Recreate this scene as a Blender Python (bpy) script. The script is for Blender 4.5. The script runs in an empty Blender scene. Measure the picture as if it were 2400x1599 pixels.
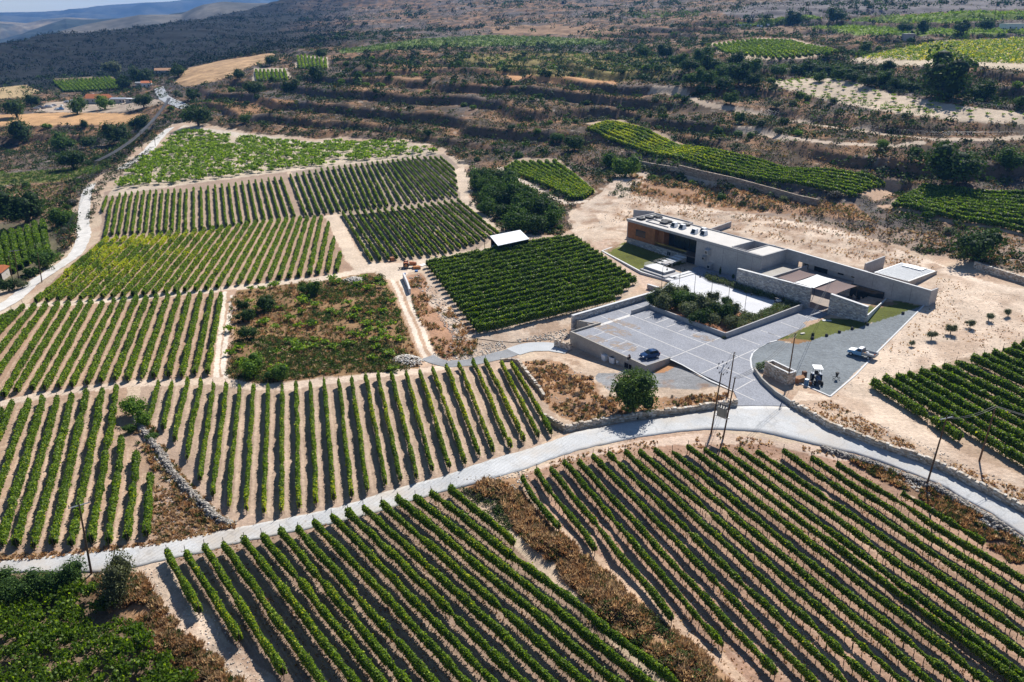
import bpy, math, random
import numpy as np
from mathutils import Vector, Matrix
from mathutils.geometry import delaunay_2d_cdt

# ---------------------------------------------------------------- camera, sky, sun
scene = bpy.context.scene
F = 1867.0
PITCH = math.atan(789.5 / F)
CP, SP = math.cos(PITCH), math.sin(PITCH)
HC = 60.0
cam_data = bpy.data.cameras.new("camera")
cam = bpy.data.objects.new("camera", cam_data)
scene.collection.objects.link(cam)
cam.location = (0, 0, HC)
cam.rotation_euler = (math.pi / 2 - PITCH, 0, 0)
cam_data.sensor_width = 36.0
cam_data.lens = 36.0 * F / 2400.0
cam_data.clip_start = 0.5
cam_data.clip_end = 40000
scene.camera = cam

SUN_EL = math.radians(43)
SUN_AZ = math.atan2(0.42, 0.91)          # from +Y towards +X
world = bpy.data.worlds.new("World")
scene.world = world
world.use_nodes = True
wn = world.node_tree
bg = wn.nodes["Background"]
sky = wn.nodes.new("ShaderNodeTexSky")
sky.sky_type = 'NISHITA'
sky.sun_disc = False
sky.sun_elevation = SUN_EL
sky.sun_rotation = SUN_AZ
sky.altitude = 2000
sky.air_density = 1.0
sky.dust_density = 0.0
sky.ozone_density = 2.0
wn.links.new(sky.outputs[0], bg.inputs[0])
bg.inputs[1].default_value = 0.072
sun_data = bpy.data.lights.new("sun", 'SUN')
sun_data.energy = 5.0
sun_data.angle = math.radians(0.5)
sun_data.color = (1.0, 0.955, 0.88)
sun = bpy.data.objects.new("sun", sun_data)
scene.collection.objects.link(sun)
sd = Vector((math.sin(SUN_AZ) * math.cos(SUN_EL), math.cos(SUN_AZ) * math.cos(SUN_EL), math.sin(SUN_EL)))
sun.rotation_euler = sd.to_track_quat('Z', 'Y').to_euler()
sun.location = (60, 120, 150)
scene.view_settings.view_transform = 'Standard'
scene.view_settings.look = 'None'
scene.view_settings.exposure = 0.5
scene.view_settings.gamma = 1.0

# ---------------------------------------------------------------- generic helpers
rng = np.random.default_rng(11)
random.seed(5)
COL = scene.collection

def link(o, parent=None):
    COL.objects.link(o)
    if parent is not None:
        o.parent = parent
    return o

def tag(o, label=None, cat=None, group=None, kind=None):
    if label: o['label'] = label
    if cat: o['category'] = cat
    if group: o['group'] = group
    if kind: o['kind'] = kind
    return o

def empty(name, loc, label=None, cat=None, group=None, rz=0.0):
    o = bpy.data.objects.new(name, None)
    o.empty_display_size = 0.5
    o.location = loc
    o.rotation_euler = (0, 0, rz)
    link(o)
    return tag(o, label, cat, group)

def np_mesh(name, verts, faces, mats, cols=None, mat_idx=None, smooth=False):
    """faces: (N,4) or (N,3) int array or list of such arrays"""
    me = bpy.data.meshes.new(name)
    if not isinstance(faces, list): faces = [faces]
    faces = [np.asarray(f, dtype=np.int32) for f in faces if len(f)]
    nv = len(verts)
    me.vertices.add(nv)
    me.vertices.foreach_set("co", np.asarray(verts, dtype=np.float32).ravel())
    loops = np.concatenate([f.ravel() for f in faces])
    totals = np.concatenate([np.full(len(f), f.shape[1], dtype=np.int32) for f in faces])
    starts = np.concatenate([[0], np.cumsum(totals)[:-1]]).astype(np.int32)
    me.loops.add(len(loops))
    me.loops.foreach_set("vertex_index", loops)
    me.polygons.add(len(totals))
    me.polygons.foreach_set("loop_start", starts)
    me.polygons.foreach_set("loop_total", totals)
    if mat_idx is not None:
        me.polygons.foreach_set("material_index", np.asarray(mat_idx, dtype=np.int32))
    if smooth:
        me.polygons.foreach_set("use_smooth", np.ones(len(totals), dtype=bool))
    me.update(calc_edges=True)
    if cols is not None:
        ca = me.color_attributes.new("col", 'FLOAT_COLOR', 'POINT')
        c4 = np.ones((nv, 4), dtype=np.float32)
        c = np.asarray(cols)
        c4[:, :c.shape[1]] = c
        ca.data.foreach_set("color", c4.ravel())
    if not isinstance(mats, (list, tuple)): mats = [mats]
    for m in mats: me.materials.append(m)
    return me

def np_obj(name, me, parent=None):
    return link(bpy.data.objects.new(name, me), parent)

class MB:
    """small mesh collector in local coordinates"""
    def __init__(s):
        s.v = []; s.f = []; s.c = []
    def add(s, verts, faces, col=(1, 1, 1)):
        n = len(s.v)
        s.v += [tuple(v) for v in verts]
        s.c += [tuple(col)] * len(verts)
        s.f += [tuple(i + n for i in f) for f in faces]
        return s
    def box(s, x0, x1, y0, y1, z0, z1, col=(1, 1, 1), rz=0.0, c=None, jit=0.0):
        vs = [(x, y, z) for z in (z0, z1) for (x, y) in ((x0, y0), (x1, y0), (x1, y1), (x0, y1))]
        if jit:
            vs = [(x + random.uniform(-jit, jit), y + random.uniform(-jit, jit), z + random.uniform(-jit, jit)) for x, y, z in vs]
        if rz:
            cx, cy = c if c else ((x0 + x1) / 2, (y0 + y1) / 2)
            ca, sa = math.cos(rz), math.sin(rz)
            vs = [(cx + (x - cx) * ca - (y - cy) * sa, cy + (x - cx) * sa + (y - cy) * ca, z) for x, y, z in vs]
        return s.add(vs, [(0, 3, 2, 1), (4, 5, 6, 7), (0, 1, 5, 4), (1, 2, 6, 5), (2, 3, 7, 6), (3, 0, 4, 7)], col)
    def hexa(s, bot, top, col=(1, 1, 1)):
        n = len(bot)
        fs = [tuple(reversed(range(n))), tuple(range(n, 2 * n))]
        fs += [(i, (i + 1) % n, n + (i + 1) % n, n + i) for i in range(n)]
        return s.add(list(bot) + list(top), fs, col)
    def tube(s, p0, p1, r0, r1=None, n=8, col=(1, 1, 1), caps=True):
        r1 = r0 if r1 is None else r1
        p0 = Vector(p0); p1 = Vector(p1)
        d = (p1 - p0).normalized()
        a = d.orthogonal().normalized(); b = d.cross(a)
        vs = []
        for p, r in ((p0, r0), (p1, r1)):
            for i in range(n):
                t = 2 * math.pi * i / n
                vs.append(p + a * (math.cos(t) * r) + b * (math.sin(t) * r))
        fs = [(i, (i + 1) % n, n + (i + 1) % n, n + i) for i in range(n)]
        if caps: fs += [tuple(reversed(range(n))), tuple(range(n, 2 * n))]
        return s.add(vs, fs, col)
    def path(s, pts, r, n=6, col=(1, 1, 1)):
        for a, b in zip(pts[:-1], pts[1:]): s.tube(a, b, r, r, n, col)
        return s
    def ball(s, c, rx, ry=None, rz=None, n=8, m=6, col=(1, 1, 1)):
        ry = rx if ry is None else ry; rz = rx if rz is None else rz
        vs = [(c[0], c[1], c[2] - rz)]
        for j in range(1, m):
            ph = -math.pi / 2 + math.pi * j / m
            for i in range(n):
                t = 2 * math.pi * i / n
                vs.append((c[0] + rx * math.cos(ph) * math.cos(t), c[1] + ry * math.cos(ph) * math.sin(t), c[2] + rz * math.sin(ph)))
        vs.append((c[0], c[1], c[2] + rz))
        fs = [(0, 1 + (i + 1) % n, 1 + i) for i in range(n)]
        for j in range(m - 2):
            for i in range(n):
                a = 1 + j * n + i; b = 1 + j * n + (i + 1) % n
                fs.append((a, b, b + n, a + n))
        k = 1 + (m - 2) * n
        fs += [(k + i, k + (i + 1) % n, len(vs) - 1) for i in range(n)]
        return s.add(vs, fs, col)
    def mesh(s, name, mat, smooth=False, bevel=0.0):
        me = bpy.data.meshes.new(name)
        me.from_pydata(s.v, [], s.f)
        ca = me.color_attributes.new("col", 'FLOAT_COLOR', 'POINT')
        ca.data.foreach_set("color", np.array([(*c[:3], 1.0) for c in s.c], dtype=np.float32).ravel())
        me.materials.append(mat)
        if smooth: me.polygons.foreach_set("use_smooth", np.ones(len(me.polygons), dtype=bool))
        me.update()
        return me
    def obj(s, name, mat, parent=None, smooth=False, bevel=0.0):
        o = np_obj(name, s.mesh(name, mat, smooth), parent)
        if bevel:
            b = o.modifiers.new("bevel", 'BEVEL'); b.width = bevel; b.segments = 2; b.limit_method = 'ANGLE'
        return o

ORD = ["first", "second", "third", "fourth", "fifth", "sixth", "seventh", "eighth", "ninth", "tenth", "eleventh", "twelfth",
       "thirteenth", "fourteenth", "fifteenth", "sixteenth", "seventeenth", "eighteenth", "nineteenth", "twentieth"]
def ordinal(i):
    if i < 20: return ORD[i]
    t = ("twenty", "thirty", "forty")[(i + 1) // 10 - 2]
    u = (i + 1) % 10
    return (("twentieth", "thirtieth", "fortieth")[(i + 1) // 10 - 2]) if u == 0 else t + "-" + ORD[u - 1]

# ---------------------------------------------------------------- numpy value noise
def _hash(ix, iy, seed):
    h = (ix.astype(np.int64) * 374761393 + iy.astype(np.int64) * 668265263 + seed * 974634777) & 0xFFFFFFFF
    h = ((h ^ (h >> 13)) * 1274126177) & 0xFFFFFFFF
    return ((h ^ (h >> 16)) & 0xFFFF) / 65535.0
def vnoise(x, y, seed=0):
    x = np.asarray(x, float); y = np.asarray(y, float)
    ix = np.floor(x); iy = np.floor(y)
    fx = x - ix; fy = y - iy
    fx = fx * fx * (3 - 2 * fx); fy = fy * fy * (3 - 2 * fy)
    a = _hash(ix, iy, seed); b = _hash(ix + 1, iy, seed); c = _hash(ix, iy + 1, seed); d = _hash(ix + 1, iy + 1, seed)
    return (a * (1 - fx) + b * fx) * (1 - fy) + (c * (1 - fx) + d * fx) * fy
def fbm(x, y, oct=4, seed=0):
    t = 0; amp = 0.5; s = 0
    for k in range(oct):
        t = t + amp * vnoise(x, y, seed + k * 17); s += amp
        x = x * 2.03 + 13.1; y = y * 2.03 + 7.7; amp *= 0.5
    return t / s

# ---------------------------------------------------------------- picture point -> place
def ray(px, py):
    u = (px - 1200.0) / F; v = (py - 799.5) / F
    return u, CP - v * SP, -(SP + v * CP)
def P(px, py, h):
    """point where the sight line through a point of the photo is at height h"""
    dx, dy, dz = ray(px, py)
    t = (h - HC) / dz
    return Vector((dx * t, dy * t, h))

# height control points, (px, py, height)
CTRL = []
def ctl(*a):
    for (x, y, h) in a: CTRL.append((x, y, h))
for yy in (1700, 1500, 1330, 1180, 1060, 960, 880):
    for xx in range(-500, 3000, 175):
        if yy in (880, 960) and 1080 < xx < 1720: continue
        if yy <= 1060 and xx > 1950: continue
        CTRL.append((xx, yy, 0.0))
for yy, xs in ((800, (-200, 150, 350, 550, 800, 950)), (720, (-200, 150, 350, 550, 800, 930)), (650, (250, 450, 700, 850)),
               (590, (250, 450, 700, 900, 1050)), (540, (300, 500, 700, 900, 1050)), (490, (250, 400, 600, 800, 1000)),
               (440, (300, 450, 600, 800, 980)), (400, (300, 450, 600, 800, 950)), (365, (400, 500, 650, 800, 950))):
    for xx in xs: CTRL.append((xx, yy, 0.0))
# paved yard and building plot at zero, sunken ground outside the parking wall
ctl((1540, 690, 0), (1700, 760, 0), (1760, 700, 0), (1480, 600, 0), (1440, 640, -0.6), (1640, 600, 0), (1860, 760, 0), (1800, 900, 0), (1650, 840, 0), (1900, 850, 0), (1960, 800, .3),
    (1336, 815, -2.6), (1420, 840, -2.2), (1519, 876, -1.3), (1250, 812, -2.8), (1190, 820, -2.8), (1050, 852, -2.3), (1120, 785, -2.0), (1000, 720, -1.0),
    (1250, 750, -1.6), (1340, 720, -1.0), (1360, 640, -.6), (1200, 660, -.6), (1010, 620, -.2), (1340, 560, 0), (1490, 670, -.5), (1345, 770, -2.2),
    (1600, 878, -.35), (1650, 898, -.15), (1560, 930, -.6), (1450, 930, -1.0), (1350, 880, -1.8), (1690, 915, -.05), (1250, 860, -2.0), (1200, 852, -2.2), (1320, 1000, -.8), (1450, 990, -.3), (1600, 960, 0), (1240, 940, -1.2),
    (1140, 600, -.2), (1190, 560, 0.3), (940, 640, 0), (1100, 900, -1.2), (1000, 890, -1.0), (1120, 1000, -.4))
ctl((2168, 717, 2.6), (2100, 770, 1.3), (2020, 835, .5), (1950, 930, 0), (2300, 700, 3.4), (2420, 690, 4.0), (2600, 700, 4.2), (2300, 800, 2.0), (2420, 800, 2.2), (2600, 820, 2.2),
    (2045, 895, .6), (2200, 930, .8), (2420, 950, 1.0), (2600, 960, 1.0), (2250, 1030, .6), (2420, 1120, .8), (2600, 1120, .8), (2100, 1040, .5), (2000, 960, .4), (2230, 1095, 0), (2400, 1200, 0), (2600, 1250, 0), (2200, 1080, .4),
    (2210, 640, 3.4), (2070, 700, 1.6), (2030, 755, .9), (1935, 770, .3), (1890, 690, 0))
# right of the junction the vines lie below the road
ctl((2050, 1110, -1.0), (2200, 1180, -1.2), (2330, 1270, -1.2), (2420, 1330, -1.2), (2050, 1072, 0), (2200, 1135, 0), (2330, 1210, 0))
# grass bank between the two front fields, bank beside the bottom-left field
ctl((1090, 1165, 0), (1230, 1300, 0), (1400, 1480, 0), (1540, 1620, 0), (1180, 1130, 1.1), (1310, 1270, 1.4), (1450, 1420, 1.4), (1600, 1540, 1.4), (1700, 1640, 1.4))
ctl((100, 1420, -1.5), (250, 1500, -1.5), (380, 1620, -1.5), (-100, 1600, -1.5), (-100, 1420, -1.5), (330, 1400, 0), (420, 1500, 0), (530, 1620, 0), (280, 1345, 0), (60, 1350, 0))
# field F below the dry stone line
ctl((300, 1010, -.7), (380, 1130, -.7), (480, 1240, -.3), (330, 1000, .5), (430, 1130, .5), (540, 1225, .1), (150, 1100, -.4))
# hillside columns
for xs, rows in (
    ((2100,), ((600, 2.0), (560, 3.2), (542, 3.6), (506, 6.3), (470, 6.5), (440, 6.8), (400, 11.0), (350, 16.5), (335, 16.8), (322, 17.8), (310, 18.1), (285, 20.8), (250, 23.0), (212, 26.6), (160, 34.0), (130, 36.5), (95, 39.8), (78, 42.8), (30, 53.6), (0, 63.6), (-40, 82), (-90, 120))),
    ((2300, 2450, 2700), ((640, 4.2), (600, 4.6), (570, 5.0), (535, 6.6), (500, 7.0), (460, 7.6), (400, 12.5), (350, 17.6), (335, 18.0), (322, 18.4), (300, 20.5), (285, 22.4), (262, 24.5), (225, 28.0), (168, 34.5), (130, 37.2), (92, 40.6), (75, 43.5), (30, 54.0), (0, 64.5), (-40, 83), (-90, 120))),
    ((1850,), ((575, 2.0), (540, 2.6), (500, 3.4), (470, 4.6), (440, 6.8), (410, 8.4), (395, 8.8), (350, 13.5), (325, 15.2), (310, 15.8), (280, 17.9), (262, 18.5), (230, 21.5), (190, 24.5), (140, 32.5), (110, 35.5), (70, 41.5), (30, 52.5), (0, 63.6), (-40, 85), (-90, 125))),
    ((1600,), ((520, .8), (480, 1.2), (440, 3.0), (410, 5.0), (375, 7.8), (345, 8.5), (300, 13.0), (250, 18.5), (200, 24.3), (150, 30.5), (125, 32.5), (95, 36.5), (55, 45.0), (20, 56.0), (0, 64.0), (-40, 87), (-90, 130))),
    ((1440,), ((560, .4), (500, .6), (450, 1.8), (400, 4.0), (345, 6.5), (285, 8.3), (250, 14.5), (200, 22.5), (175, 25.5), (130, 28.2), (100, 30.5), (55, 42.5), (20, 54.8), (0, 65.8), (-40, 94), (-90, 130))),
    ((1250,), ((560, 0), (520, 0), (470, .9), (440, 1.5), (385, 2.0), (350, 4.3), (300, 9.9), (250, 15.6), (200, 21.5), (175, 25.0), (130, 26.8), (112, 29.0), (85, 31.8), (50, 42.0), (20, 55.0), (0, 65.5), (-40, 94), (-90, 130))),
    ((1090,), ((540, 0), (500, 0), (450, 0), (400, .5), (350, 2.5), (300, 8.0), (250, 13.0), (200, 19.5), (160, 24.5), (130, 27.0), (112, 28.8), (88, 31.4), (50, 41.0), (0, 66.0), (-40, 97), (-90, 130))),
    ((900,), ((325, .3), (300, 4.2), (250, 10.8), (190, 20.0), (150, 25.6), (118, 29.0), (95, 31.0), (50, 40.0), (0, 66.5), (-40, 99), (-90, 135))),
    ((750,), ((320, .3), (290, 5.0), (240, 11.5), (190, 17.5), (150, 22.0), (120, 25.5), (85, 31.0), (40, 42.0), (0, 67.0), (-30, 92))),
    ((600,), ((312, 0), (280, 4.0), (235, 9.4), (190, 13.8), (150, 18.5), (122, 21.5))),
    ((430,), ((300, 0), (262, 1.0), (225, 5.0), (190, 10.0), (165, 13.5))),
    ((300,), ((400, -1.0), (350, -2.5), (320, -6.0), (292, -6.0), (272, -4.5), (240, -3.0), (215, -1.5), (185, -1.0))),
    ((150,), ((640, -.3), (560, -1.0), (500, -2.5), (440, -5.0), (400, -7.5), (360, -11.0), (330, -11.0), (292, -6.0), (270, -5.0), (240, -3.5), (205, -3.0), (188, -3.0))),
    ((0, -150, -400), ((700, -2.0), (640, -3.0), (560, -6.0), (500, -8.0), (430, -9.0), (395, -10.5), (340, -11.5), (290, -6.0), (268, -5.0), (235, -4.0), (205, -4.0), (192, -4.0)))):
    for i, xx in enumerate(xs):
        for (yy, hh) in rows: CTRL.append((xx, yy, hh))
# scrub hill on the left, cloud shadow painted on: (px, py, depth along the view)
DARK = []
for (x, y, Z) in ((-200, 165, 800), (-200, 130, 930), (0, 165, 800), (0, 130, 900), (0, 103, 1000), (100, 160, 820), (100, 110, 930), (100, 73, 1040), (200, 150, 840), (200, 110, 950), (200, 82, 1060),
                  (300, 150, 830), (300, 105, 960), (300, 68, 1120), (400, 140, 830), (400, 95, 1000), (400, 57, 1200), (500, 120, 860), (500, 80, 1050), (500, 33, 1350), (600, 95, 900), (600, 50, 1150), (600, 12, 1500),
                  (680, 70, 1000), (680, 30, 1300), (680, 3, 1600), (-200, 125, 1000)):
    dx, dy, dz = ray(x, y)
    DARK.append((dx * Z, dy * Z, HC + dz * Z))
# ground falling away behind that hill
for (x, r, h) in ((-400, 1500, -40), (-200, 1450, -40), (0, 1350, -35), (100, 1500, -30), (200, 1600, -30), (300, 1800, -30), (400, 2000, -20), (500, 2300, 0), (0, 2500, -50), (300, 2500, -50), (-400, 2500, -50), (600, 2500, 40), (750, 2500, 90)):
    dx, dy, dz = ray(x, 100)
    n = math.hypot(dx, dy)
    DARK.append((dx / n * r, dy / n * r, h))
cp_w = [tuple(P(x, y, h)) for (x, y, h) in CTRL] + DARK + [(x, y, 0.0) for x in (-120, -60, 0, 60, 120) for y in (3, 25, 45)]
cp_w = np.array(cp_w)
cr = np.hypot(cp_w[:, 0], cp_w[:, 1]); ca_ = np.arctan2(cp_w[:, 0], cp_w[:, 1])
CU = np.stack([np.log(cr) * 1.0, ca_ * 0.9], 1); CH = cp_w[:, 2]
d = np.linalg.norm(CU[:, None] - CU[None], axis=2)
keep = [0]
for i in range(1, len(CU)):
    if d[i, keep].min() > 0.004: keep.append(i)
CU = CU[keep]; CH = CH[keep]
K = np.linalg.norm(CU[:, None] - CU[None], axis=2)
n = len(CU)
A_ = np.zeros((n + 3, n + 3)); A_[:n, :n] = K + np.eye(n) * -1e-4
A_[:n, n] = 1; A_[:n, n + 1:] = CU; A_[n, :n] = 1; A_[n + 1:, :n] = CU.T
wts = np.linalg.solve(A_, np.concatenate([CH, np.zeros(3)]))

RAD = np.concatenate([np.geomspace(4, 50, 26)[:-1], np.exp(np.arange(math.log(50), math.log(2600), 0.0042))])
AZ = np.concatenate([np.linspace(-75, -36.2, 50), np.arange(-36, 36.01, 0.085), np.linspace(36.3, 75, 50)]) * math.pi / 180
RR, AA = np.meshgrid(RAD, AZ, indexing='ij')
GX = RR * np.sin(AA); GY = RR * np.cos(AA)
# smooth base evaluated on a coarser net, then interpolated
ri = np.concatenate([np.arange(0, len(RAD), 3), [len(RAD) - 1]]) if (len(RAD) - 1) % 3 else np.arange(0, len(RAD), 3)
ai = np.unique(np.concatenate([np.arange(0, len(AZ), 6), [len(AZ) - 1]]))
lr = np.log(RAD[ri]); la = AZ[ai] * 0.9
Hc = np.empty((len(ri), len(ai)))
for i, l in enumerate(lr):
    q = np.stack([np.full(len(la), l), la], 1)
    Hc[i] = np.linalg.norm(q[:, None] - CU[None], axis=2) @ wts[:n] + wts[n] + q @ wts[n + 1:]
tmp = np.empty((len(ri), len(AZ)))
for i in range(len(ri)): tmp[i] = np.interp(AZ, AZ[ai], Hc[i])
HG = np.empty(RR.shape)
for j in range(len(AZ)): HG[:, j] = np.interp(np.log(RAD), lr, tmp[:, j])

def smooth01(x, a, b):
    t = np.clip((x - a) / (b - a), 0, 1); return t * t * (3 - 2 * t)
LR = np.log(RAD)
def hprof(az):
    t = np.interp(az, AZ, np.arange(len(AZ)))
    j = int(min(max(math.floor(t), 0), len(AZ) - 2)); f = t - j
    return HG[:, j] * (1 - f) + HG[:, j + 1] * f
def hat(x, y):
    """terrain height at world x, y (arrays)"""
    x = np.atleast_1d(np.asarray(x, float)); y = np.atleast_1d(np.asarray(y, float))
    r = np.log(np.clip(np.hypot(x, y), RAD[0], RAD[-1])); a = np.arctan2(x, y)
    ti = np.clip(np.interp(r, LR, np.arange(len(RAD))), 0, len(RAD) - 1.001)
    tj = np.clip(np.interp(a, AZ, np.arange(len(AZ))), 0, len(AZ) - 1.001)
    i = ti.astype(int); j = tj.astype(int); fi = ti - i; fj = tj - j
    return (HG[i, j] * (1 - fi) + HG[i + 1, j] * fi) * (1 - fj) + (HG[i, j + 1] * (1 - fi) + HG[i + 1, j + 1] * fi) * fj
def G(px, py, dh=0.0):
    """point of the ground (raised by dh) seen at a point of the photo"""
    dx, dy, dz = ray(px, py)
    hr = math.hypot(dx, dy)
    prof = hprof(math.atan2(dx, dy)) + dh
    zr = HC + RAD * (dz / hr)
    below = np.nonzero(zr <= prof)[0]
    if len(below) == 0: k = len(RAD) - 1; r = RAD[k]
    else:
        k = below[0]
        if k == 0: r = RAD[0]
        else:
            a = zr[k - 1] - prof[k - 1]; b = zr[k] - prof[k]
            r = RAD[k - 1] + (RAD[k] - RAD[k - 1]) * a / (a - b + 1e-9)
    x = dx / hr * r; y = dy / hr * r
    return Vector((x, y, float(hat(x, y)[0])))
def GL(pts, dh=0.0, sub=1):
    out = []
    for i, p in enumerate(pts):
        if i and sub > 1:
            a = pts[i - 1]
            for k in range(1, sub): out.append(G(a[0] + (p[0] - a[0]) * k / sub, a[1] + (p[1] - a[1]) * k / sub, dh))
        out.append(G(p[0], p[1], dh))
    return out
def pip(x, y, poly):
    inside = np.zeros(np.shape(x), bool)
    n = len(poly); j = n - 1
    for i in range(n):
        xi, yi = poly[i][0], poly[i][1]; xj, yj = poly[j][0], poly[j][1]
        if yi != yj:
            c = ((yi > y) != (yj > y)) & (x < (xj - xi) * (y - yi) / (yj - yi) + xi)
            inside ^= c
        j = i
    return inside

# cultivated strips on the slope keep their even ground
FLATS = [[(1365, 292), (1440, 276), (1550, 308), (1615, 342), (1850, 390), (2095, 428), (2030, 466), (1800, 430), (1600, 386), (1470, 345)],
         [(1170, 392), (1205, 366), (1310, 368), (1405, 450), (1350, 478)], [(2080, 478), (2155, 426), (2440, 450), (2440, 552), (2250, 518)],
         [(1650, 100), (1760, 84), (1860, 88), (1985, 121), (1880, 142), (1760, 147), (1675, 126)],
         [(1795, 194), (1860, 181), (1930, 180), (1990, 186), (2100, 218), (2250, 244), (2440, 264), (2440, 296), (2250, 289), (2100, 270), (1950, 242), (1850, 216)],
         [(1975, 142), (2060, 121), (2200, 92), (2440, 86), (2440, 174), (2250, 156), (2150, 158), (2040, 153)],
         [(1520, 200), (1600, 216), (1660, 240), (1750, 257), (1850, 278), (1950, 292), (2080, 310), (2200, 320), (2440, 318), (2440, 336), (2200, 336), (2080, 324), (1950, 306), (1850, 291), (1750, 270), (1660, 254), (1600, 230), (1520, 215)],
         [(1715, 298), (1850, 319), (1960, 331), (2100, 337), (2170, 328), (2170, 340), (2100, 349), (1960, 343), (1850, 331), (1715, 308)],
         [(400, 200), (440, 155), (520, 138), (645, 121), (655, 142), (590, 158), (560, 176), (500, 196), (440, 208)], [(-60, 268), (150, 260), (345, 263), (305, 296), (200, 297), (-60, 300)], [(-60, 240), (-60, 205), (60, 195), (100, 214), (60, 232)],
         [(355, 200), (385, 200), (395, 222), (450, 248), (440, 262), (400, 250), (370, 235), (75, 262), (110, 236), (210, 230), (350, 228)],
         [(590, 192), (593, 156), (675, 156), (690, 188)], [(690, 162), (693, 127), (770, 130), (773, 162)], [(120, 184), (262, 175), (294, 206), (200, 221), (138, 215)], [(785, 122), (1000, 88), (1150, 80), (1430, 92), (1430, 108), (1200, 111), (1000, 114), (800, 128)]]
FL = np.zeros(RR.shape, np.float32)
for po in FLATS:
    w = [tuple(v)[:2] for v in GL(po + [po[0]], sub=2)]; FL[pip(GX, GY, w)] = 1
for k in range(3):
    for ax, m in ((0, 5), (1, 7)):
        c = np.cumsum(np.pad(FL, [(m + 1, m) if ax == 0 else (0, 0), (m + 1, m) if ax == 1 else (0, 0)], mode='edge'), axis=ax)
        FL = (np.take(c, range(2 * m + 1, c.shape[ax]), axis=ax) - np.take(c, range(0, c.shape[ax] - 2 * m - 1), axis=ax)) / (2 * m + 1)
FL = np.clip(FL * 1.6, 0, 1)
HILL = smooth01(HG, 1.5, 6) * smooth01(RR, 215, 260) + smooth01(-HG, 3, 7) * smooth01(RR, 240, 300)
HILL = np.clip(HILL + smooth01(RR, 720, 820), 0, 1) * (1 - FL)
step = 4.8
warp = (fbm(GX / 60, GY / 60, 3, 5) - .5) * 7
q = (HG + warp) / step
fr = q - np.floor(q)
terr = (np.floor(q) + smooth01(fr, .77, 1.0)) * step - warp
HG = HG + (terr - HG) * 0.95 * HILL * (1 - .6 * smooth01(RR, 720, 820))
HG = HG + HILL * ((fbm(GX / 14, GY / 14, 4, 9) - .5) * 1.7 + (fbm(GX / 90, GY / 90, 3, 29) - .5) * 3.0 * smooth01(RR, 330, 600))
HG = HG + HILL * smooth01(RR, 800, 1000) * (fbm(GX / 160, GY / 160, 4, 41) - .5) * 14
HG = HG + (1 - HILL) * (fbm(GX / 5, GY / 5, 3, 19) - .5) * 0.10
HG0 = HG.copy()


# ---------------------------------------------------------------- materials
def new_mat(name):
    m = bpy.data.materials.new(name); m.use_nodes = True
    nt = m.node_tree
    for nn in list(nt.nodes): nt.nodes.remove(nn)
    out = nt.nodes.new("ShaderNodeOutputMaterial")
    return m, nt, out
def noise_fac(nt, scale, detail=4, lo=0.3, hi=0.7, a=0.8, b=1.2, rough=.55, coord='Object'):
    tc = nt.nodes.new("ShaderNodeTexCoord")
    no = nt.nodes.new("ShaderNodeTexNoise"); no.inputs['Scale'].default_value = scale; no.inputs['Detail'].default_value = detail
    no.inputs['Roughness'].default_value = rough
    nt.links.new(tc.outputs[coord], no.inputs['Vector'])
    mr = nt.nodes.new("ShaderNodeMapRange")
    mr.inputs[1].default_value = lo; mr.inputs[2].default_value = hi; mr.inputs[3].default_value = a; mr.inputs[4].default_value = b
    nt.links.new(no.outputs[0], mr.inputs[0])
    return mr.outputs[0], no
def mulcol(nt, col, facs):
    for f in facs:
        vm = nt.nodes.new("ShaderNodeVectorMath"); vm.operation = 'SCALE'
        nt.links.new(col, vm.inputs[0]); nt.links.new(f, vm.inputs['Scale'])
        col = vm.outputs[0]
    return col
def mat_simple(name, color, rough=0.8, scale=3.0, amp=0.15, bump=0.0, metal=0.0, attr=False, scale2=None, amp2=0.1, spec=0.3, coord='Object'):
    m, nt, out = new_mat(name)
    bs = nt.nodes.new("ShaderNodeBsdfPrincipled")
    bs.inputs['Roughness'].default_value = rough; bs.inputs['Metallic'].default_value = metal
    bs.inputs['Specular IOR Level'].default_value = spec
    if attr:
        at = nt.nodes.new("ShaderNodeAttribute"); at.attribute_name = "col"
        vm = nt.nodes.new("ShaderNodeVectorMath"); vm.operation = 'MULTIPLY'
        nt.links.new(at.outputs['Color'], vm.inputs[0]); vm.inputs[1].default_value = color
        col = vm.outputs[0]
    else:
        rgb = nt.nodes.new("ShaderNodeRGB"); rgb.outputs[0].default_value = (*color, 1); col = rgb.outputs[0]
    facs = []
    f, no = noise_fac(nt, scale, 5, .3, .7, 1 - amp, 1 + amp, coord=coord); facs.append(f)
    if scale2:
        f2, no2 = noise_fac(nt, scale2, 3, .3, .7, 1 - amp2, 1 + amp2, coord=coord); facs.append(f2)
    nt.links.new(mulcol(nt, col, facs), bs.inputs['Base Color'])
    if bump:
        b = nt.nodes.new("ShaderNodeBump"); b.inputs['Strength'].default_value = bump; b.inputs['Distance'].default_value = 0.05
        nt.links.new(no.outputs[0], b.inputs['Height']); nt.links.new(b.outputs[0], bs.inputs['Normal'])
    nt.links.new(bs.outputs[0], out.inputs[0])
    return m
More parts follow.
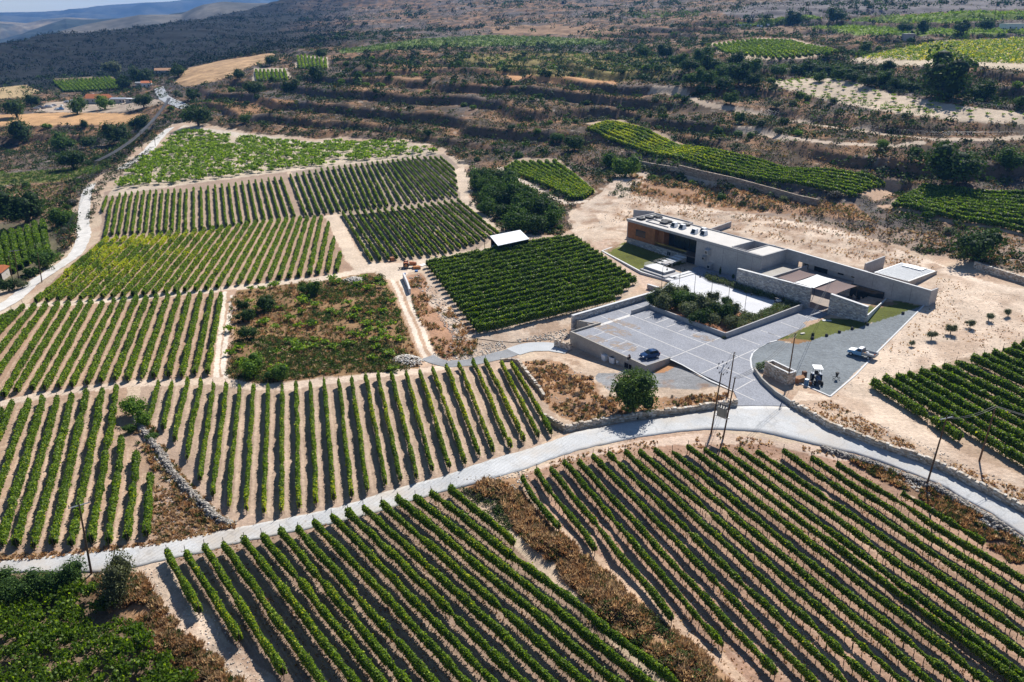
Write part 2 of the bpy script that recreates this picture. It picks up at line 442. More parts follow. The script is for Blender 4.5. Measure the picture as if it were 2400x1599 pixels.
def mat_leaf(name, trans=0.35, tint=(1.0, 1.0, 1.0)):
    m, nt, out = new_mat(name)
    at = nt.nodes.new("ShaderNodeAttribute"); at.attribute_name = "col"
    vm = nt.nodes.new("ShaderNodeVectorMath"); vm.operation = 'MULTIPLY'; vm.inputs[1].default_value = tint
    nt.links.new(at.outputs['Color'], vm.inputs[0])
    di = nt.nodes.new("ShaderNodeBsdfPrincipled"); di.inputs['Roughness'].default_value = 0.7 if trans < .3 else .55; di.inputs['Specular IOR Level'].default_value = 0.08 if trans < .3 else .22
    nt.links.new(vm.outputs[0], di.inputs['Base Color'])
    tr = nt.nodes.new("ShaderNodeBsdfTranslucent")
    v2 = nt.nodes.new("ShaderNodeVectorMath"); v2.operation = 'MULTIPLY'; v2.inputs[1].default_value = (1.7, 1.75, 0.5)
    nt.links.new(vm.outputs[0], v2.inputs[0]); nt.links.new(v2.outputs[0], tr.inputs[0])
    mx = nt.nodes.new("ShaderNodeMixShader"); mx.inputs[0].default_value = trans
    nt.links.new(di.outputs[0], mx.inputs[1]); nt.links.new(tr.outputs[0], mx.inputs[2])
    nt.links.new(mx.outputs[0], out.inputs[0])
    return m
M = {}
M['leaf'] = mat_leaf('vine_leaf', 0.38)
M['scrub'] = mat_leaf('scrub_leaf', 0.15)
M['bark'] = mat_simple('bark', (0.09, 0.065, 0.045), 0.9, 6, .3, .5)
M['pole'] = mat_simple('creosoted_wood', (0.115, 0.07, 0.042), 0.85, 3, .3, .3)
M['post'] = mat_simple('trellis_wood', (0.10, 0.08, 0.065), 0.8, 8, .3)
M['concrete_road'] = mat_simple('concrete_road', (0.46, 0.475, 0.49), 0.85, .25, .10, .2, scale2=6, amp2=.13)
M['chalk'] = mat_simple('chalk_track', (0.63, 0.60, 0.56), 0.95, .5, .15, .5, scale2=5, amp2=.15)
M['gravel_drive'] = mat_simple('gravel_drive', (0.25, 0.255, 0.265), 0.95, .3, .2, .5, scale2=8, amp2=.3)
M['paver'] = mat_simple('granite_setts', (0.255, 0.265, 0.30), 0.85, .18, .10, .3, scale2=5, amp2=.28)
M['plaza'] = mat_simple('pale_granite', (0.56, 0.565, 0.59), 0.8, .3, .06, .2, scale2=6, amp2=.10)
M['strip'] = mat_simple('pale_stone_strip', (0.60, 0.58, 0.56), 0.8, 2, .1)
M['concrete'] = mat_simple('board_concrete', (0.38, 0.37, 0.37), 0.8, .35, .12, .3, scale2=2.5, amp2=.12)
M['concrete_warm'] = mat_simple('weathered_concrete', (0.36, 0.335, 0.30), 0.85, .5, .15, .4, scale2=4, amp2=.15)
M['stone'] = mat_simple('stone_blocks', (1, 1, 1), 0.9, 3, .25, .7, attr=True, scale2=14, amp2=.2)
M['coping'] = mat_simple('white_coping', (0.62, 0.62, 0.62), 0.8, 2, .08)
M['roof'] = mat_simple('roof_membrane', (0.50, 0.475, 0.445), 0.7, .4, .07, scale2=3, amp2=.04)
M['white'] = mat_simple('white_paint', (0.78, 0.79, 0.80), 0.45, 2, .05, spec=.5)
M['corten'] = mat_simple('rusty_panel', (0.30, 0.125, 0.048), 0.75, 1.2, .25, scale2=12, amp2=.12)
M['dark'] = mat_simple('dark_metal', (0.03, 0.032, 0.036), 0.5, 4, .2)
M['zinc'] = mat_simple('zinc_roof', (0.42, 0.44, 0.47), 0.45, 1, .08, metal=.3)
M['sail_brown'] = mat_simple('brown_sail', (0.17, 0.115, 0.105), 0.85, 6, .15)
M['sail_white'] = mat_simple('white_sail', (0.80, 0.79, 0.77), 0.8, 1, .03)
M['tile'] = mat_simple('orange_tile', (0.52, 0.17, 0.07), 0.8, 2, .15)
M['plaster'] = mat_simple('plaster', (0.50, 0.46, 0.42), 0.9, 1.5, .12)
M['paint'] = mat_simple('painted', (1, 1, 1), 0.4, 3, .06, attr=True, spec=.5)
M['matte'] = mat_simple('matte_painted', (1, 1, 1), 0.8, 3, .15, attr=True)
M['deck'] = mat_simple('timber_deck', (0.16, 0.115, 0.09), 0.8, 4, .25)
M['rubber'] = mat_simple('rubber', (0.018, 0.018, 0.02), 0.85, 6, .2)
M['netting'] = mat_simple('cable_bundle', (0.10, 0.11, 0.13), 0.8, 2, .2)
def mat_glass(name, c=(0.02, 0.03, 0.035), rough=0.06):
    m, nt, out = new_mat(name)
    bs = nt.nodes.new("ShaderNodeBsdfPrincipled")
    bs.inputs['Base Color'].default_value = (*c, 1); bs.inputs['Roughness'].default_value = rough; bs.inputs['Specular IOR Level'].default_value = .35
    nt.links.new(bs.outputs[0], out.inputs[0]); return m
M['glass'] = mat_glass('dark_glass')
M['carpaint'] = mat_glass('blue_car_paint', (0.012, 0.045, 0.13), 0.22)
def mat_clear(name):
    m, nt, out = new_mat(name)
    a = nt.nodes.new("ShaderNodeBsdfTransparent"); g = nt.nodes.new("ShaderNodeBsdfGlossy"); g.inputs['Roughness'].default_value = .05
    mx = nt.nodes.new("ShaderNodeMixShader"); mx.inputs[0].default_value = .15
    nt.links.new(a.outputs[0], mx.inputs[1]); nt.links.new(g.outputs[0], mx.inputs[2]); nt.links.new(mx.outputs[0], out.inputs[0]); return m
M['clear'] = mat_clear('clear_glass')

def mat_ground():
    m, nt, out = new_mat('earth')
    at = nt.nodes.new("ShaderNodeAttribute"); at.attribute_name = "col"
    wi = nt.nodes.new("ShaderNodeAttribute"); wi.attribute_name = "wild"
    bs = nt.nodes.new("ShaderNodeBsdfPrincipled"); bs.inputs['Roughness'].default_value = 0.95; bs.inputs['Specular IOR Level'].default_value = 0.1
    f1, n1 = noise_fac(nt, .16, 5, .3, .7, .86, 1.14)
    f2, n2 = noise_fac(nt, 1.6, 5, .3, .7, .80, 1.20, .65)
    f3, n3 = noise_fac(nt, 7.0, 2, .3, .7, .86, 1.14)
    tc = nt.nodes.new("ShaderNodeTexCoord")
    vo = nt.nodes.new("ShaderNodeTexVoronoi"); vo.inputs['Scale'].default_value = 1.5
    nt.links.new(tc.outputs['Object'], vo.inputs['Vector'])
    mr = nt.nodes.new("ShaderNodeMapRange"); mr.inputs[1].default_value = .05; mr.inputs[2].default_value = .3; mr.inputs[3].default_value = .6; mr.inputs[4].default_value = 1.0
    nt.links.new(vo.outputs['Distance'], mr.inputs[0])
    mw = nt.nodes.new("ShaderNodeMix"); mw.data_type = 'FLOAT'; mw.inputs[2].default_value = 1.0
    nt.links.new(wi.outputs['Fac'], mw.inputs[0]); nt.links.new(mr.outputs[0], mw.inputs[3])
    nt.links.new(mulcol(nt, at.outputs['Color'], [f1, f2, f3, mw.outputs[0]]), bs.inputs['Base Color'])
    b = nt.nodes.new("ShaderNodeBump"); b.inputs['Strength'].default_value = .7; b.inputs['Distance'].default_value = .22
    nt.links.new(n2.outputs[0], b.inputs['Height']); nt.links.new(b.outputs[0], bs.inputs['Normal'])
    nt.links.new(bs.outputs[0], out.inputs[0]); return m
M['ground'] = mat_ground()

# ---------------------------------------------------------------- ground colours
CREAM = (0.56, 0.44, 0.325); PINK = (0.44, 0.30, 0.215); TAN = (0.46, 0.345, 0.25); BROWN = (0.30, 0.195, 0.13)
DRY = (0.36, 0.19, 0.095); WHEAT = (0.50, 0.31, 0.16); GREY = (0.22, 0.225, 0.235); LAWN = (0.125, 0.135, 0.028); OLIVE = (0.16, 0.16, 0.055)
SCRUBG = (0.11, 0.10, 0.07); GREYEARTH = (0.30, 0.26, 0.225)
VP = [(-200, 720), (-60, 700), (40, 668), (110, 620), (165, 590), (185, 545), (180, 480), (205, 430), (260, 400), (340, 335), (400, 292), (430, 285), (520, 300), (640, 316), (750, 326), (950, 326), (1045, 352), (1090, 385), (1100, 440), (1120, 490), (1180, 540), (1250, 548), (1320, 545), (1370, 500), (1440, 440), (1600, 440), (1700, 490), (1850, 505), (2000, 545), (2200, 600), (2500, 660)]
vw = [tuple(v)[:2] for v in GL(VP, sub=2)]
vw = [(-3000 * .8, vw[0][1])] + vw + [(3000, vw[-1][1] + 500), (3000, 4000), (-3000, 4000)]
VEG = pip(GX + (fbm(GX / 6, GY / 6, 3, 81) - .5) * 8, GY + (fbm(GX / 6, GY / 6, 3, 82) - .5) * 8, vw).astype(float)
VEG = np.maximum(VEG, np.where(HG0 > 4, HILL, 0))
nz1 = fbm(GX / 7, GY / 7, 4, 3)[..., None]; nz2 = fbm(GX / 38, GY / 38, 4, 8)[..., None]; nz3 = fbm(GX / 2.2, GY / 2.2, 3, 13)[..., None]
cA = np.array(CREAM) * .92; cB = np.array(PINK)
colr = cA + (cB - cA) * np.clip((nz1 - .35) * 2.2, 0, 1)
hillc = np.array((0.085, 0.062, 0.042)) + (np.array((0.27, 0.155, 0.085)) - np.array((0.085, 0.062, 0.042))) * np.clip((nz1 - .42) * 4, 0, 1)
hillc = hillc + (np.array((.105, .095, .092)) - hillc) * np.clip((nz2 - .48) * 5, 0, 1) * .8
hillc = hillc + (np.array((.42, .37, .32)) - hillc) * np.clip((nz3 - .70) * 6, 0, 1) * .8
wild = np.clip(VEG, 0, 1)[..., None]
colr = colr * (1 - wild) + hillc * wild
cloud_shade = (smooth01(RR, 715, 800) * (1 - smooth01(AA + (fbm(GX / 120, GY / 120, 4, 77) - .5) * .16 + np.clip(1150 - RR, 0, 400) * -.00012, math.radians(-15.5), math.radians(-9))))[..., None]
colr = colr * (1 - cloud_shade) + np.array((.016, .019, .018)) * (0.5 + 1.1 * nz1) * cloud_shade  # left hill: dark scrub tone plus a cloud shadow painted into the ground colour
# rocky faces where terraces are steep
gr = np.gradient(HG, axis=0) / np.maximum(np.gradient(RR, axis=0), .1)
steep = np.clip((np.abs(gr) - .42) * 2.4, 0, 1)[..., None] * HILL[..., None]
colr = colr + (np.array((.13, .095, .07)) - colr) * steep * .7 * (1 - cloud_shade)
jx = (fbm(GX / 3, GY / 3, 3, 51) - .5) * 2.0; jy = (fbm(GX / 3, GY / 3, 3, 57) - .5) * 2.0
noveg = np.zeros(RR.shape, bool)
def paint(poly, color, jit=1.0, mix=1.0, var=.18, wildv=None, px=True, clear=None):
    global colr, wild
    w = np.array([tuple(v)[:2] for v in (GL(poly + [poly[0]], sub=3) if px else poly)])
    x = GX + jx * jit; y = GY + jy * jit
    r0, r1 = np.hypot(w[:, 0], w[:, 1]).min() - 3, np.hypot(w[:, 0], w[:, 1]).max() + 3
    i0, i1 = np.searchsorted(RAD, (r0, r1)); i0 = max(i0 - 1, 0)
    az = np.arctan2(w[:, 0], w[:, 1]); j0, j1 = np.searchsorted(AZ, (az.min() - .02, az.max() + .02)); j0 = max(j0 - 1, 0)
    sl = (slice(i0, i1 + 1), slice(j0, j1 + 1))
    ins = pip(x[sl], y[sl], w)[..., None]
    c = np.array(color) * (1 + var * (nz1[sl] - .5) * 2 + var * (nz3[sl] - .5))
    colr[sl] = np.where(ins, colr[sl] * (1 - mix) + c * mix, colr[sl])
    if wildv is not None: wild[sl] = np.where(ins, wildv, wild[sl])
    noveg[sl] = np.where(ins[..., 0], not (wildv or 0) > 0, noveg[sl])
    return sl, ins
def paint_line(pts, width, color, jit=.5, mix=1.0, px=True, var=.15, wildv=0.0):
    global colr
    w = [v for v in (GL(pts, sub=3) if px else [Vector(p) for p in pts])]
    left = []; right = []
    for i, p in enumerate(w):
        a = w[max(i - 1, 0)]; b = w[min(i + 1, len(w) - 1)]
        d = Vector((b.x - a.x, b.y - a.y, 0)); d = d.normalized() if d.length > 0 else Vector((1, 0, 0))
        nn = Vector((-d.y, d.x, 0)) * width / 2
        left.append(p + nn); right.append(p - nn)
    # quads one by one so that bends do not cancel
    for i in range(len(w) - 1):
        paint([left[i], left[i + 1], right[i + 1], right[i]], color, jit, mix, var, wildv, px=False)

# soils of the trellised fields and open ground near the camera
paint([(340, 880), (520, 893), (820, 880), (1210, 832), (1330, 1010), (1225, 1060), (1000, 1130), (800, 1190), (510, 1245), (400, 1125), (310, 985)], (.39, .285, .215), .6)
paint([(-60, 920), (290, 888), (312, 1000), (400, 1135), (520, 1245), (350, 1285), (-60, 1330)], (.40, .275, .195), .6)
paint([(-60, 740), (100, 712), (535, 672), (512, 890), (290, 900), (-60, 945)], (.38, .25, .175), .5)
paint([(60, 712), (250, 548), (600, 505), (775, 500), (825, 635), (520, 680), (100, 712)], (.37, .25, .18), .5)
paint([(232, 562), (243, 450), (440, 425), (670, 400), (718, 507), (450, 545)], (.35, .255, .195), .5)
paint([(680, 400), (1040, 360), (1085, 400), (1078, 462), (722, 507)], (.32, .25, .20), .5)
paint([(795, 495), (1075, 462), (1175, 548), (1120, 585), (868, 614)], (.35, .27, .21), .5)
paint([(250, 462), (300, 400), (380, 350), (420, 300), (520, 312), (700, 335), (940, 330), (1035, 360), (680, 402), (440, 432)], (.50, .41, .32), .8)
paint([(415, 320), (430, 298), (540, 318), (700, 338), (940, 340), (700, 330), (520, 306), (430, 293), (405, 312)], (.58, .50, .41), .5)
paint([(385, 1290), (560, 1258), (800, 1200), (1062, 1138), (1100, 1175), (1215, 1290), (1400, 1470), (1560, 1640), (700, 1640), (560, 1520)], (.30, .21, .155), .6, var=.3)
paint([(1200, 1120), (1330, 1070), (1500, 1040), (1800, 1035), (1990, 1075), (2200, 1200), (2420, 1350), (2460, 1660), (1740, 1660), (1500, 1400), (1300, 1220)], (.35, .22, .155), .6, var=.3)
paint([(985, 610), (1130, 585), (1350, 545), (1500, 665), (1440, 715), (1350, 740), (1115, 795)], (.40, .31, .24), .5)
paint([(2035, 890), (2420, 795), (2480, 1170), (2300, 1090)], (.38, .28, .20), .5)
# dry grass bank between the two front fields
paint([(1085, 1140), (1160, 1170), (1215, 1250), (1320, 1350), (1420, 1460), (1560, 1570), (1640, 1650), (1760, 1650), (1640, 1520), (1500, 1410), (1400, 1330), (1300, 1240), (1210, 1120), (1150, 1115)], (.42, .26, .15), .8, wildv=.5, var=.35)
paint([(1210, 1125), (1300, 1240), (1400, 1330), (1500, 1410), (1640, 1520), (1770, 1650), (1800, 1650), (1690, 1530), (1530, 1400), (1420, 1310), (1320, 1240), (1230, 1120)], (.48, .34, .24), .8)
# bottom-left: cream path, grass bank, dark bush vine plot
paint([(-60, 1345), (230, 1350), (300, 1400), (420, 1500), (560, 1640), (-60, 1660)], (.16, .10, .06), 1.0, wildv=.6)
paint([(215, 1345), (330, 1345), (400, 1430), (560, 1580), (600, 1650), (480, 1650), (330, 1500), (240, 1420)], (.38, .23, .13), 1.0, wildv=.6, var=.4)
paint([(325, 1335), (392, 1292), (440, 1400), (560, 1520), (700, 1660), (560, 1660), (420, 1520), (350, 1420)], (.56, .44, .34), .9, var=.25)
paint([(-60, 1420), (210, 1390), (330, 1480), (440, 1620), (430, 1660), (-60, 1660)], (.19, .135, .09), 1.0)
# wild central plot
paint([(536, 700), (545, 675), (700, 655), (900, 636), (935, 690), (965, 780), (1000, 830), (975, 870), (800, 880), (620, 902), (528, 890)], (.27, .165, .085), .8, wildv=.4, var=.45)
paint([(950, 650), (990, 640), (1060, 720), (1130, 790), (1120, 840), (1030, 845), (985, 760)], (.37, .215, .135), .8, wildv=.5, var=.35)
paint([(1000, 640), (1040, 690), (1110, 782), (1200, 770), (1340, 738), (1335, 770), (1250, 800), (1190, 805), (1080, 800), (1000, 700)], (.53, .42, .33), .8, var=.2)
paint([(1110, 805), (1190, 800), (1250, 790), (1330, 770), (1335, 800), (1230, 800), (1110, 845), (1060, 840)], (.46, .36, .28), .8, wildv=.5, var=.3)
# mound with the dark tree
paint([(1215, 845), (1290, 830), (1400, 850), (1500, 880), (1600, 862), (1720, 912), (1725, 955), (1600, 965), (1470, 985), (1360, 1000), (1290, 960), (1250, 900)], (.50, .385, .29), .8, var=.2, wildv=.3)
paint([(1225, 850), (1300, 845), (1390, 885), (1400, 930), (1520, 930), (1700, 930), (1700, 950), (1480, 985), (1355, 995), (1290, 960), (1250, 900)], (.36, .215, .125), 1.2, wildv=.5, var=.4)
paint([(1400, 872), (1519, 878), (1560, 862), (1590, 858), (1710, 905), (1640, 915), (1540, 908), (1440, 915), (1400, 900)], (.25, .25, .255), 1.2, var=.15)
paint([(1525, 868), (1570, 848), (1590, 856), (1560, 872), (1540, 874)], (.42, .22, .11), .5)
# strip below the road by the right-hand vines, and around the terrain right of the drive
paint([(1230, 1105), (1330, 1070), (1480, 1035), (1680, 1012), (1900, 1045), (2000, 1075), (2040, 1090), (1960, 1080), (1800, 1040), (1500, 1048), (1280, 1095)], (.55, .42, .33), .6)
paint([(1975, 1070), (2100, 1100), (2300, 1200), (2420, 1275), (2420, 1370), (2330, 1290), (2160, 1170), (2050, 1120)], (.27, .17, .11), 1.0, wildv=.5, var=.4)
paint([(1850, 945), (1870, 915), (1950, 932), (2165, 715), (2190, 690), (2200, 640), (2420, 690), (2560, 700), (2560, 900), (2420, 800), (2050, 892), (2030, 905), (2250, 1060), (2440, 1130), (2440, 1200), (2200, 1085), (1950, 1000)], (.62, .49, .38), .8, var=.14)
paint([(1850, 945), (1950, 935), (2100, 1020), (2300, 1110), (2420, 1150), (2440, 1200), (2200, 1085), (1950, 1000)], (.48, .36, .265), 1.0, var=.3, wildv=.4)
# ground behind the building
paint([(1330, 500), (1400, 460), (1470, 440), (1560, 470), (1700, 500), (1850, 510), (2000, 560), (2150, 600), (2240, 640), (2205, 700), (2000, 660), (1800, 580), (1560, 510), (1470, 560), (1420, 600), (1370, 580), (1340, 545)], (.55, .43, .33), 1.0, var=.25, wildv=.3)
paint([(1365, 575), (1420, 560), (1470, 575), (1420, 590), (1500, 640), (1560, 675), (1520, 690), (1495, 660), (1400, 600)], (.52, .38, .29), .5)
paint_line([(1480, 468), (1600, 490), (1750, 505), (1850, 520), (1960, 545), (2080, 585), (2180, 620), (2280, 660), (2420, 690)], 4.0, (.66, .53, .42), .4)
paint([(1750, 500), (1860, 495), (1990, 520), (2180, 545), (2420, 560), (2420, 640), (2200, 600), (2050, 560), (1900, 525)], (.30, .225, .175), 1.0, wildv=.6, var=.35)
# hillside tracks and terraces
paint_line([(1525, 207), (1600, 222), (1660, 246), (1750, 263), (1850, 284), (1950, 298), (2080, 316), (2200, 327), (2420, 326)], 5.0, (.43, .34, .26), .6)
paint_line([(1725, 302), (1850, 324), (1960, 336), (2100, 342), (2170, 333)], 3.5, (.50, .40, .31), .5)
paint([(1800, 192), (1860, 185), (1930, 184), (1990, 190), (2100, 222), (2250, 248), (2420, 268), (2420, 292), (2250, 285), (2100, 266), (1950, 238), (1850, 212)], (.52, .42, .32), .8)
paint([(1980, 142), (2060, 125), (2200, 96), (2420, 90), (2420, 170), (2250, 152), (2150, 155), (2040, 150)], (.50, .41, .30), .8)
paint([(1660, 100), (1760, 88), (1860, 92), (1975, 121), (1880, 138), (1760, 143), (1680, 122)], (.44, .34, .24), .6)
paint([(1370, 290), (1440, 280), (1550, 312), (1610, 345), (1850, 395), (2090, 432), (2020, 462), (1800, 424), (1600, 382), (1470, 340)], (.40, .30, .21), .8)
paint_line([(1170, 392), (1175, 402), (1225, 425), (1276, 455), (1330, 478), (1380, 470)], 2.6, (.58, .48, .39), .3)
paint([(1180, 390), (1210, 370), (1310, 372), (1400, 450), (1350, 472)], (.40, .31, .22), .5)
paint([(2085, 475), (2160, 430), (2420, 455), (2420, 545), (2250, 512)], (.36, .27, .19), .6)
paint_line([(2030, 460), (2060, 450), (2110, 440)], 6, (.48, .33, .23), .6)
paint_line([(2060, 480), (2200, 512), (2420, 552)], 2.5, (.44, .30, .21), .5)
paint([(1600, 392), (1700, 418), (1850, 455), (1930, 478), (1850, 480), (1700, 450), (1600, 428)], (.50, .40, .31), .6)
paint([(1470, 400), (1600, 420), (1800, 455), (2000, 480), (2050, 520), (1900, 505), (1700, 495), (1480, 455)], (.36, .215, .13), 1.2, wildv=.6, var=.4)
paint([(1385, 470), (1450, 410), (1530, 400), (1500, 440), (1440, 480), (1340, 540), (1330, 510)], (.54, .43, .34), 1.0, var=.25)
paint([(1060, 400), (1085, 390), (1105, 425), (1095, 460), (1150, 520), (1170, 545), (1130, 520), (1080, 470)], (.56, .45, .35), .8)
paint([(1000, 140), (1200, 122), (1500, 128), (1620, 150), (1560, 185), (1440, 190), (1250, 185), (1150, 165)], (.24, .19, .07), 2.5, wildv=.4, var=.4)
paint([(1150, 165), (1250, 178), (1440, 188), (1450, 200), (1250, 192), (1160, 176)], (.46, .25, .12), 1.2)
paint([(820, 205), (900, 165), (1000, 140), (1050, 160), (950, 200), (850, 215)], (.30, .18, .10), 2.0, var=.4, wildv=.5)
paint([(500, 240), (600, 232), (700, 235), (660, 262), (560, 270), (500, 262)], (.30, .17, .09), 2.0, var=.4, wildv=.5)
paint([(1150, 62), (1300, 60), (1450, 70), (1560, 80), (1500, 90), (1300, 80), (1150, 78)], (.27, .17, .10), 3.0, var=.4, wildv=.5)
paint([(790, 118), (1000, 90), (1150, 82), (1425, 94), (1425, 106), (1200, 108), (1000, 112), (800, 126)], (.13, .17, .045), 1.0)
paint([(1590, 90), (1700, 75), (1850, 60), (1950, 70), (1760, 92), (1640, 105)], (.22, .145, .095), 2, var=.4, wildv=.5)
paint([(1715, 56), (1900, 38), (1925, 46), (1760, 62)], (.17, .23, .04), 1.0)
paint([(1890, 62), (2000, 57), (2140, 72), (2420, 64), (2420, 80), (2160, 84), (2000, 82)], (.17, .23, .04), 1.0)
paint([(1990, 44), (2200, 34), (2420, 24), (2420, 42), (2200, 55), (2000, 53)], (.17, .23, .04), 1.0)
paint([(1690, 32), (1750, 12), (1900, -5), (2440, -20), (2440, 20), (2200, 30), (1990, 40), (1900, 34), (1750, 48)], (.15, .135, .135), 3, wildv=.6, var=.35)
# left side fields
paint([(408, 196), (440, 160), (520, 142), (640, 125), (650, 140), (590, 155), (560, 172), (500, 192), (440, 203)], (.43, .28, .155), 3, var=.5)
paint([(-40, 270), (150, 264), (340, 266), (300, 292), (200, 293), (-40, 296)], (.50, .30, .15), 1.0, var=.25)
paint([(-40, 235), (0, 205), (60, 199), (95, 214), (60, 228)], (.42, .31, .17), 1.5)
paint([(125, 184), (262, 178), (290, 206), (200, 218), (140, 212)], (.20, .16, .09), .8)
paint([(-40, 412), (150, 394), (260, 384), (235, 405), (150, 424), (-40, 438)], (.15, .15, .05), 1.0)
paint([(-40, 440), (180, 425), (170, 500), (-40, 525)], (.24, .15, .09), 1.5, wildv=.4)
paint([(-40, 530), (110, 515), (150, 600), (40, 660), (-40, 680)], (.15, .13, .08), 1.0)
paint([(592, 190), (595, 160), (672, 160), (685, 186)], (.52, .43, .33), .8)
paint([(692, 160), (695, 130), (768, 134), (770, 160)], (.52, .43, .33), .8)
paint([(80, 262), (110, 240), (200, 235), (330, 232), (420, 235), (300, 262), (200, 265)], (.40, .32, .25), 1.2, var=.4)
# dirt tracks
TR = (.60, .49, .385)
paint_line([(-40, 745), (0, 731), (102, 713), (204, 708), (306, 700), (408, 689), (510, 679), (612, 669), (680, 660), (748, 654), (800, 645), (868, 632), (953, 627), (1000, 616), (1038, 606), (1106, 596), (1150, 582)], 3.4, TR, .4)
paint_line([(534, 680), (529, 737), (520, 805), (513, 856), (514, 895)], 4.0, (.46, .31, .22), .4)
paint_line([(527, 684), (522, 737), (514, 805), (507, 856), (506, 893)], .9, (.72, .62, .52), .25)
paint_line([(545, 690), (538, 737), (529, 805), (523, 856), (530, 893)], .9, (.72, .62, .52), .25)
paint_line([(-40, 955), (100, 925), (300, 898), (510, 893), (595, 908), (680, 905), (800, 890), (902, 876), (1000, 868), (1060, 858)], 2.6, (.58, .46, .36), .5)
paint_line([(915, 645), (940, 679), (955, 720), (972, 754), (985, 788), (997, 822), (1020, 850)], 4.0, (.47, .32, .22), .4)
paint_line([(915, 650), (932, 679), (946, 720), (962, 754), (975, 788), (987, 822), (1005, 850)], 1.0, (.72, .61, .5), .25)
paint_line([(930, 645), (950, 679), (966, 720), (982, 754), (996, 788), (1008, 822), (1030, 845)], 1.0, (.72, .61, .5), .25)
paint([(820, 640), (860, 615), (930, 618), (1000, 605), (1000, 628), (960, 640), (935, 660), (905, 655), (880, 638)], TR, .6)
paint_line([(775, 505), (795, 540), (812, 575), (828, 605), (850, 630)], 4.2, (.60, .48, .37), .4)
paint([(825, 648), (850, 648), (850, 665), (825, 668)], (.6, .55, .48), .4)
for (k0, k1) in (((2190, 700), (2400, 735)), ((2200, 715), (2420, 775)), ((2185, 725), (2380, 800)), ((2240, 690), (2440, 705))):
    pts = [(k0[0] + (k1[0] - k0[0]) * t / 6, k0[1] + (k1[1] - k0[1]) * t / 6 - 14 * math.sin(math.pi * t / 6)) for t in range(7)]
    paint_line(pts, .7, (.70, .57, .45), .3, .6)
    paint_line([(x + 6, y + 5) for x, y in pts], .35, (.40, .29, .21), .3, .5)
# lawns and gravel yard
A0 = Vector((30.89, 210.28, 0)); UA = Vector((0.6085, -0.79355, 0)); WB = Vector((0.79355, 0.6085, 0))
def LB(a, b, z=0.0): return A0 + UA * a + WB * b + Vector((0, 0, z))
def lb_inv(v):
    d = Vector((v[0], v[1], 0)) - A0
    return d.dot(UA), d.dot(WB)
paint([LB(-.2, 0), LB(1.9, -9.8), LB(20.4, -14.2), LB(20, -11), LB(22, -2), LB(22, 0)], LAWN, .1, px=False, var=.3, wildv=0)
YARD = [(2160, 716), (2117, 733), (2060, 752), (2033, 760), (2000, 770), (1967, 777), (1937, 784), (1905, 797), (1870, 805), (1821, 799), (1790, 808), (1767, 822), (1759, 839), (1762, 866), (1790, 875), (1860, 880), (1870, 895), (1945, 930), (2060, 822), (2166, 717)]
paint(YARD, (.205, .225, .24), .25, var=.12, wildv=0)
paint([(1821, 797), (1870, 805), (1905, 797), (1937, 786), (1967, 778), (2000, 771), (2033, 760), (2060, 752), (2117, 733), (2160, 716), (2100, 705), (2035, 718), (2028, 747), (1933, 747)], (.105, .120, .028), .5, var=.35, wildv=0)
paint([(1821, 797), (1870, 805), (1900, 799), (1860, 792)], (.30, .17, .08), .5)
paint([(2035, 718), (2060, 706), (2110, 712), (2060, 722)], (.22, .15, .09), .5)

def blotch(poly, color, amt, sc=4.0, thr=.48, seed=101):
    global colr
    sl, ins = paint(poly, color, 1.0, 0.0)
    a = np.clip((fbm(GX[sl] / sc, GY[sl] / sc, 5, seed) - thr) * 6, 0, 1)[..., None] * amt * ins
    colr[sl] = colr[sl] * (1 - a) + np.array(color) * a
blotch([(1330, 500), (1400, 440), (1480, 400), (1560, 460), (1700, 490), (1850, 500), (2000, 545), (2150, 595), (2240, 640), (2205, 700), (2000, 660), (1800, 580), (1560, 510), (1470, 560), (1420, 600), (1370, 580), (1340, 545)], (.30, .19, .125), .75)
blotch([(1330, 500), (1400, 440), (1560, 460), (1850, 500), (2150, 595), (2240, 640), (2205, 700), (2000, 660), (1560, 510), (1420, 600), (1340, 545)], (.62, .52, .42), .5, 2.2, .55, 105)
blotch([(1850, 945), (1950, 932), (2165, 715), (2200, 640), (2440, 690), (2440, 800), (2050, 892), (2030, 905), (2440, 1130), (2440, 1200), (1950, 1000)], (.40, .28, .20), .6, 5, .5, 107)
blotch([(1000, 640), (1110, 782), (1200, 770), (1340, 738), (1335, 800), (1190, 805), (1080, 800), (1000, 700)], (.33, .22, .15), .7, 3, .48, 109)
blotch([(1215, 845), (1290, 830), (1500, 880), (1720, 912), (1725, 955), (1470, 985), (1360, 1000), (1250, 900)], (.27, .17, .11), .7, 3, .5, 111)
blotch([(1230, 1105), (1330, 1070), (1480, 1035), (1680, 1012), (1900, 1045), (2040, 1090), (1800, 1040), (1280, 1095)], (.38, .25, .175), .7, 3, .48, 113)
blotch([(325, 1335), (392, 1292), (560, 1520), (700, 1660), (560, 1660), (350, 1420)], (.34, .22, .15), .7, 2.5, .5, 115)
blotch([(300, 1000), (400, 1130), (520, 1245), (350, 1285), (350, 1130), (290, 1010)], (.30, .20, .13), .7, 3, .48, 117)
# sink the ground under built floors
def sink(poly_ab, z):
    w = np.array([tuple(LB(*p))[:2] for p in poly_ab])
    ins = pip(GX, GY, w)
    HG[ins] = np.minimum(HG[ins], z)
sink([(39.9, -54.2), (59.4, -54.2), (59.4, -46), (62, -30), (62, -5), (26, -5), (26, -30), (35, -24), (35, -48), (39.9, -50)], -.35)
sink([(57, -4.6), (65.2, -4.6), (65.2, -8.5), (60, -27), (57, -27)], 0.0)
sink([(0.5, .5), (43, .5), (43, 9), (0.5, 9)], -.4)
sink([(41.5, -4.5), (65, -4.5), (65, 9), (43, 9)], -.25)
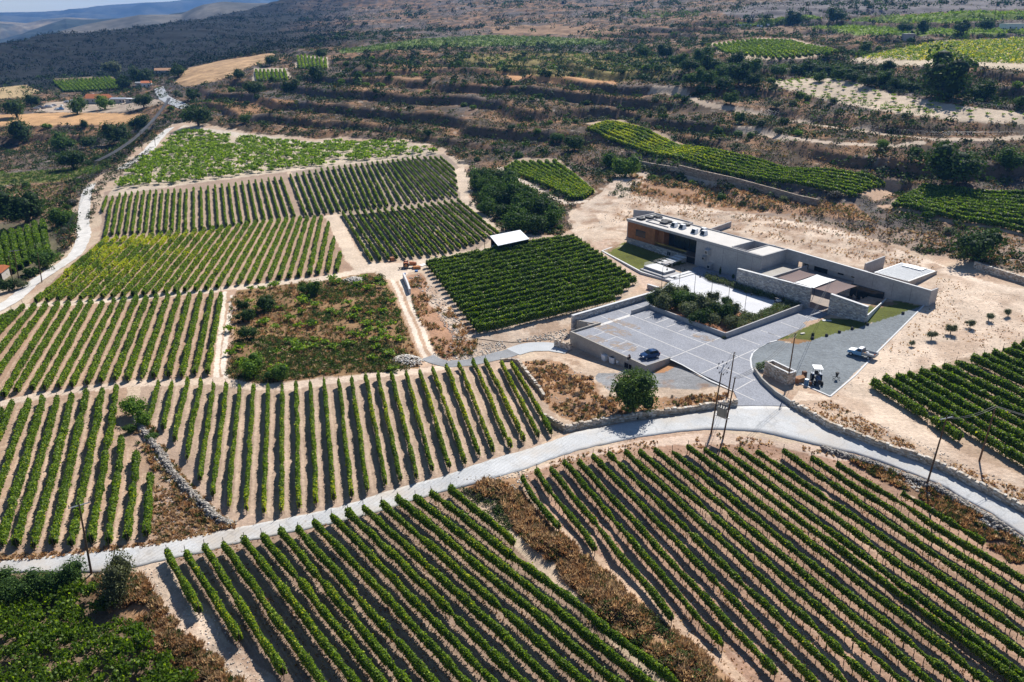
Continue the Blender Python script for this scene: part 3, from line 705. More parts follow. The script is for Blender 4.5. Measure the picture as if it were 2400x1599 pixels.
# land outside the traced part, far below and around
mb = MB(); 
for k in range(48):
    t0, t1 = 2 * math.pi * k / 48, 2 * math.pi * (k + 1) / 48
    mb.add([(0, 0, -75), (16000 * math.sin(t1), 16000 * math.cos(t1), -75), (16000 * math.sin(t0), 16000 * math.cos(t0), -75)], [(0, 2, 1)])
M['plain'] = mat_simple('far_plain', (0.14, 0.14, 0.10), .95, .004, .3)
tag(mb.obj('valley_floor', M['plain']), kind='structure')

# far ridges: real hills standing one behind the other
def hill(name, pts, Z, depth, base, col, seed, front=None, px_ext=0):
    """ridge line traced in the photo at distance Z; the slope falls towards the camera and away behind"""
    front = front or depth
    xs = np.array([p[0] for p in pts], float); ys = np.array([p[1] for p in pts], float)
    X = np.linspace(xs[0], xs[-1], 260); Y = np.interp(X, xs, ys)
    ws = np.concatenate([np.linspace(-1, 0, 36), np.linspace(0, 1, 12)[1:]])
    V = []; C = []
    for x, y in zip(X, Y):
        dx, dy, dz = ray(x, y); hr = math.hypot(dx, dy)
        R0 = Z; top = HC + dz / hr * R0
        for w in ws:
            r = R0 + (front * w if w < 0 else depth * w)
            f = max(1 - abs(w) ** (1.25), 0)
            V.append((dx / hr * r, dy / hr * r, base + (top - base) * f))
    V = np.array(V); 
    amp = Z * .006
    nzz = fbm(V[:, 0] / (Z * .045), V[:, 1] / (Z * .045), 5, seed) - .5
    wrep = np.tile(np.abs(ws), len(X))
    V[:, 2] += nzz * amp * 3 * np.clip(wrep * 3, .12, 1)
    cn = fbm(V[:, 0] / (Z * .02), V[:, 1] / (Z * .02), 4, seed + 3)[:, None]
    c = np.array(col[0]) + (np.array(col[1]) - np.array(col[0])) * np.clip((cn - .38) * 3.5, 0, 1)
    m = len(ws); ii = np.arange(len(X) - 1)[:, None] * m + np.arange(m - 1)[None]
    f = np.stack([ii, ii + m, ii + m + 1, ii + 1], -1).reshape(-1, 4)
    o = np_obj(name, np_mesh(name, V, f, M['ground_far'], c, smooth=True)); tag(o, kind='structure')
    return o
M['ground_far'] = mat_simple('far_hillside', (1, 1, 1), .95, .05, .25, attr=True, scale2=.012, amp2=.2)
hill('grey_terraced_hill', [(60, 110), (110, 88), (146, 71), (204, 57), (265, 46), (326, 34), (367, 34), (425, 35), (455, 20), (476, 12), (520, 5), (578, 7), (629, 8), (700, 0), (800, -6), (1000, -10)], 2300, 700, -70, ((.06, .062, .055), (.13, .12, .10)), 3, front=650)
hill('dark_ridge', [(360, 45), (372, 40), (400, 32), (430, 28), (460, 22), (520, 20)], 2900, 300, -70, ((.012, .022, .020), (.03, .04, .035)), 7, front=260)
hill('blue_ridge', [(-60, 112), (20, 98), (65, 74), (102, 61), (153, 44), (190, 45), (240, 43), (289, 42), (340, 50), (420, 70)], 3300, 500, -70, ((.015, .028, .028), (.035, .05, .042)), 9, front=400)
hill('pale_hill', [(-400, 60), (-100, 58), (0, 50), (60, 54), (100, 46), (150, 42), (230, 45), (300, 50)], 4300, 600, -70, ((.07, .075, .06), (.22, .18, .12)), 15, front=500)
hill('mountain', [(-900, 30), (-300, 34), (0, 28), (68, 27), (110, 26), (153, 24), (204, 20), (230, 15), (255, 12), (306, 10), (340, 7), (391, 5), (442, -2), (520, -10), (620, -20), (900, -30)], 7500, 1500, -75, ((.02, .03, .03), (.07, .075, .06)), 21, front=1600)

# ---------------------------------------------------------------- foliage builders
def leaf_quads(pts, size, cols, up=0.6, out=None, seed=None):
    """one small diamond leaf per point, random tilt, biased upward or outward"""
    N = len(pts); g = rng
    nrm = g.normal(size=(N, 3)); nrm[:, 2] = nrm[:, 2] + up
    if out is not None: nrm += out
    nrm /= np.linalg.norm(nrm, axis=1)[:, None] + 1e-9
    t = g.normal(size=(N, 3)); t -= (t * nrm).sum(1)[:, None] * nrm
    t /= np.linalg.norm(t, axis=1)[:, None] + 1e-9
    b = np.cross(nrm, t)
    s = (np.asarray(size) * g.uniform(.7, 1.3, N))[:, None] * .5
    v = np.stack([pts - t * s, pts + b * s * .85 - nrm * s * .15, pts + t * s, pts - b * s * .85 - nrm * s * .15], 1).reshape(-1, 3)
    f = np.arange(N * 4).reshape(N, 4)
    c = np.repeat(cols, 4, axis=0)
    return v, f, c

G_DARK = np.array((.045, .088, .010)); G_MID = np.array((.115, .195, .018)); G_LITE = np.array((.26, .36, .028)); G_YEL = np.array((.55, .50, .025))
def vine_cols(n, yel, light, g=None):
    """mix of leaf greens; yel, light are arrays 0..1"""
    g = g or rng
    t = g.random(n)[:, None]
    c = G_DARK + (G_MID - G_DARK) * t
    k = (g.random(n) < light * .55)[:, None]
    c = np.where(k, G_MID + (G_LITE - G_MID) * g.random(n)[:, None], c)
    k = (g.random(n) < yel)[:, None]
    c = np.where(k, G_LITE + (G_YEL - G_LITE) * g.random(n)[:, None], c)
    return c * g.uniform(.8, 1.2, n)[:, None]

def row_foliage(name, W, leaf, per_m, width=.42, z0=.5, z1=1.75, yel=.03, light=.35, seed=0, gap=.03, core=True, patch=None):
    W = np.array([tuple(p) for p in W]); seg = np.linalg.norm(np.diff(W[:, :2], axis=0), axis=1); L = seg.sum()
    cum = np.concatenate([[0], np.cumsum(seg)])
    N = int(L * per_m)
    s = rng.random(N) * L
    # plants roughly every 1.2 m, each with its own vigour
    npl = max(int(L / 1.2), 2)
    vig = np.clip(rng.normal(1.0, .15, npl), .6, 1.35)
    dead = rng.random(npl) < gap
    vig[dead] *= rng.uniform(.25, .6, dead.sum())
    def V(x): return np.interp(x / L * (npl - 1), np.arange(npl), vig) * (0.96 + .16 * (vnoise(x / .55, x * 0 + seed, 7) - .4))
    k = V(s)
    keepm = rng.random(N) < np.clip(k * 1.15, 0, 1)
    s = s[keepm]; k = k[keepm]; N = len(s)
    th = rng.uniform(-.35, math.pi + .35, N); rr = rng.uniform(.55, 1.0, N) ** .5 * np.where(rng.random(N) < .06, rng.uniform(1.05, 1.45, N), 1)
    zc = (z0 + z1) / 2 - .12; hh = (z1 - z0) / 2 + .12
    lat = np.cos(th) * width * rr * k
    zz = zc + np.sin(th) * hh * rr * k
    low = rng.random(N) < .25
    zz = np.where(low, rng.uniform(z0, zc, N), zz)
    x = np.interp(s, cum, W[:, 0]); y = np.interp(s, cum, W[:, 1]); z = np.interp(s, cum, W[:, 2])
    dx = np.gradient(W[:, 0]); dy = np.gradient(W[:, 1]); dl = np.hypot(dx, dy) + 1e-9
    nx = np.interp(s, cum, -dy / dl); ny = np.interp(s, cum, dx / dl)
    wob = (vnoise(s / 3.1, np.full(N, seed * 3.3), 2) - .5) * .22
    lat = lat + wob
    pts = np.stack([x + nx * lat, y + ny * lat, z + zz], 1)
    out = np.stack([nx * np.cos(th), ny * np.cos(th), np.sin(th) * .6], 1) * 1.2
    pn = fbm(pts[:, 0] / 9, pts[:, 1] / 9, 3, 31)
    yl = yel * np.clip((pn - .35) * 5, .1, 3)
    if patch is not None:
        yl = yl + patch(pts[:, 0], pts[:, 1])
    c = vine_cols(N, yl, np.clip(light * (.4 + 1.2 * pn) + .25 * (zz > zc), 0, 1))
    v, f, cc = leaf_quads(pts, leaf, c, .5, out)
    faces = [f]
    if core:
        m = max(int(L / 1.0), 2); S = np.linspace(0, L, m + 1)
        kk = V(S) * .62; cx = np.interp(S, cum, W[:, 0]); cy = np.interp(S, cum, W[:, 1]); cz = np.interp(S, cum, W[:, 2])
        ax = np.interp(S, cum, -dy / dl); ay = np.interp(S, cum, dx / dl)
        w2 = (vnoise(S / 3.1, np.full(len(S), seed * 3.3), 2) - .5) * .22
        ring = []
        for q in range(6):
            t = 2 * math.pi * q / 6
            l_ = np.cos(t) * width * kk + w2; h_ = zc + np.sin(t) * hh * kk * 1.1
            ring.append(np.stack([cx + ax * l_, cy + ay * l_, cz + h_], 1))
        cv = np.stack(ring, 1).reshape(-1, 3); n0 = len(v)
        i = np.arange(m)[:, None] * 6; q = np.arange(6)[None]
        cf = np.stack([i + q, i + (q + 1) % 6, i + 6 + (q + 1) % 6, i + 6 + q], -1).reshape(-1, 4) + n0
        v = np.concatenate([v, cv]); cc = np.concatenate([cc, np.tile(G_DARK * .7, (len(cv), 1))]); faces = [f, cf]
    return np_mesh(name, v, faces, M['leaf'], cc)

# shared trunk and post meshes
trunk_me = []
for k in range(3):
    mb = MB(); random.seed(k)
    a = (0, 0, -.05); b = (random.uniform(-.06, .06), random.uniform(-.06, .06), .35); c = (random.uniform(-.1, .1), random.uniform(-.1, .1), .85)
    mb.tube(a, b, .05, .04, 5); mb.tube(b, c, .04, .03, 5)
    trunk_me.append(mb.mesh('vine_trunk', M['bark']))
mb = MB(); mb.tube((0, 0, -.1), (0, 0, 2.1), .045, .04, 5); post_me = mb.mesh('trellis_post', M['post'])
def add_children(root, W, posts=6.0, trunks=1.2):
    W = np.array([tuple(p) for p in W]); seg = np.linalg.norm(np.diff(W[:, :2], axis=0), axis=1); L = seg.sum(); cum = np.concatenate([[0], np.cumsum(seg)])
    def at(s): return (float(np.interp(s, cum, W[:, 0])), float(np.interp(s, cum, W[:, 1])), float(np.interp(s, cum, W[:, 2])))
    o0 = root.location
    if posts:
        n = max(int(round(L / posts)), 1)
        for i in range(n + 1):
            o = bpy.data.objects.new('trellis_post', post_me); link(o, root)
            p = at(min(max(i * L / n, .02), L - .02)); o.location = (p[0] - o0[0], p[1] - o0[1], p[2] - o0[2])
            o.rotation_euler = (random.uniform(-.04, .04), random.uniform(-.04, .04), 0)
    if trunks:
        n = min(max(int(L / trunks), 1), 96)
        for i in range(n):
            o = bpy.data.objects.new('vine_trunk', trunk_me[i % 3]); link(o, root)
            p = at((i + .5) * L / n); o.location = (p[0] - o0[0], p[1] - o0[1], p[2] - o0[2]); o.rotation_euler = (0, 0, random.uniform(0, 6))

def resample(W, n):
    W = np.array([tuple(p) for p in W]); seg = np.linalg.norm(np.diff(W, axis=0), axis=1); cum = np.concatenate([[0], np.cumsum(seg)])
    S = np.linspace(0, cum[-1], n)
    return np.stack([np.interp(S, cum, W[:, i]) for i in range(3)], 1)
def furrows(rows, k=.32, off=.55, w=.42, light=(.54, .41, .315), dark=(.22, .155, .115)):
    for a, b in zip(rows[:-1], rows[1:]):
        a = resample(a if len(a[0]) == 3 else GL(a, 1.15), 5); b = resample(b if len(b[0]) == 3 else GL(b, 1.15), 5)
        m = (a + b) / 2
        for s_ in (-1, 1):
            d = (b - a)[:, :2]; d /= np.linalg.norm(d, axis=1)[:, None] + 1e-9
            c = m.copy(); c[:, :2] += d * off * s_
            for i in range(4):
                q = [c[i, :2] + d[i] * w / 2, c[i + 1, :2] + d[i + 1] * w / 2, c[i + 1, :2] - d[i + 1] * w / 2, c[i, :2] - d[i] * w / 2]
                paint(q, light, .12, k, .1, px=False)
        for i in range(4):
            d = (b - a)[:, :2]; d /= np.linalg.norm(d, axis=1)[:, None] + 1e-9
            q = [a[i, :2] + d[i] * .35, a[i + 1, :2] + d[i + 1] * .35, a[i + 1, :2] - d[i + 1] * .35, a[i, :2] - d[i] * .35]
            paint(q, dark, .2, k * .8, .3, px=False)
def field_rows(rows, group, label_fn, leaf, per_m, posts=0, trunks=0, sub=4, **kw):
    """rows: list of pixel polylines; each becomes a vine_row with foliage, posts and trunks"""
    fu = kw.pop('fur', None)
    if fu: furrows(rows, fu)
    for i, line in enumerate(rows):
        if hasattr(line[0], 'x') or len(line[0]) == 3: W = [Vector(p) for p in line]
        else: W = GL(line, 1.15)
        W = resample(W, max(int((Vector(W[-1]) - Vector(W[0])).length / 3), 4))
        W[:, 2] = hat(W[:, 0], W[:, 1])
        o0 = Vector(W[0])
        root = empty('vine_row', o0, label_fn(i, len(rows)), 'vine row', group)
        loc = W - W[0]
        kk = dict(kw)
        pf = kk.get('patch')
        if pf is not None: kk['patch'] = (lambda x, y, ox=o0.x, oy=o0.y: pf(x + ox, y + oy))
        me = row_foliage('foliage', loc, leaf, per_m, seed=i, **kk)
        np_obj('foliage', me, root)
        add_children(root, W, posts, trunks)
def lerp_rows(keys, n):
    """keys: {index: polyline of pixels}; rows in between interpolated on the ground"""
    ks = sorted(keys); out = []
    m = max(len(keys[k]) for k in ks)
    Wk = {k: resample(GL(keys[k], 1.15), 6) for k in ks}
    for i in range(n):
        for a, b in zip(ks[:-1], ks[1:]):
            if a <= i <= b:
                t = (i - a) / (b - a); w = Wk[a] * (1 - t) + Wk[b] * t; out.append([tuple(p) for p in w]); break
    return out
def ext(a, b, k=.13):
    """extend a row that leaves the picture at b"""
    return [a, (b[0] + (b[0] - a[0]) * k, b[1] + (b[1] - a[1]) * k)]

# front field, left of the dry grass bank
GT = [(391, 1292), (435, 1295), (478, 1280), (524, 1275), (571, 1263), (614, 1253), (658, 1243), (697, 1238), (736, 1222), (777, 1207), (815, 1197), (851, 1187), (895, 1178), (931, 1166), (973, 1163), (1011, 1153), (1055, 1144)]
GB = [(466, 1428), (561, 1494), (663, 1573), (755, 1599), (834, 1599), (895, 1599), (953, 1599), (1017, 1599), (1094, 1599), (1157, 1599), (1228, 1599), (1300, 1599), (1371, 1599), (1446, 1599), (1521, 1599), (1592, 1599), (1205, 1270)]
rows = [([a, b] if i in (0, 1, 2, 16) else ext(a, b)) for i, (a, b) in enumerate(zip(GT, GB))]
def lab_g(i, n):
    if i == 0: return "short vine row beside the cream path, leftmost of the front field"
    if i == n - 1: return "short vine row ending at the dry grass bank, rightmost of the front field"
    return "%s vine row from the left in the front field below the road" % ordinal(i)
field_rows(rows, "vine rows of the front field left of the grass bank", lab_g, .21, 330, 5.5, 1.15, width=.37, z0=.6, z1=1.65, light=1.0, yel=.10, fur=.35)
HT = [(1224, 1117), (1257, 1102), (1290, 1096), (1323, 1081), (1357, 1081), (1389, 1066), (1426, 1061), (1464, 1056), (1499, 1056), (1535, 1051), (1576, 1056), (1612, 1045), (1652, 1051), (1693, 1051), (1734, 1051), (1775, 1056), (1836, 1054), (1902, 1071), (1963, 1086), (2115, 1154)]
HB = [(1310, 1233), (1395, 1284), (1575, 1447), (1695, 1508), (1818, 1573), (1909, 1599), (1984, 1599), (2052, 1599), (2120, 1599), (2185, 1599), (2249, 1599), (2317, 1599), (2392, 1599), (2400, 1583), (2400, 1532), (2400, 1484), (2400, 1440), (2400, 1399), (2400, 1358), (2307, 1270)]
rows = [([a, b] if i in (0, 1, 2, 3, 4, 19) else ext(a, b)) for i, (a, b) in enumerate(zip(HT, HB))]
def lab_h(i, n):
    if i == 0: return "short gappy vine row beside the grass bank, leftmost of the right-hand front field"
    if i == n - 1: return "short vine row under the rubble edge, rightmost of the right-hand front field"
    return "%s dark green vine row from the left in the right-hand front field" % ordinal(i)
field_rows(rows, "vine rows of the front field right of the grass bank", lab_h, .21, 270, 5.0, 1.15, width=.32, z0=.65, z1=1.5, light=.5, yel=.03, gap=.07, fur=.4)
# field above the road
ET = [(371, 895), (403, 892), (439, 888), (471, 890), (500, 900), (530, 900), (561, 904), (593, 904), (628, 902), (661, 904), (694, 899), (727, 897), (759, 888), (794, 892), (825, 887), (858, 881), (886, 876), (917, 875), (952, 873), (984, 870), (1013, 863), (1046, 858), (1075, 853), (1108, 844), (1137, 842), (1174, 848), (1199, 849)]
EB = [(348, 978), (381, 999), (408, 1026), (437, 1068), (467, 1117), (498, 1154), (535, 1181), (576, 1188), (617, 1193), (659, 1190), (700, 1181), (741, 1171), (782, 1163), (824, 1154), (861, 1144), (902, 1127), (939, 1119), (977, 1113), (1012, 1095), (1053, 1088), (1090, 1078), (1123, 1058), (1157, 1050), (1196, 1041), (1228, 1026), (1262, 1017), (1293, 1009)]
field_rows([[a, b] for a, b in zip(ET, EB)], "vine rows of the pale field above the road",
           lambda i, n: "%s narrow vine row from the left in the middle field above the road" % ordinal(i), .25, 140, 6, 2.4, width=.27, z0=.45, z1=1.6, light=.75, yel=.08, fur=.5,
           patch=lambda x, y: .45 * np.clip((vnoise(x / 11, y / 14, 61) - .58) * 4, 0, 1))
FT = [(2, 957), (27, 939), (66, 934), (99, 929), (133, 929), (167, 922), (201, 915), (238, 910), (272, 902), (284, 1023), (320, 1058), (352, 1110)]
FB = [(-30, 1010), (-30, 1080), (-30, 1205), (0, 1270), (36, 1267), (77, 1273), (122, 1265), (167, 1267), (211, 1260), (252, 1262), (296, 1253), (342, 1245)]
field_rows([[a, b] for a, b in zip(FT, FB)], "vine rows of the lower left field",
           lambda i, n: "%s vine row from the left in the field left of the dry stone line" % ordinal(i), .27, 150, 7, 0, width=.42, z0=.3, z1=1.5, light=.5, yel=.03, fur=.5)
DT = [(27, 728), (54, 713), (80, 713), (107, 711), (136, 706), (160, 708), (189, 706), (212, 703), (240, 706), (267, 700), (292, 694), (320, 691), (343, 694), (367, 691), (394, 688), (420, 684), (444, 686), (469, 683), (496, 681), (518, 683)]
DB = [(-30, 765), (-30, 800), (-30, 850), (-30, 900), (5, 921), (36, 910), (73, 905), (104, 904), (136, 900), (167, 897), (202, 893), (235, 887), (267, 883), (297, 883), (330, 881), (360, 875), (393, 873), (425, 875), (457, 868), (486, 868)]
field_rows([[a, b] for a, b in zip(DT, DB)], "vine rows of the left middle field",
           lambda i, n: "%s vine row from the left in the field left of the rut track" % ordinal(i), .30, 125, 7, 0, width=.42, z0=.3, z1=1.5, light=.55, yel=.03, fur=.45)
keysB = {0: [(252, 555), (82, 700)], 4: [(337, 548), (187, 694)], 10: [(459, 536), (335, 684)], 15: [(560, 523), (457, 674)], 20: [(655, 510), (581, 657)], 26: [(753, 505), (724, 638)], 27: [(770, 520), (745, 635)], 29: [(797, 592), (789, 630)]}
Y0 = G(330, 610); 
def patB(x, y):
    a = LBpix(x, y, 250, 600, 26, 60)
    return .55 * a * np.clip((vnoise(x / 4.5, y / 4.5, 71) - .30) * 2.2, 0, 1)
def LBpix(x, y, px, py, rx, ry):
    c = G(px, py); return np.exp(-(((x - c.x) / rx) ** 2 + ((y - c.y) / ry) ** 2))
def patB(x, y):
    a = LBpix(x, y, 250, 610, 16, 16) + LBpix(x, y, 330, 570, 14, 10) + .6 * LBpix(x, y, 160, 645, 12, 8) + .25 * LBpix(x, y, 420, 580, 16, 14)
    return 1.0 * np.clip(a, 0, 1) * np.clip((vnoise(x / 4.5, y / 4.5, 71) - .28) * 2.2, 0, 1)
field_rows(lerp_rows(keysB, 30), "vine rows of the broad field below the old white track",
           lambda i, n: "%s vine row from the left in the yellowing field beside the white track" % ordinal(i), .34, 90, 0, 0, width=.46, z0=.25, z1=1.5, light=.6, yel=.04, patch=patB, gap=.06, fur=.3)
keysC = {0: [(250, 458), (240, 492)], 1: [(264, 460), (245, 552)], 2: [(280, 452), (262, 545)], 13: [(437, 442), (434, 536)], 27: [(658, 413), (690, 503)]}
field_rows(lerp_rows(keysC, 28), "vine rows of the upper left field", lambda i, n: "%s thin vine row from the left in the field below the bush vines" % ordinal(i), .32, 70, 0, 0, width=.30, z0=.25, z1=1.4, light=.5, yel=.04, gap=.06, fur=.3)
keysC2 = {0: [(680, 408), (716, 501)], 6: [(767, 392), (812, 490)], 13: [(860, 380), (908, 479)], 23: [(977, 366), (1072, 456)], 24: [(993, 366), (1073, 440)], 27: [(1032, 366), (1066, 396)]}
field_rows(lerp_rows(keysC2, 28), "vine rows of the upper middle field", lambda i, n: "%s vine row from the left in the field beside the sandy circle" % ordinal(i), .32, 70, 0, 0, width=.32, z0=.3, z1=1.45, light=.55, yel=.05, gap=.12)
keysC3 = {0: [(803, 496), (871, 606)], 9: [(948, 483), (1046, 589)], 17: [(1072, 466), (1168, 545)]}
field_rows(lerp_rows(keysC3, 18), "vine rows of the field by the white shed", lambda i, n: "%s slanting vine row from the left in the field by the white-roofed shed" % ordinal(i), .32, 75, 0, 0, width=.31, z0=.3, z1=1.5, light=.6, yel=.07, gap=.09, fur=.3)
keysK = {0: [(1000, 618), (1170, 582), (1345, 554)], 14: [(1094, 744), (1290, 700), (1490, 655)], 17: [(1117, 770), (1280, 735), (1440, 698)]}
field_rows(lerp_rows(keysK, 18), "tall vine rows of the dense square block", lambda i, n: "%s tall vine row from the back in the dark square block" % ordinal(i), .34, 120, 5, 0, width=.52, z0=.4, z1=2.1, light=.28, yel=.015)
keysR = {}
RT = [(2045, 893), (2073, 883), (2103, 880), (2130, 875), (2158, 868), (2185, 862), (2212, 856), (2240, 847), (2280, 836), (2305, 831), (2328, 825), (2351, 815), (2375, 808), (2396, 802)]
RB = [(2252, 1022), (2440, 1102), (2440, 1073), (2440, 1046), (2440, 1018), (2440, 991), (2440, 966), (2440, 940), (2440, 914), (2440, 893), (2440, 873), (2440, 855), (2440, 838), (2440, 822)]
field_rows([[a, b] for a, b in zip(RT, RB)], "vine rows of the right-hand block", lambda i, n: "%s bushy vine row from the front in the block at the right edge" % ordinal(i), .30, 170, 6, 0, width=.55, z0=.3, z1=1.8, light=.5, yel=.02)
# terraces on the hillside
def patY(x, y):
    c = LBpix(x, y, 1480, 310, 26, 26) + .6 * LBpix(x, y, 1620, 365, 16, 16)
    return 1.1 * np.clip(c, 0, 1) * np.clip((vnoise(x / 6, y / 6, 75) - .25) * 2.4, 0, 1)
keysY = {0: [(1378, 298), (1480, 338), (1600, 376), (1804, 419), (2008, 455)], 6: [(1425, 283), (1545, 314), (1610, 346), (1838, 396), (2075, 432)]}
field_rows(lerp_rows({k: v for k, v in keysY.items()}, 7), "long terrace vine rows", lambda i, n: "%s long vine row from the front on the yellow-green terrace strip" % ordinal(i), .42, 90, 0, 0, width=.7, z0=.1, z1=1.7, light=.55, yel=.05, patch=patY)
keysS = {0: [(1184, 391), (1345, 462)], 3: [(1207, 376), (1365, 461)], 8: [(1298, 375), (1390, 447)]}
field_rows(lerp_rows(keysS, 9), "vine rows of the small lozenge terrace", lambda i, n: "%s vine row from the front on the small lozenge-shaped terrace" % ordinal(i), .42, 90, 0, 0, width=.65, z0=.1, z1=1.6, light=.5, yel=.10)
keysU = {0: [(2094, 477), (2250, 511), (2440, 548)], 9: [(2160, 433), (2310, 452), (2440, 462)]}
field_rows(lerp_rows(keysU, 10), "vine rows of the right-hand terrace", lambda i, n: "%s dense vine row from the front on the right-edge terrace above the winery" % ordinal(i), .45, 90, 0, 0, width=.75, z0=.1, z1=1.8, light=.35, yel=.02)
keysF = {0: [(1674, 103), (1706, 122)], 8: [(1760, 91), (1830, 136)], 17: [(1850, 93), (1965, 121)]}
field_rows(lerp_rows(keysF, 18), "vine rows of the upper terrace", lambda i, n: "%s small vine row from the left on the terrace behind the tree clump" % ordinal(i), .75, 26, 0, 0, width=.7, z0=.0, z1=1.7, light=.6, yel=.04)
field_rows(lerp_rows({0: [(600, 163), (604, 185)], 7: [(666, 163), (672, 185)]}, 8), "rows of the lower tiny plot", lambda i, n: "%s tiny vine row from the left in the lower white-soil plot" % ordinal(i), .8, 26, 0, 0, width=.7, z0=.0, z1=1.7, light=.6, yel=.04, core=False)
field_rows(lerp_rows({0: [(698, 131), (703, 158)], 7: [(762, 135), (764, 158)]}, 8), "rows of the upper tiny plot", lambda i, n: "%s tiny vine row from the left in the upper white-soil plot" % ordinal(i), .8, 26, 0, 0, width=.7, z0=.0, z1=1.7, light=.6, yel=.04, core=False)
field_rows(lerp_rows({0: [(127, 190), (152, 213)], 14: [(255, 180), (286, 206)]}, 15), "rows of the plot behind the farm", lambda i, n: "%s green row from the left in the plot behind the orange-roofed farmhouse" % ordinal(i), .9, 26, 0, 0, width=.9, z0=.0, z1=1.9, light=.5, yel=.02)
field_rows(lerp_rows({0: [(-30, 545), (-10, 650)], 7: [(98, 515), (110, 585)]}, 8), "rows of the shady valley plot", lambda i, n: "%s dark green row from the left in the left-edge valley plot" % ordinal(i), .5, 60, 0, 0, width=.8, z0=.0, z1=1.7, light=.15, yel=.0)

# the terrain sheet
nr, na = RR.shape
idx = (np.arange(nr)[:, None] * na + np.arange(na)[None])
fq = np.stack([idx[:-1, :-1], idx[:-1, 1:], idx[1:, 1:], idx[1:, :-1]], -1).reshape(-1, 4)
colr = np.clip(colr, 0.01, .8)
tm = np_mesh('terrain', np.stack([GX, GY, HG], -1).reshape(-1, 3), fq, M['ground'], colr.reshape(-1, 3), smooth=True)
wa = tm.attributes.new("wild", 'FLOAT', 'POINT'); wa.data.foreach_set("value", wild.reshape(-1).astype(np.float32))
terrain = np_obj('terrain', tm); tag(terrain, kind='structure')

# ---------------------------------------------------------------- roads
def strip_mesh(name, A, B, mat, dz=.06, n=None, cross=5, kind='structure', sub=3):
    """road surface between two traced edges"""
    a = resample(GL(A, sub=sub), n or 90); b = resample(GL(B, sub=sub), n or 90)
    a[:, :2] += (np.stack([vnoise(a[:, 0] / .9, a[:, 1] / .9, 3), vnoise(a[:, 0] / .9, a[:, 1] / .9, 4)], 1) - .5) * .35
    b[:, :2] += (np.stack([vnoise(b[:, 0] / .9, b[:, 1] / .9, 5), vnoise(b[:, 0] / .9, b[:, 1] / .9, 6)], 1) - .5) * .35
    V = []
    for k in range(cross + 1):
        V.append(a + (b - a) * k / cross)
    V = np.stack(V, 1); m = V.shape[0]
    V = V.reshape(-1, 3); V[:, 2] = hat(V[:, 0], V[:, 1]) + dz
    # a thin turned-down edge on both sides
    i = np.arange(m - 1)[:, None] * (cross + 1) + np.arange(cross)[None]
    f = np.stack([i, i + 1, i + cross + 2, i + cross + 1], -1).reshape(-1, 4)
    base = len(V); ea = V.reshape(m, cross + 1, 3)[:, 0].copy(); eb = V.reshape(m, cross + 1, 3)[:, -1].copy()
    ea[:, 2] -= .3; eb[:, 2] -= .3
    V = np.concatenate([V, ea, eb]); j = np.arange(m - 1)
    fa = np.stack([j * (cross + 1), j * (cross + 1) + cross + 1, base + j + 1, base + j], -1)
    fb = np.stack([j * (cross + 1) + cross, base + m + j, base + m + j + 1, (j + 1) * (cross + 1) + cross], -1)
    o = np_obj(name, np_mesh(name, V, [f, fa, fb], mat)); tag(o, kind=kind)
    return o
UP = [(-70, 1322), (0, 1316), (122, 1304), (238, 1292), (354, 1278), (442, 1260), (510, 1246), (558, 1238), (639, 1222), (697, 1210), (800, 1188), (902, 1154), (1038, 1117), (1157, 1076), (1225, 1058), (1276, 1040), (1344, 1016), (1385, 1007), (1480, 988), (1600, 972), (1685, 960), (1730, 953), (1850, 952), (1940, 1001), (2042, 1040), (2110, 1066), (2192, 1098), (2280, 1143), (2400, 1205), (2470, 1243)]
LO = [(-70, 1346), (0, 1342), (122, 1342), (238, 1342), (333, 1326), (388, 1314), (476, 1296), (544, 1277), (612, 1263), (714, 1243), (800, 1222), (892, 1199), (1004, 1163), (1106, 1136), (1225, 1102), (1313, 1069), (1380, 1050), (1446, 1036), (1520, 1022), (1600, 1012), (1678, 1007), (1770, 1012), (1838, 1026), (1906, 1043), (1974, 1058), (2025, 1069), (2110, 1101), (2212, 1141), (2314, 1200), (2400, 1258), (2470, 1310)]
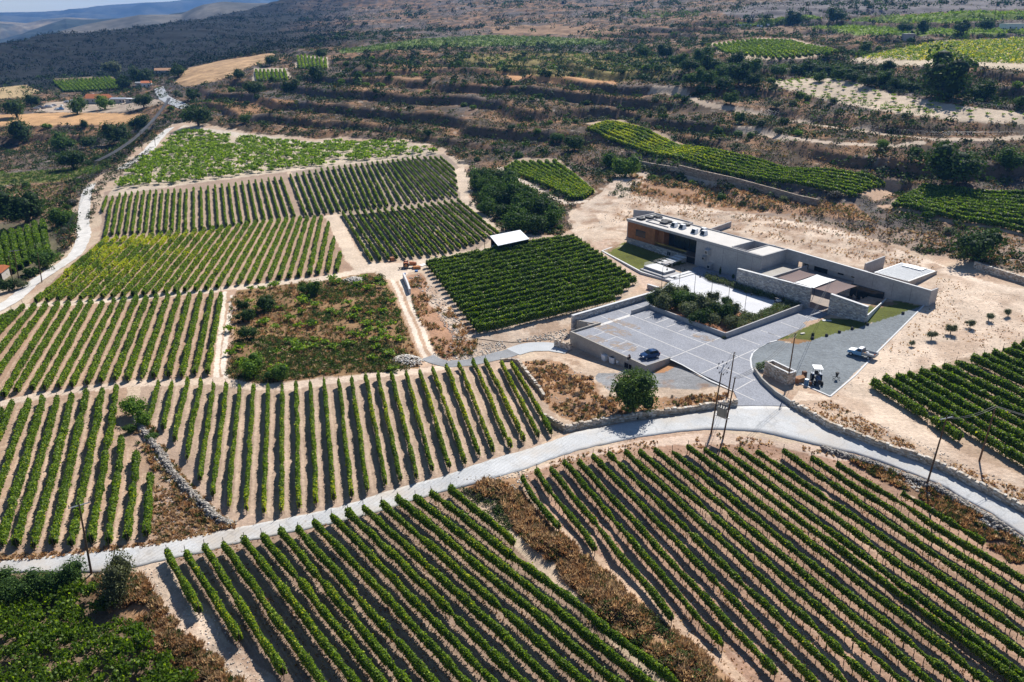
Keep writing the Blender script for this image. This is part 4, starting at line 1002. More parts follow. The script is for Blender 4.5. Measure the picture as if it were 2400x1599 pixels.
def mat_road():
    m = mat_simple('poured_concrete', (0.47, 0.475, 0.48), 0.85, .22, .13, .2, scale2=5, amp2=.15)
    nt = m.node_tree; bs = [x for x in nt.nodes if x.type == 'BSDF_PRINCIPLED'][0]
    tc = nt.nodes.new("ShaderNodeTexCoord"); wv = nt.nodes.new("ShaderNodeTexWave"); wv.wave_type = 'BANDS'
    mp = nt.nodes.new("ShaderNodeMapping"); mp.inputs['Rotation'].default_value = (0, 0, math.radians(35))
    nt.links.new(tc.outputs['Object'], mp.inputs[0]); nt.links.new(mp.outputs[0], wv.inputs[0])
    wv.inputs['Scale'].default_value = .55; wv.inputs['Distortion'].default_value = 2.5; wv.inputs['Detail'].default_value = 3; wv.inputs['Detail Scale'].default_value = .7
    mr = nt.nodes.new("ShaderNodeMapRange"); mr.inputs[1].default_value = .0; mr.inputs[2].default_value = .12; mr.inputs[3].default_value = .80; mr.inputs[4].default_value = 1.0
    nt.links.new(wv.outputs['Fac'], mr.inputs[0])
    src = bs.inputs['Base Color'].links[0].from_socket
    # the grooved stretch only lies left of the junction
    sx = nt.nodes.new("ShaderNodeSeparateXYZ"); nt.links.new(tc.outputs['Object'], sx.inputs[0])
    m1 = nt.nodes.new("ShaderNodeMapRange"); m1.inputs[1].default_value = 9; m1.inputs[2].default_value = 10.5; m1.inputs[3].default_value = 1; m1.inputs[4].default_value = 0
    nt.links.new(sx.outputs[0], m1.inputs[0])
    m2 = nt.nodes.new("ShaderNodeMapRange"); m2.inputs[1].default_value = -45; m2.inputs[2].default_value = -44; m2.inputs[3].default_value = 0; m2.inputs[4].default_value = 1
    nt.links.new(sx.outputs[0], m2.inputs[0])
    mm = nt.nodes.new("ShaderNodeMath"); mm.operation = 'MULTIPLY'; nt.links.new(m1.outputs[0], mm.inputs[0]); nt.links.new(m2.outputs[0], mm.inputs[1])
    mx = nt.nodes.new("ShaderNodeMix"); mx.data_type = 'FLOAT'; mx.inputs[2].default_value = 1.0
    nt.links.new(mm.outputs[0], mx.inputs[0]); nt.links.new(mr.outputs[0], mx.inputs[3])
    # dusty stains
    fd, nd = noise_fac(nt, .09, 6, .46, .66, 0, .75, .65)
    dm = nt.nodes.new("ShaderNodeMix"); dm.data_type = 'RGBA'; dm.inputs[7].default_value = (.50, .43, .35, 1)
    nt.links.new(fd, dm.inputs[0]); nt.links.new(src, dm.inputs[6]); src = dm.outputs[2]
    # hairline cracks
    vo = nt.nodes.new("ShaderNodeTexVoronoi"); vo.feature = 'DISTANCE_TO_EDGE'; vo.inputs['Scale'].default_value = .16
    no = nt.nodes.new("ShaderNodeTexNoise"); no.inputs['Scale'].default_value = .8; no.inputs['Detail'].default_value = 4
    nt.links.new(tc.outputs['Object'], no.inputs[0])
    av = nt.nodes.new("ShaderNodeVectorMath"); av.operation = 'MULTIPLY_ADD'; av.inputs[1].default_value = (2.2, 2.2, 0)
    nt.links.new(no.outputs['Color'], av.inputs[0]); nt.links.new(tc.outputs['Object'], av.inputs[2]); nt.links.new(av.outputs[0], vo.inputs['Vector'])
    mc = nt.nodes.new("ShaderNodeMapRange"); mc.inputs[1].default_value = 0; mc.inputs[2].default_value = .018; mc.inputs[3].default_value = .8; mc.inputs[4].default_value = 1
    nt.links.new(vo.outputs['Distance'], mc.inputs[0])
    nt.links.new(mulcol(nt, src, [mx.outputs[0], mc.outputs[0]]), bs.inputs['Base Color'])
    return m
strip_mesh('road', UP, LO, mat_road(), .07, 160, 7)
def offset_line(pts, w):
    W = GL(pts, sub=3); L = []; R = []
    for i, p in enumerate(W):
        a = W[max(i - 1, 0)]; b = W[min(i + 1, len(W) - 1)]
        d = Vector((b.x - a.x, b.y - a.y, 0)).normalized(); nn = Vector((-d.y, d.x, 0)) * w / 2
        L.append(p + nn); R.append(p - nn)
    return L, R
def ribbon(name, pts, w, mat, dz=.07, kind='structure', rough=.5):
    L, R = offset_line(pts, w)
    n = max(int(sum((Vector(L[i + 1]) - Vector(L[i])).length for i in range(len(L) - 1)) / 1.5), 4)
    a = resample(L, n); b = resample(R, n)
    a[:, :2] += (np.stack([vnoise(a[:, 0] / 1.2, a[:, 1] / 1.2, 3), vnoise(a[:, 0] / 1.2, a[:, 1] / 1.2, 4)], 1) - .5) * rough
    b[:, :2] += (np.stack([vnoise(b[:, 0] / 1.2, b[:, 1] / 1.2, 5), vnoise(b[:, 0] / 1.2, b[:, 1] / 1.2, 6)], 1) - .5) * rough
    V = np.stack([a + (b - a) * k / 4 for k in range(5)], 1).reshape(-1, 3); V[:, 2] = hat(V[:, 0], V[:, 1]) + dz
    i = np.arange(n - 1)[:, None] * 5 + np.arange(4)[None]
    f = np.stack([i, i + 1, i + 6, i + 5], -1).reshape(-1, 4)
    o = np_obj(name, np_mesh(name, V, f, mat)); tag(o, kind=kind); return o
ribbon('old_track', [(-30, 738), (30, 705), (72, 668), (112, 642), (153, 615), (177, 598), (190, 574), (198, 550), (195, 533), (197, 503), (199, 476), (204, 452), (214, 433)], 3.6, M['chalk'], .12)
ribbon('old_track', [(284, 397), (313, 379), (330, 367), (350, 352), (364, 333), (381, 316), (400, 300)], 4.6, M['chalk'], .15)
ribbon('old_track', [(436, 253), (418, 245), (401, 239), (384, 229), (377, 218), (372, 206)], 6.5, M['concrete_road'], .25)
ribbon('farm_drive', [(1000, 838), (1025, 850), (1052, 856), (1106, 850), (1157, 838), (1205, 825)], 3.6, M['gravel_drive'], .07)
ribbon('farm_drive', [(1203, 826), (1242, 814), (1293, 814), (1335, 820)], 4.2, M['concrete_road'], .09)

# ---------------------------------------------------------------- paved yard
def sheet(name, pts, z, mat, kind='structure', skirt=.0):
    w = [Vector((p[0], p[1])) for p in pts]
    r = delaunay_2d_cdt(w, [], [list(range(len(w)))], 1, 1e-4)
    me = bpy.data.meshes.new(name)
    vs = [(v.x, v.y, z) for v in r[0]]; fs = [tuple(f) for f in r[2]]
    me.from_pydata(vs, [], fs); me.materials.append(mat); me.update()
    if me.polygons and me.polygons[0].normal.z < 0: me.flip_normals()
    o = np_obj(name, me); tag(o, kind=kind); return o
PZ = 0.10
PAVE = [LB(39.9, -54.2), LB(39.9, -48.6), LB(35.2, -48.6), LB(35.2, -24.5), LB(33.2, -20.5)] + [P(x, y, PZ) for x, y in ((1560, 672), (1573, 657))] + [LB(29, -5.5), LB(26, -3), LB(26, 3.6), LB(24, 4.2), LB(24, 0), LB(40, -.3), LB(41, -6), LB(59.9, -6.6), LB(59.9, -2), LB(64.7, -2), LB(64.8, -6.8)] + [P(x, y, PZ) for x, y in ((1905, 757), (1865, 777), (1821, 797), (1790, 808), (1767, 822), (1759, 839), (1762, 866), (1772, 880), (1784, 893), (1800, 912), (1820, 930), (1850, 952), (1800, 951), (1760, 951), (1729, 951), (1726, 930), (1718, 914), (1702, 904), (1650, 880), (1600, 856), (1572, 842))] + [LB(59.6, -48.4), LB(59.6, -54.2)]
sheet('paved_yard', PAVE, PZ, M['paver'])
PLZ = [P(x, y, PZ + .004) for x, y in ((1545, 683), (1573, 657), (1622, 640), (1645, 652), (1660, 662), (1700, 672), (1745, 688), (1800, 703), (1821, 703), (1817, 717), (1795, 730), (1770, 741), (1744, 737), (1705, 716), (1666, 703), (1625, 695), (1591, 689), (1565, 688))]
plaza_ = sheet('plaza', PLZ, PZ + .006, M['plaza'])
def marks(name, lines, width, z, mat):
    mb = MB()
    for (a, b) in lines:
        p = P(*a, z); q = P(*b, z); d = (q - p); d.z = 0; d.normalize(); nn = Vector((-d.y, d.x, 0)) * width / 2
        mb.add([p + nn, p - nn, q - nn, q + nn], [(0, 1, 2, 3)])
    o = mb.obj(name, mat); tag(o, kind='structure'); return o
c3 = lambda x, y: (1300 + x / 5.885, 640 + y / 5.885)
c4 = lambda x, y: (1600 + x / 4.708, 780 + y / 4.708)
c6 = lambda x, y: (1600 + x / 2.941, 533 + y / 2.941)
c1 = lambda x, y: (1400 + x / 5.885, 460 + y / 5.885)
ML = [(c3(540, 755), c3(1590, 1170)), (c3(460, 895), c3(680, 815)), (c3(615, 965), c3(840, 885)), (c3(770, 1030), c3(990, 945)), (c3(925, 1095), c3(1150, 1015)),
      (c3(630, 590), c4(795, 530)), (c3(880, 515), c4(745, 312)), (c3(1090, 428), c3(1200, 468)), (c3(1290, 330), c3(1340, 350)),
      (c3(1245, 630), c3(1400, 575)), (c3(1395, 690), c3(1570, 625)), (c3(1550, 745), c3(1770, 665)), (c3(1710, 805), c3(1900, 735)), (c3(1875, 865), c3(2075, 790)),
      (c3(1600, 1170), c3(2290, 890)), (c4(205, 450), c4(790, 185)), (c4(585, 630), c4(800, 510)), (c4(575, 645), c4(795, 745)), (c4(635, 55), c4(850, 135)), (c4(940, 0), c4(1080, 45)),
      (c6(540, 710), c6(670, 755)), (c6(675, 655), c6(805, 700)), (c6(790, 595), c6(925, 645))]
marks('paving_lines', ML, .16, PZ + .008, M['strip'])
marks('paving_band', [(c3(555, 742), c3(1065, 575))], .9, PZ + .012, M['strip'])
ED = [(c3(1590, 1185), c4(0, 355)), (c4(0, 355), c4(310, 530)), (c4(310, 530), c4(560, 640))]
marks('paving_edge', ED, .3, PZ + .016, M['coping'])
PL = [(c1(1130, 1200), c1(1260, 1150)), (c1(1060, 1180), c1(1640, 1390)), (c1(1200, 1120), c1(1860, 1350)), (c1(1400, 1320), c1(1560, 1260)), (c1(1640, 1400), c1(1800, 1340)), (c1(1900, 1530), c1(2080, 1440)), (c1(2050, 1400), c1(2354, 1520))]
M['strip2'] = mat_simple('white_stone_strip', (0.72, 0.72, 0.72), 0.8, 2, .05)
marks('plaza_lines', PL, .14, PZ + .014, M['strip2'])
# sandy dust patches on the setts
def blob(name, cx, cy, rx, ry, rot, z, mat, seed=0):
    c = P(cx, cy, z); mb = MB(); vs = [(c.x, c.y, z)]
    n = 40
    for i in range(n):
        t = 2 * math.pi * i / n; r = .6 + .7 * float(fbm(np.array([math.cos(t) * 2.2 + seed]), np.array([math.sin(t) * 2.2]), 4, seed)[0])
        x, y = math.cos(t) * rx * r, math.sin(t) * ry * r
        vs.append((c.x + x * math.cos(rot) - y * math.sin(rot), c.y + x * math.sin(rot) + y * math.cos(rot), z))
    mb.add(vs, [(0, 1 + i, 1 + (i + 1) % n) for i in range(n)])
    o = mb.obj(name, mat); tag(o, kind='structure'); return o
def mat_dust():
    m, nt, out = new_mat('sandy_dust')
    bs = nt.nodes.new("ShaderNodeBsdfPrincipled"); bs.inputs['Roughness'].default_value = .95; bs.inputs['Base Color'].default_value = (.42, .32, .24, 1)
    tr = nt.nodes.new("ShaderNodeBsdfTransparent"); mx = nt.nodes.new("ShaderNodeMixShader")
    f, no = noise_fac(nt, .9, 6, .42, .62, 0, .75, .75)
    nt.links.new(f, mx.inputs[0]); nt.links.new(tr.outputs[0], mx.inputs[1]); nt.links.new(bs.outputs[0], mx.inputs[2]); nt.links.new(mx.outputs[0], out.inputs[0]); return m
M['dust'] = mat_dust()
for k, (x, y, rx, ry) in enumerate(((c3(780, 780)[0], c3(780, 780)[1], 5, 2.2), (c3(570, 910)[0], c3(570, 910)[1], 2.4, 1.6), (c3(950, 1010)[0], c3(950, 1010)[1], 3.2, 1.8), (c3(2050, 890)[0], c3(2050, 890)[1], 2.6, 1.4), (c3(960, 700)[0], c3(960, 700)[1], 4, 1.2))):
    blob('dust_patch', x, y, rx, ry, -.8, PZ + .020 + k * .002, M['dust'], k + 2)

# ---------------------------------------------------------------- walls
def wall_from(name, pts, height, thick, mat, label, cat='wall', group=None, zbase=None, top=None, tops=None, col=(1, 1, 1), down=.6, bevel=0):
    """wall along world points; tops: absolute top heights per point"""
    W = [Vector(p) for p in pts]; L = []; R = []
    for i, p in enumerate(W):
        a = W[max(i - 1, 0)]; b = W[min(i + 1, len(W) - 1)]
        d = Vector((b.x - a.x, b.y - a.y, 0)).normalized(); nn = Vector((-d.y, d.x, 0)) * thick / 2
        L.append(p + nn); R.append(p - nn)
    mb = MB()
    zt = [(tops[i] if tops else (W[i].z + height)) for i in range(len(W))]
    zb = [(zbase if zbase is not None else W[i].z - down) for i in range(len(W))]
    vs = []
    for i in range(len(W)):
        vs += [(L[i].x, L[i].y, zb[i]), (R[i].x, R[i].y, zb[i]), (R[i].x, R[i].y, zt[i]), (L[i].x, L[i].y, zt[i])]
    fs = [(0, 1, 2, 3), tuple(4 * (len(W) - 1) + k for k in (3, 2, 1, 0))]
    for i in range(len(W) - 1):
        o = 4 * i
        for k in range(4): fs.append((o + k, o + 4 + k, o + 4 + (k + 1) % 4, o + (k + 1) % 4))
    mb.add(vs, fs, col)
    me = mb.mesh(name, mat); 
    import bmesh
    bm = bmesh.new(); bm.from_mesh(me); bmesh.ops.recalc_face_normals(bm, faces=bm.faces); bm.to_mesh(me); bm.free()
    o = np_obj(name, me)
    if label: tag(o, label, cat, group)
    return o
STONE_COLS = [(.50, .43, .35), (.58, .52, .45), (.42, .34, .26), (.52, .44, .37), (.36, .29, .22), (.60, .56, .50)]
GREYS = [(.40, .38, .37), (.50, .48, .46), (.30, .29, .30), (.44, .40, .36), (.34, .34, .36), (.56, .54, .52)]
def stone_wall(name, pts, height, thick, label, cols=STONE_COLS, block=(.35, .22), cat='wall', group=None, rough=.05, tops=None, gap=0.0, coping=None, parent=None, bases=None, ragged=.10):
    """wall laid block by block in courses; one mesh"""
    W = np.array([tuple(p) for p in pts]); seg = np.linalg.norm(np.diff(W[:, :2], axis=0), axis=1); L = seg.sum(); cum = np.concatenate([[0], np.cumsum(seg)])
    mb = MB(); bw, bh = block
    nc = int(math.ceil((max(tops) - min(W[:, 2]) if tops is not None else height) / bh)) + 2
    rnd = random.Random(len(name) * 7 + int(L * 10))
    for c in range(-1, nc):
        s = -rnd.random() * bw
        while s < L:
            w = bw * rnd.uniform(.6, 1.7); s0 = max(s, 0); s1 = min(s + w, L); s += w
            if s1 - s0 < .05: continue
            sm = (s0 + s1) / 2
            zb_ = np.interp(sm, cum, W[:, 2]); zt = (np.interp(sm, cum, tops) if tops is not None else zb_ + height)
            z0 = (float(zb_) if tops is None else min(W[:, 2])) + c * bh; z1 = z0 + bh * .97
            lim = zt + rnd.uniform(-ragged, ragged)
            if z0 > lim: continue
            z1 = min(z1, max(zt, z0 + .05)) if ragged < .02 else z1
            if rnd.random() < gap: continue
            i = min(max(np.searchsorted(cum, sm) - 1, 0), len(W) - 2)
            d = (W[i + 1, :2] - W[i, :2]) / seg[i]; nn = np.array((-d[1], d[0]))
            p0 = np.array((np.interp(s0, cum, W[:, 0]), np.interp(s0, cum, W[:, 1]))); p1 = np.array((np.interp(s1, cum, W[:, 0]), np.interp(s1, cum, W[:, 1])))
            e = d * .01
            t0 = thick / 2 + rnd.uniform(-rough, rough); t1 = thick / 2 + rnd.uniform(-rough, rough)
            q = [p0 + e + nn * t0, p0 + e - nn * t1, p1 - e - nn * (t1 + rnd.uniform(-rough, rough) * .4), p1 - e + nn * (t0 + rnd.uniform(-rough, rough) * .4)]
            cc = rnd.choice(cols); k = rnd.uniform(.8, 1.15)
            dz_ = rnd.uniform(-.02, .02)
            mb.hexa([(v[0], v[1], z0) for v in q], [(v[0], v[1], z1 + dz_) for v in q], tuple(x * k for x in cc))
    o = mb.obj(name, M['stone'], parent)
    if label: tag(o, label, cat, group)
    if coping:
        zt = [(tops[i] if tops is not None else W[i, 2] + height) for i in range(len(W))]
        cp = wall_from('coping', [(W[i, 0], W[i, 1], zt[i]) for i in range(len(W))], .09, thick + .1, coping, None, down=.0)
        cp.parent = o
    return o
def rubble_line(name, pts, _h, _t, label, n, wd, ht, cols=((.34, .31, .28), (.42, .38, .33), (.24, .22, .20), (.48, .44, .39))):
    W = resample(pts, 40); t = rng.uniform(0, 38.999, n); i = t.astype(int); f = (t - i)[:, None]
    c = W[i] * (1 - f) + W[i + 1] * f; d = W[i + 1] - W[i]; d = d[:, :2] / (np.linalg.norm(d[:, :2], axis=1)[:, None] + 1e-9)
    off = rng.normal(0, wd * .55, n); hgt = np.clip(1 - (off / (wd * 1.3)) ** 2, 0, 1) * ht * (.6 + .6 * vnoise(t / 1.7, t * 0, 5)) * rng.uniform(.3, 1, n) ** .5
    x = c[:, 0] - d[:, 1] * off; y = c[:, 1] + d[:, 0] * off; z = hat(x, y) + hgt
    base = np.array([(1, 0, 0), (0, 1, 0), (-1, 0, 0), (0, -1, 0), (0, 0, .8), (0, 0, -.8)], float)
    tri = np.array([(0, 1, 4), (1, 2, 4), (2, 3, 4), (3, 0, 4), (1, 0, 5), (2, 1, 5), (3, 2, 5), (0, 3, 5)])
    R = rng.uniform(.10, .30, n); th = rng.uniform(0, 6.3, n)[:, None]
    v = base[None] * R[:, None, None] * rng.uniform(.6, 1.35, (n, 6, 1))
    vx = v[..., 0] * np.cos(th) - v[..., 1] * np.sin(th) + x[:, None]; vy = v[..., 0] * np.sin(th) + v[..., 1] * np.cos(th) + y[:, None]
    V = np.stack([vx, vy, v[..., 2] + z[:, None]], -1).reshape(-1, 3)
    fc = (tri[None] + (np.arange(n) * 6)[:, None, None]).reshape(-1, 3)
    cc = np.repeat(np.array(cols)[rng.integers(0, len(cols), n)] * rng.uniform(.75, 1.1, (n, 1)), 6, 0)
    o = np_obj(name, np_mesh(name, V, fc, M['stone'], cc)); tag(o, label, 'stone line'); return o
# building plot and car park walls, in the building's own grid
def ab(*pts, z=0.0): return [LB(a, b, z) for a, b in pts]
wall_from('retaining_wall', ab((39.55, -46.6), (39.55, -54.55), (59.85, -54.55), (59.85, -48.3)), 0, .35, M['concrete_warm'], "board-marked concrete retaining wall round the car park corner with the blue car", tops=[.48, .48, .45, .35], zbase=-3.6)
wall_from('entrance_sill', ab((35.3, -49.2), (39.3, -47.4)), 0, .3, M['concrete_warm'], "low concrete sill closing the gap between stone wall and car park wall", tops=[.3, .3], zbase=-3.2)
stone_wall('stone_wall', ab((34.9, -50.2), (34.9, -24.2), z=-2.6), 0, .5, "long pale dressed stone wall with flat top between dark vine block and car park", cols=GREYS, block=(.5, .25), tops=[1.35, 1.35], ragged=.0, coping=M['coping'], rough=.03)
stone_wall('stub_wall', [P(*c3(1280, 195), 0), P(*c3(1430, 240), 0)], .7, .45, "short low stone wall stub at the plaza end of the long stone wall", cols=GREYS, ragged=0, coping=M['coping'], rough=.03)
wall_from('planter_wall', ab((39.4, -37.6), (39.4, -32.1), (59.6, -32.1)), 0, .28, M['concrete'], "grey concrete planter wall running behind the parking bays", tops=[.95, .95, 1.0], zbase=-.2)
wall_from('planter_wall', ab((59.7, -32.3), (59.7, -7.2)), 0, .28, M['concrete'], "grey concrete planter wall along the right side of the shrub island", tops=[1.15, 1.5], zbase=-.2)
cw = [G(*c6(490, 985)), G(*c6(540, 1060)), G(*c6(640, 1165)), G(*c6(750, 1235))]
wall_from('curved_wall', [Vector((p.x, p.y, 0)) for p in GL([c6(492, 1000), c6(545, 1075), c6(640, 1165), c6(745, 1235)], sub=4)], 0, .3, M['concrete_warm'], "low curved concrete wall at the drive mouth", tops=None if False else [.9] * 13, zbase=-.4)
rw = GL([c6(750, 1238), c6(880, 1310), c6(1000, 1385), c6(1150, 1440), c6(1300, 1500), c6(1480, 1560), (2150, 1078), (2205, 1102), (2290, 1145), (2400, 1202), (2470, 1240)], sub=2)
stone_wall('roadside_wall', rw, 1.05, .5, "long low dry stone wall curving along the right side of the road", block=(.38, .2), rough=.06)
stone_wall('roadside_wall', GL([(1240, 962), (1275, 985), (1325, 1012), (1365, 1003), (1440, 990), (1520, 978), (1600, 968), (1680, 957), (1727, 951)], sub=2)[2:], 1.0, .5, "low dry stone wall below the mound with the round dark tree", block=(.38, .2), rough=.06)
stone_wall('field_wall', GL([(1212, 850), (1238, 885), (1268, 922), (1275, 935)], sub=2), .8, .45, "short slanting stone wall at the right end of the middle vine field", block=(.4, .2), rough=.05)
stone_wall('field_wall', GL([(1172, 848), (1200, 846), (1212, 850)]), .5, .4, "tiny stone wall end behind the last rows of the middle vine field", block=(.4, .2), rough=.05)
stone_wall('track_wall', GL([(1338, 822), (1300, 812)]), 1.3, .5, "small stone retaining wall where the gravel drive meets the car park wall", rough=.05)
rubble_line('dry_stone_line', GL([(316, 985), (335, 1010), (352, 1035), (375, 1062), (400, 1105), (425, 1135), (450, 1160), (475, 1185), (505, 1218), (545, 1232)], sub=2), .7, 1.0, "tumbled grey dry stone line between the two lower left vine fields", 1500, .55, .75)
rubble_line('rubble_bank', GL([(1925, 1052), (1975, 1068), (2030, 1082), (2110, 1112), (2210, 1152), (2310, 1212), (2410, 1276)], sub=2), .6, .9, "rubble edge of loose stones under the lower side of the right-hand road", 1900, .5, .45)
stone_wall('terrace_wall', GL([(1590, 403), (1650, 418), (1720, 434), (1800, 456), (1870, 476), (1915, 486)], sub=2), 2.2, .6, "long brown stone terrace wall on the slope behind the winery", block=(.6, .35), rough=.08, cols=[(.34, .27, .21), (.40, .33, .26), (.28, .22, .17)])
stone_wall('terrace_wall', GL([(1480, 382), (1530, 392), (1592, 402)], sub=2), 1.2, .6, "shorter stone terrace wall left of the long brown terrace wall", block=(.6, .35), rough=.08, cols=[(.44, .37, .31), (.40, .33, .26), (.36, .30, .25)])
stone_wall('track_side_wall', GL([(2283, 628), (2330, 644), (2420, 672)], sub=2), 1.4, .6, "pale stone wall at the right edge under the dark tree", rough=.07)
wall_from('track_wall', GL([c3(-1500 + 0, 0)]) if False else GL([(946, 652), (955, 672), (961, 690)]), 1.3, .4, M['coping'], "pale slanting slab wall beside the rut track at the corner of the dark vine block")
# kerbs round the gravel yard and lawn
def kerb(pts, label, z=.12, w=.28): return wall_from('kerb', GL(pts, sub=3), z, w, M['coping'], label, 'kerb', down=.1)
kerb([(2166, 716), (2117, 765), (2060, 822), (2005, 880), (1946, 930)], "long straight white kerb down the right side of the gravel yard")
kerb([(1946, 930), (1905, 912), (1868, 897)], "short white kerb closing the lower corner of the gravel yard")
kerb([(1821, 799), (1800, 804), (1778, 816), (1764, 828), (1759, 842), (1761, 860), (1766, 872)], "curved white kerb between paved drive and gravel yard", .1)
wall_from('lawn_kerb', [LB(-.3, -.9, .02), LB(1.6, -10.2, .02), LB(20.6, -15.0, .02), LB(29.2, -14.4, .02)], .1, .45, M['coping'], "white kerb framing the small lawn and steps below the rust box", 'kerb', down=.5)

# ---------------------------------------------------------------- the winery
RZ = math.atan2(-0.79355, 0.6085)
win = empty('winery_building', tuple(A0), "long low concrete winery with rust-coloured box, white flat roofs and stone courtyard walls", 'building', None, RZ)
def wp(name, mb, mat, label=None, bevel=0.0, parent=None):
    o = mb.obj(name, mat, parent or win)
    if label: o['label'] = label
    return o
# long upper bar: roof slab, parapets, end walls
mb = MB()
mb.box(0, 43.6, 0, .35, 6.15, 6.8)                       # front fascia
mb.box(0, 13.1, 11.0, 11.3, 5.6, 6.8); mb.box(13.1, 13.4, 9.6, 11.3, 5.6, 6.8); mb.box(13.4, 43.6, 9.4, 9.7, 3.0, 6.8)
mb.box(0, .35, .35, 11.0, 1.6, 6.8)
mb.box(.35, 24.3, .3, 9.4, 6.15, 6.45)
wp('roof_edge', mb, M['concrete'])
mb = MB(); mb.box(.35, 34.2, .36, 9.39, 6.46, 6.56); mb.box(38.4, 43.3, 1.2, 9.39, 6.46, 6.56); mb.box(.36, 13.1, 9.39, 10.99, 6.2, 6.5); mb.box(34.2, 38.4, .36, 1.1, 6.46, 6.56); mb.box(38.4, 43.3, .36, 1.2, 6.3, 6.5)
wp('roof', mb, M['roof'])
# concrete body with courtyard well
mb = MB()
mb.box(24.3, 43.6, .0, .45, -.3, 6.15)                     # tall front wall
mb.box(43.15, 43.6, .45, 9.4, 2.5, 6.8)
mb.box(24.3, 24.7, .45, 9.4, -.3, 6.15)
mb.box(34.0, 34.25, 1.1, 9.39, 3.4, 6.75); mb.box(38.4, 38.65, 1.1, 9.39, 3.4, 6.75); mb.box(34.25, 38.4, 1.1, 1.3, 3.4, 6.75)
mb.box(24.7, 34.0, .45, 9.39, 6.15, 6.45); mb.box(38.65, 43.15, .45, 9.39, 6.1, 6.4)
mb.box(33.9, 38.8, 1.0, 9.3, 3.2, 3.4)
o = wp('concrete_wall', mb, M['concrete'])
mb = MB(); mb.box(35.4, 37.6, 9.25, 9.38, 3.6, 5.6); wp('courtyard_window', mb, M['glass'])
# joints in the concrete face
mb = MB()
for x in (28.4, 32.6, 36.8, 41): mb.box(x - .02, x + .02, -.004, .0, .1, 6.1)
mb.box(24.4, 43.5, -.004, 0, 6.13, 6.17)
wp('joint', mb, M['dark'])
# rust box
mb = MB(); mb.box(.36, 10.2, .25, 6.0, 1.75, 6.14); mb.box(10.2, 12.2, 1.6, 6.0, 1.75, 6.14); wp('rust_panel_box', mb, M['corten'], "rust-brown panelled box end")
mb = MB(); mb.box(3.4, 6.9, .20, .249, 3.0, 4.55); w0 = wp('box_window', mb, M['glass'])
mb = MB(); mb.box(3.3, 7.0, .12, .19, 2.88, 2.99); mb.box(3.3, 7.0, .12, .19, 4.56, 4.64); wp('window_frame', mb, M['dark'], parent=w0)
# glazed lounge
mb = MB(); mb.box(12.2, 24.3, 3.6, 3.7, 1.8, 6.14); gl = wp('glazed_front', mb, M['glass'])
mb = MB()
for i in range(8): mb.box(12.5 + i * 1.65, 12.58 + i * 1.65, 3.5, 3.59, 1.8, 6.14)
mb.box(12.2, 24.3, 3.5, 3.59, 4.6, 4.7)
wp('mullions', mb, M['dark'], parent=gl)
mb = MB(); mb.box(12.2, 24.2, 6.0, 9.3, 1.8, 6.1); wp('rear_wall', mb, M['concrete'])
mb = MB(); mb.box(10.2, 24.2, .1, 3.6, 1.5, 1.74); wp('timber_deck', mb, M['deck'])
mb = MB(); mb.box(10.4, 21.4, .12, .16, 1.75, 2.75); wp('glass_balustrade', mb, M['clear'])
# stone plinth
sb = stone_wall('stone_plinth', [Vector((.2, .45, -.4)), Vector((21.0, .45, -.4))], 2.0, .5, None, cols=GREYS, block=(.5, .24), ragged=0, rough=.03); sb.parent = win
mb = MB(); mb.box(0.0, 21.3, .0, .3, 1.55, 1.73); wp('plinth_cap', mb, M['concrete'])
mb = MB(); mb.box(15.0, 16.2, .08, .14, .3, 1.2); w1 = wp('plinth_window', mb, M['glass'])
mb = MB()
for x in (15.0, 15.6, 16.2): mb.box(x - .04, x + .04, .02, .079, .25, 1.25)
wp('window_frame', mb, M['concrete'], parent=w1)
mb = MB(); mb.box(.4, 24.3, .8, 9.2, -.3, 1.49); wp('base_block', mb, M['dark'])
# bridge and stepped terraces
mb = MB()
for i in range(7):
    t = i / 6; x0 = 19.9 + t * .2; y1 = -1.2 - i * 1.55
    mb.box(19.6, 22.6, y1 - 1.2, y1, 1.62 - i * .17, 1.74 - i * .17)
wp('stepped_bridge', mb, M['coping'])
mb = MB(); mb.box(20.5, 21.0, -3.4, -3.1, 0, 1.4); mb.box(21.8, 22.1, -6.0, -5.7, 0, 1.0); mb.box(21.2, 21.6, -1.4, -1.1, 0, 1.5); mb.box(20.8, 22.4, -8.6, -1.0, 1.05, 1.3)
wp('bridge_support', mb, M['concrete'])
mb = MB(); mb.box(19.5, 26.2, -13.2, -10.0, .1, .95); mb.box(19.4, 27.6, -14.4, -13.2, .1, .45); mb.box(26.2, 27.6, -13.2, -9.0, .1, .45); mb.box(22.4, 26.2, -10.0, -9.2, .1, .95)
wp('stone_podium', mb, M['concrete'])
mb = MB(); mb.box(19.5, 26.2, -13.2, -10.0, .952, 1.02); wp('podium_cap', mb, M['coping'])
mb = MB()
for i in range(3): mb.box(24.0 + i * .9, 29.6 - i * .2, -14.2 + i * 1.1, -13.3 + i * 1.1, .1, .16 + .1 * i)
mb.box(27.6, 28.6, -13, -5.5, .1, .42); mb.box(28.6, 29.6, -13, -5.5, .1, .26)
wp('entrance_steps', mb, M['coping'])
mb = MB(); mb.box(19.6, 19.63, -13.2, -3.0, .95, 1.9); wp('glass_balustrade', mb, M['clear'])
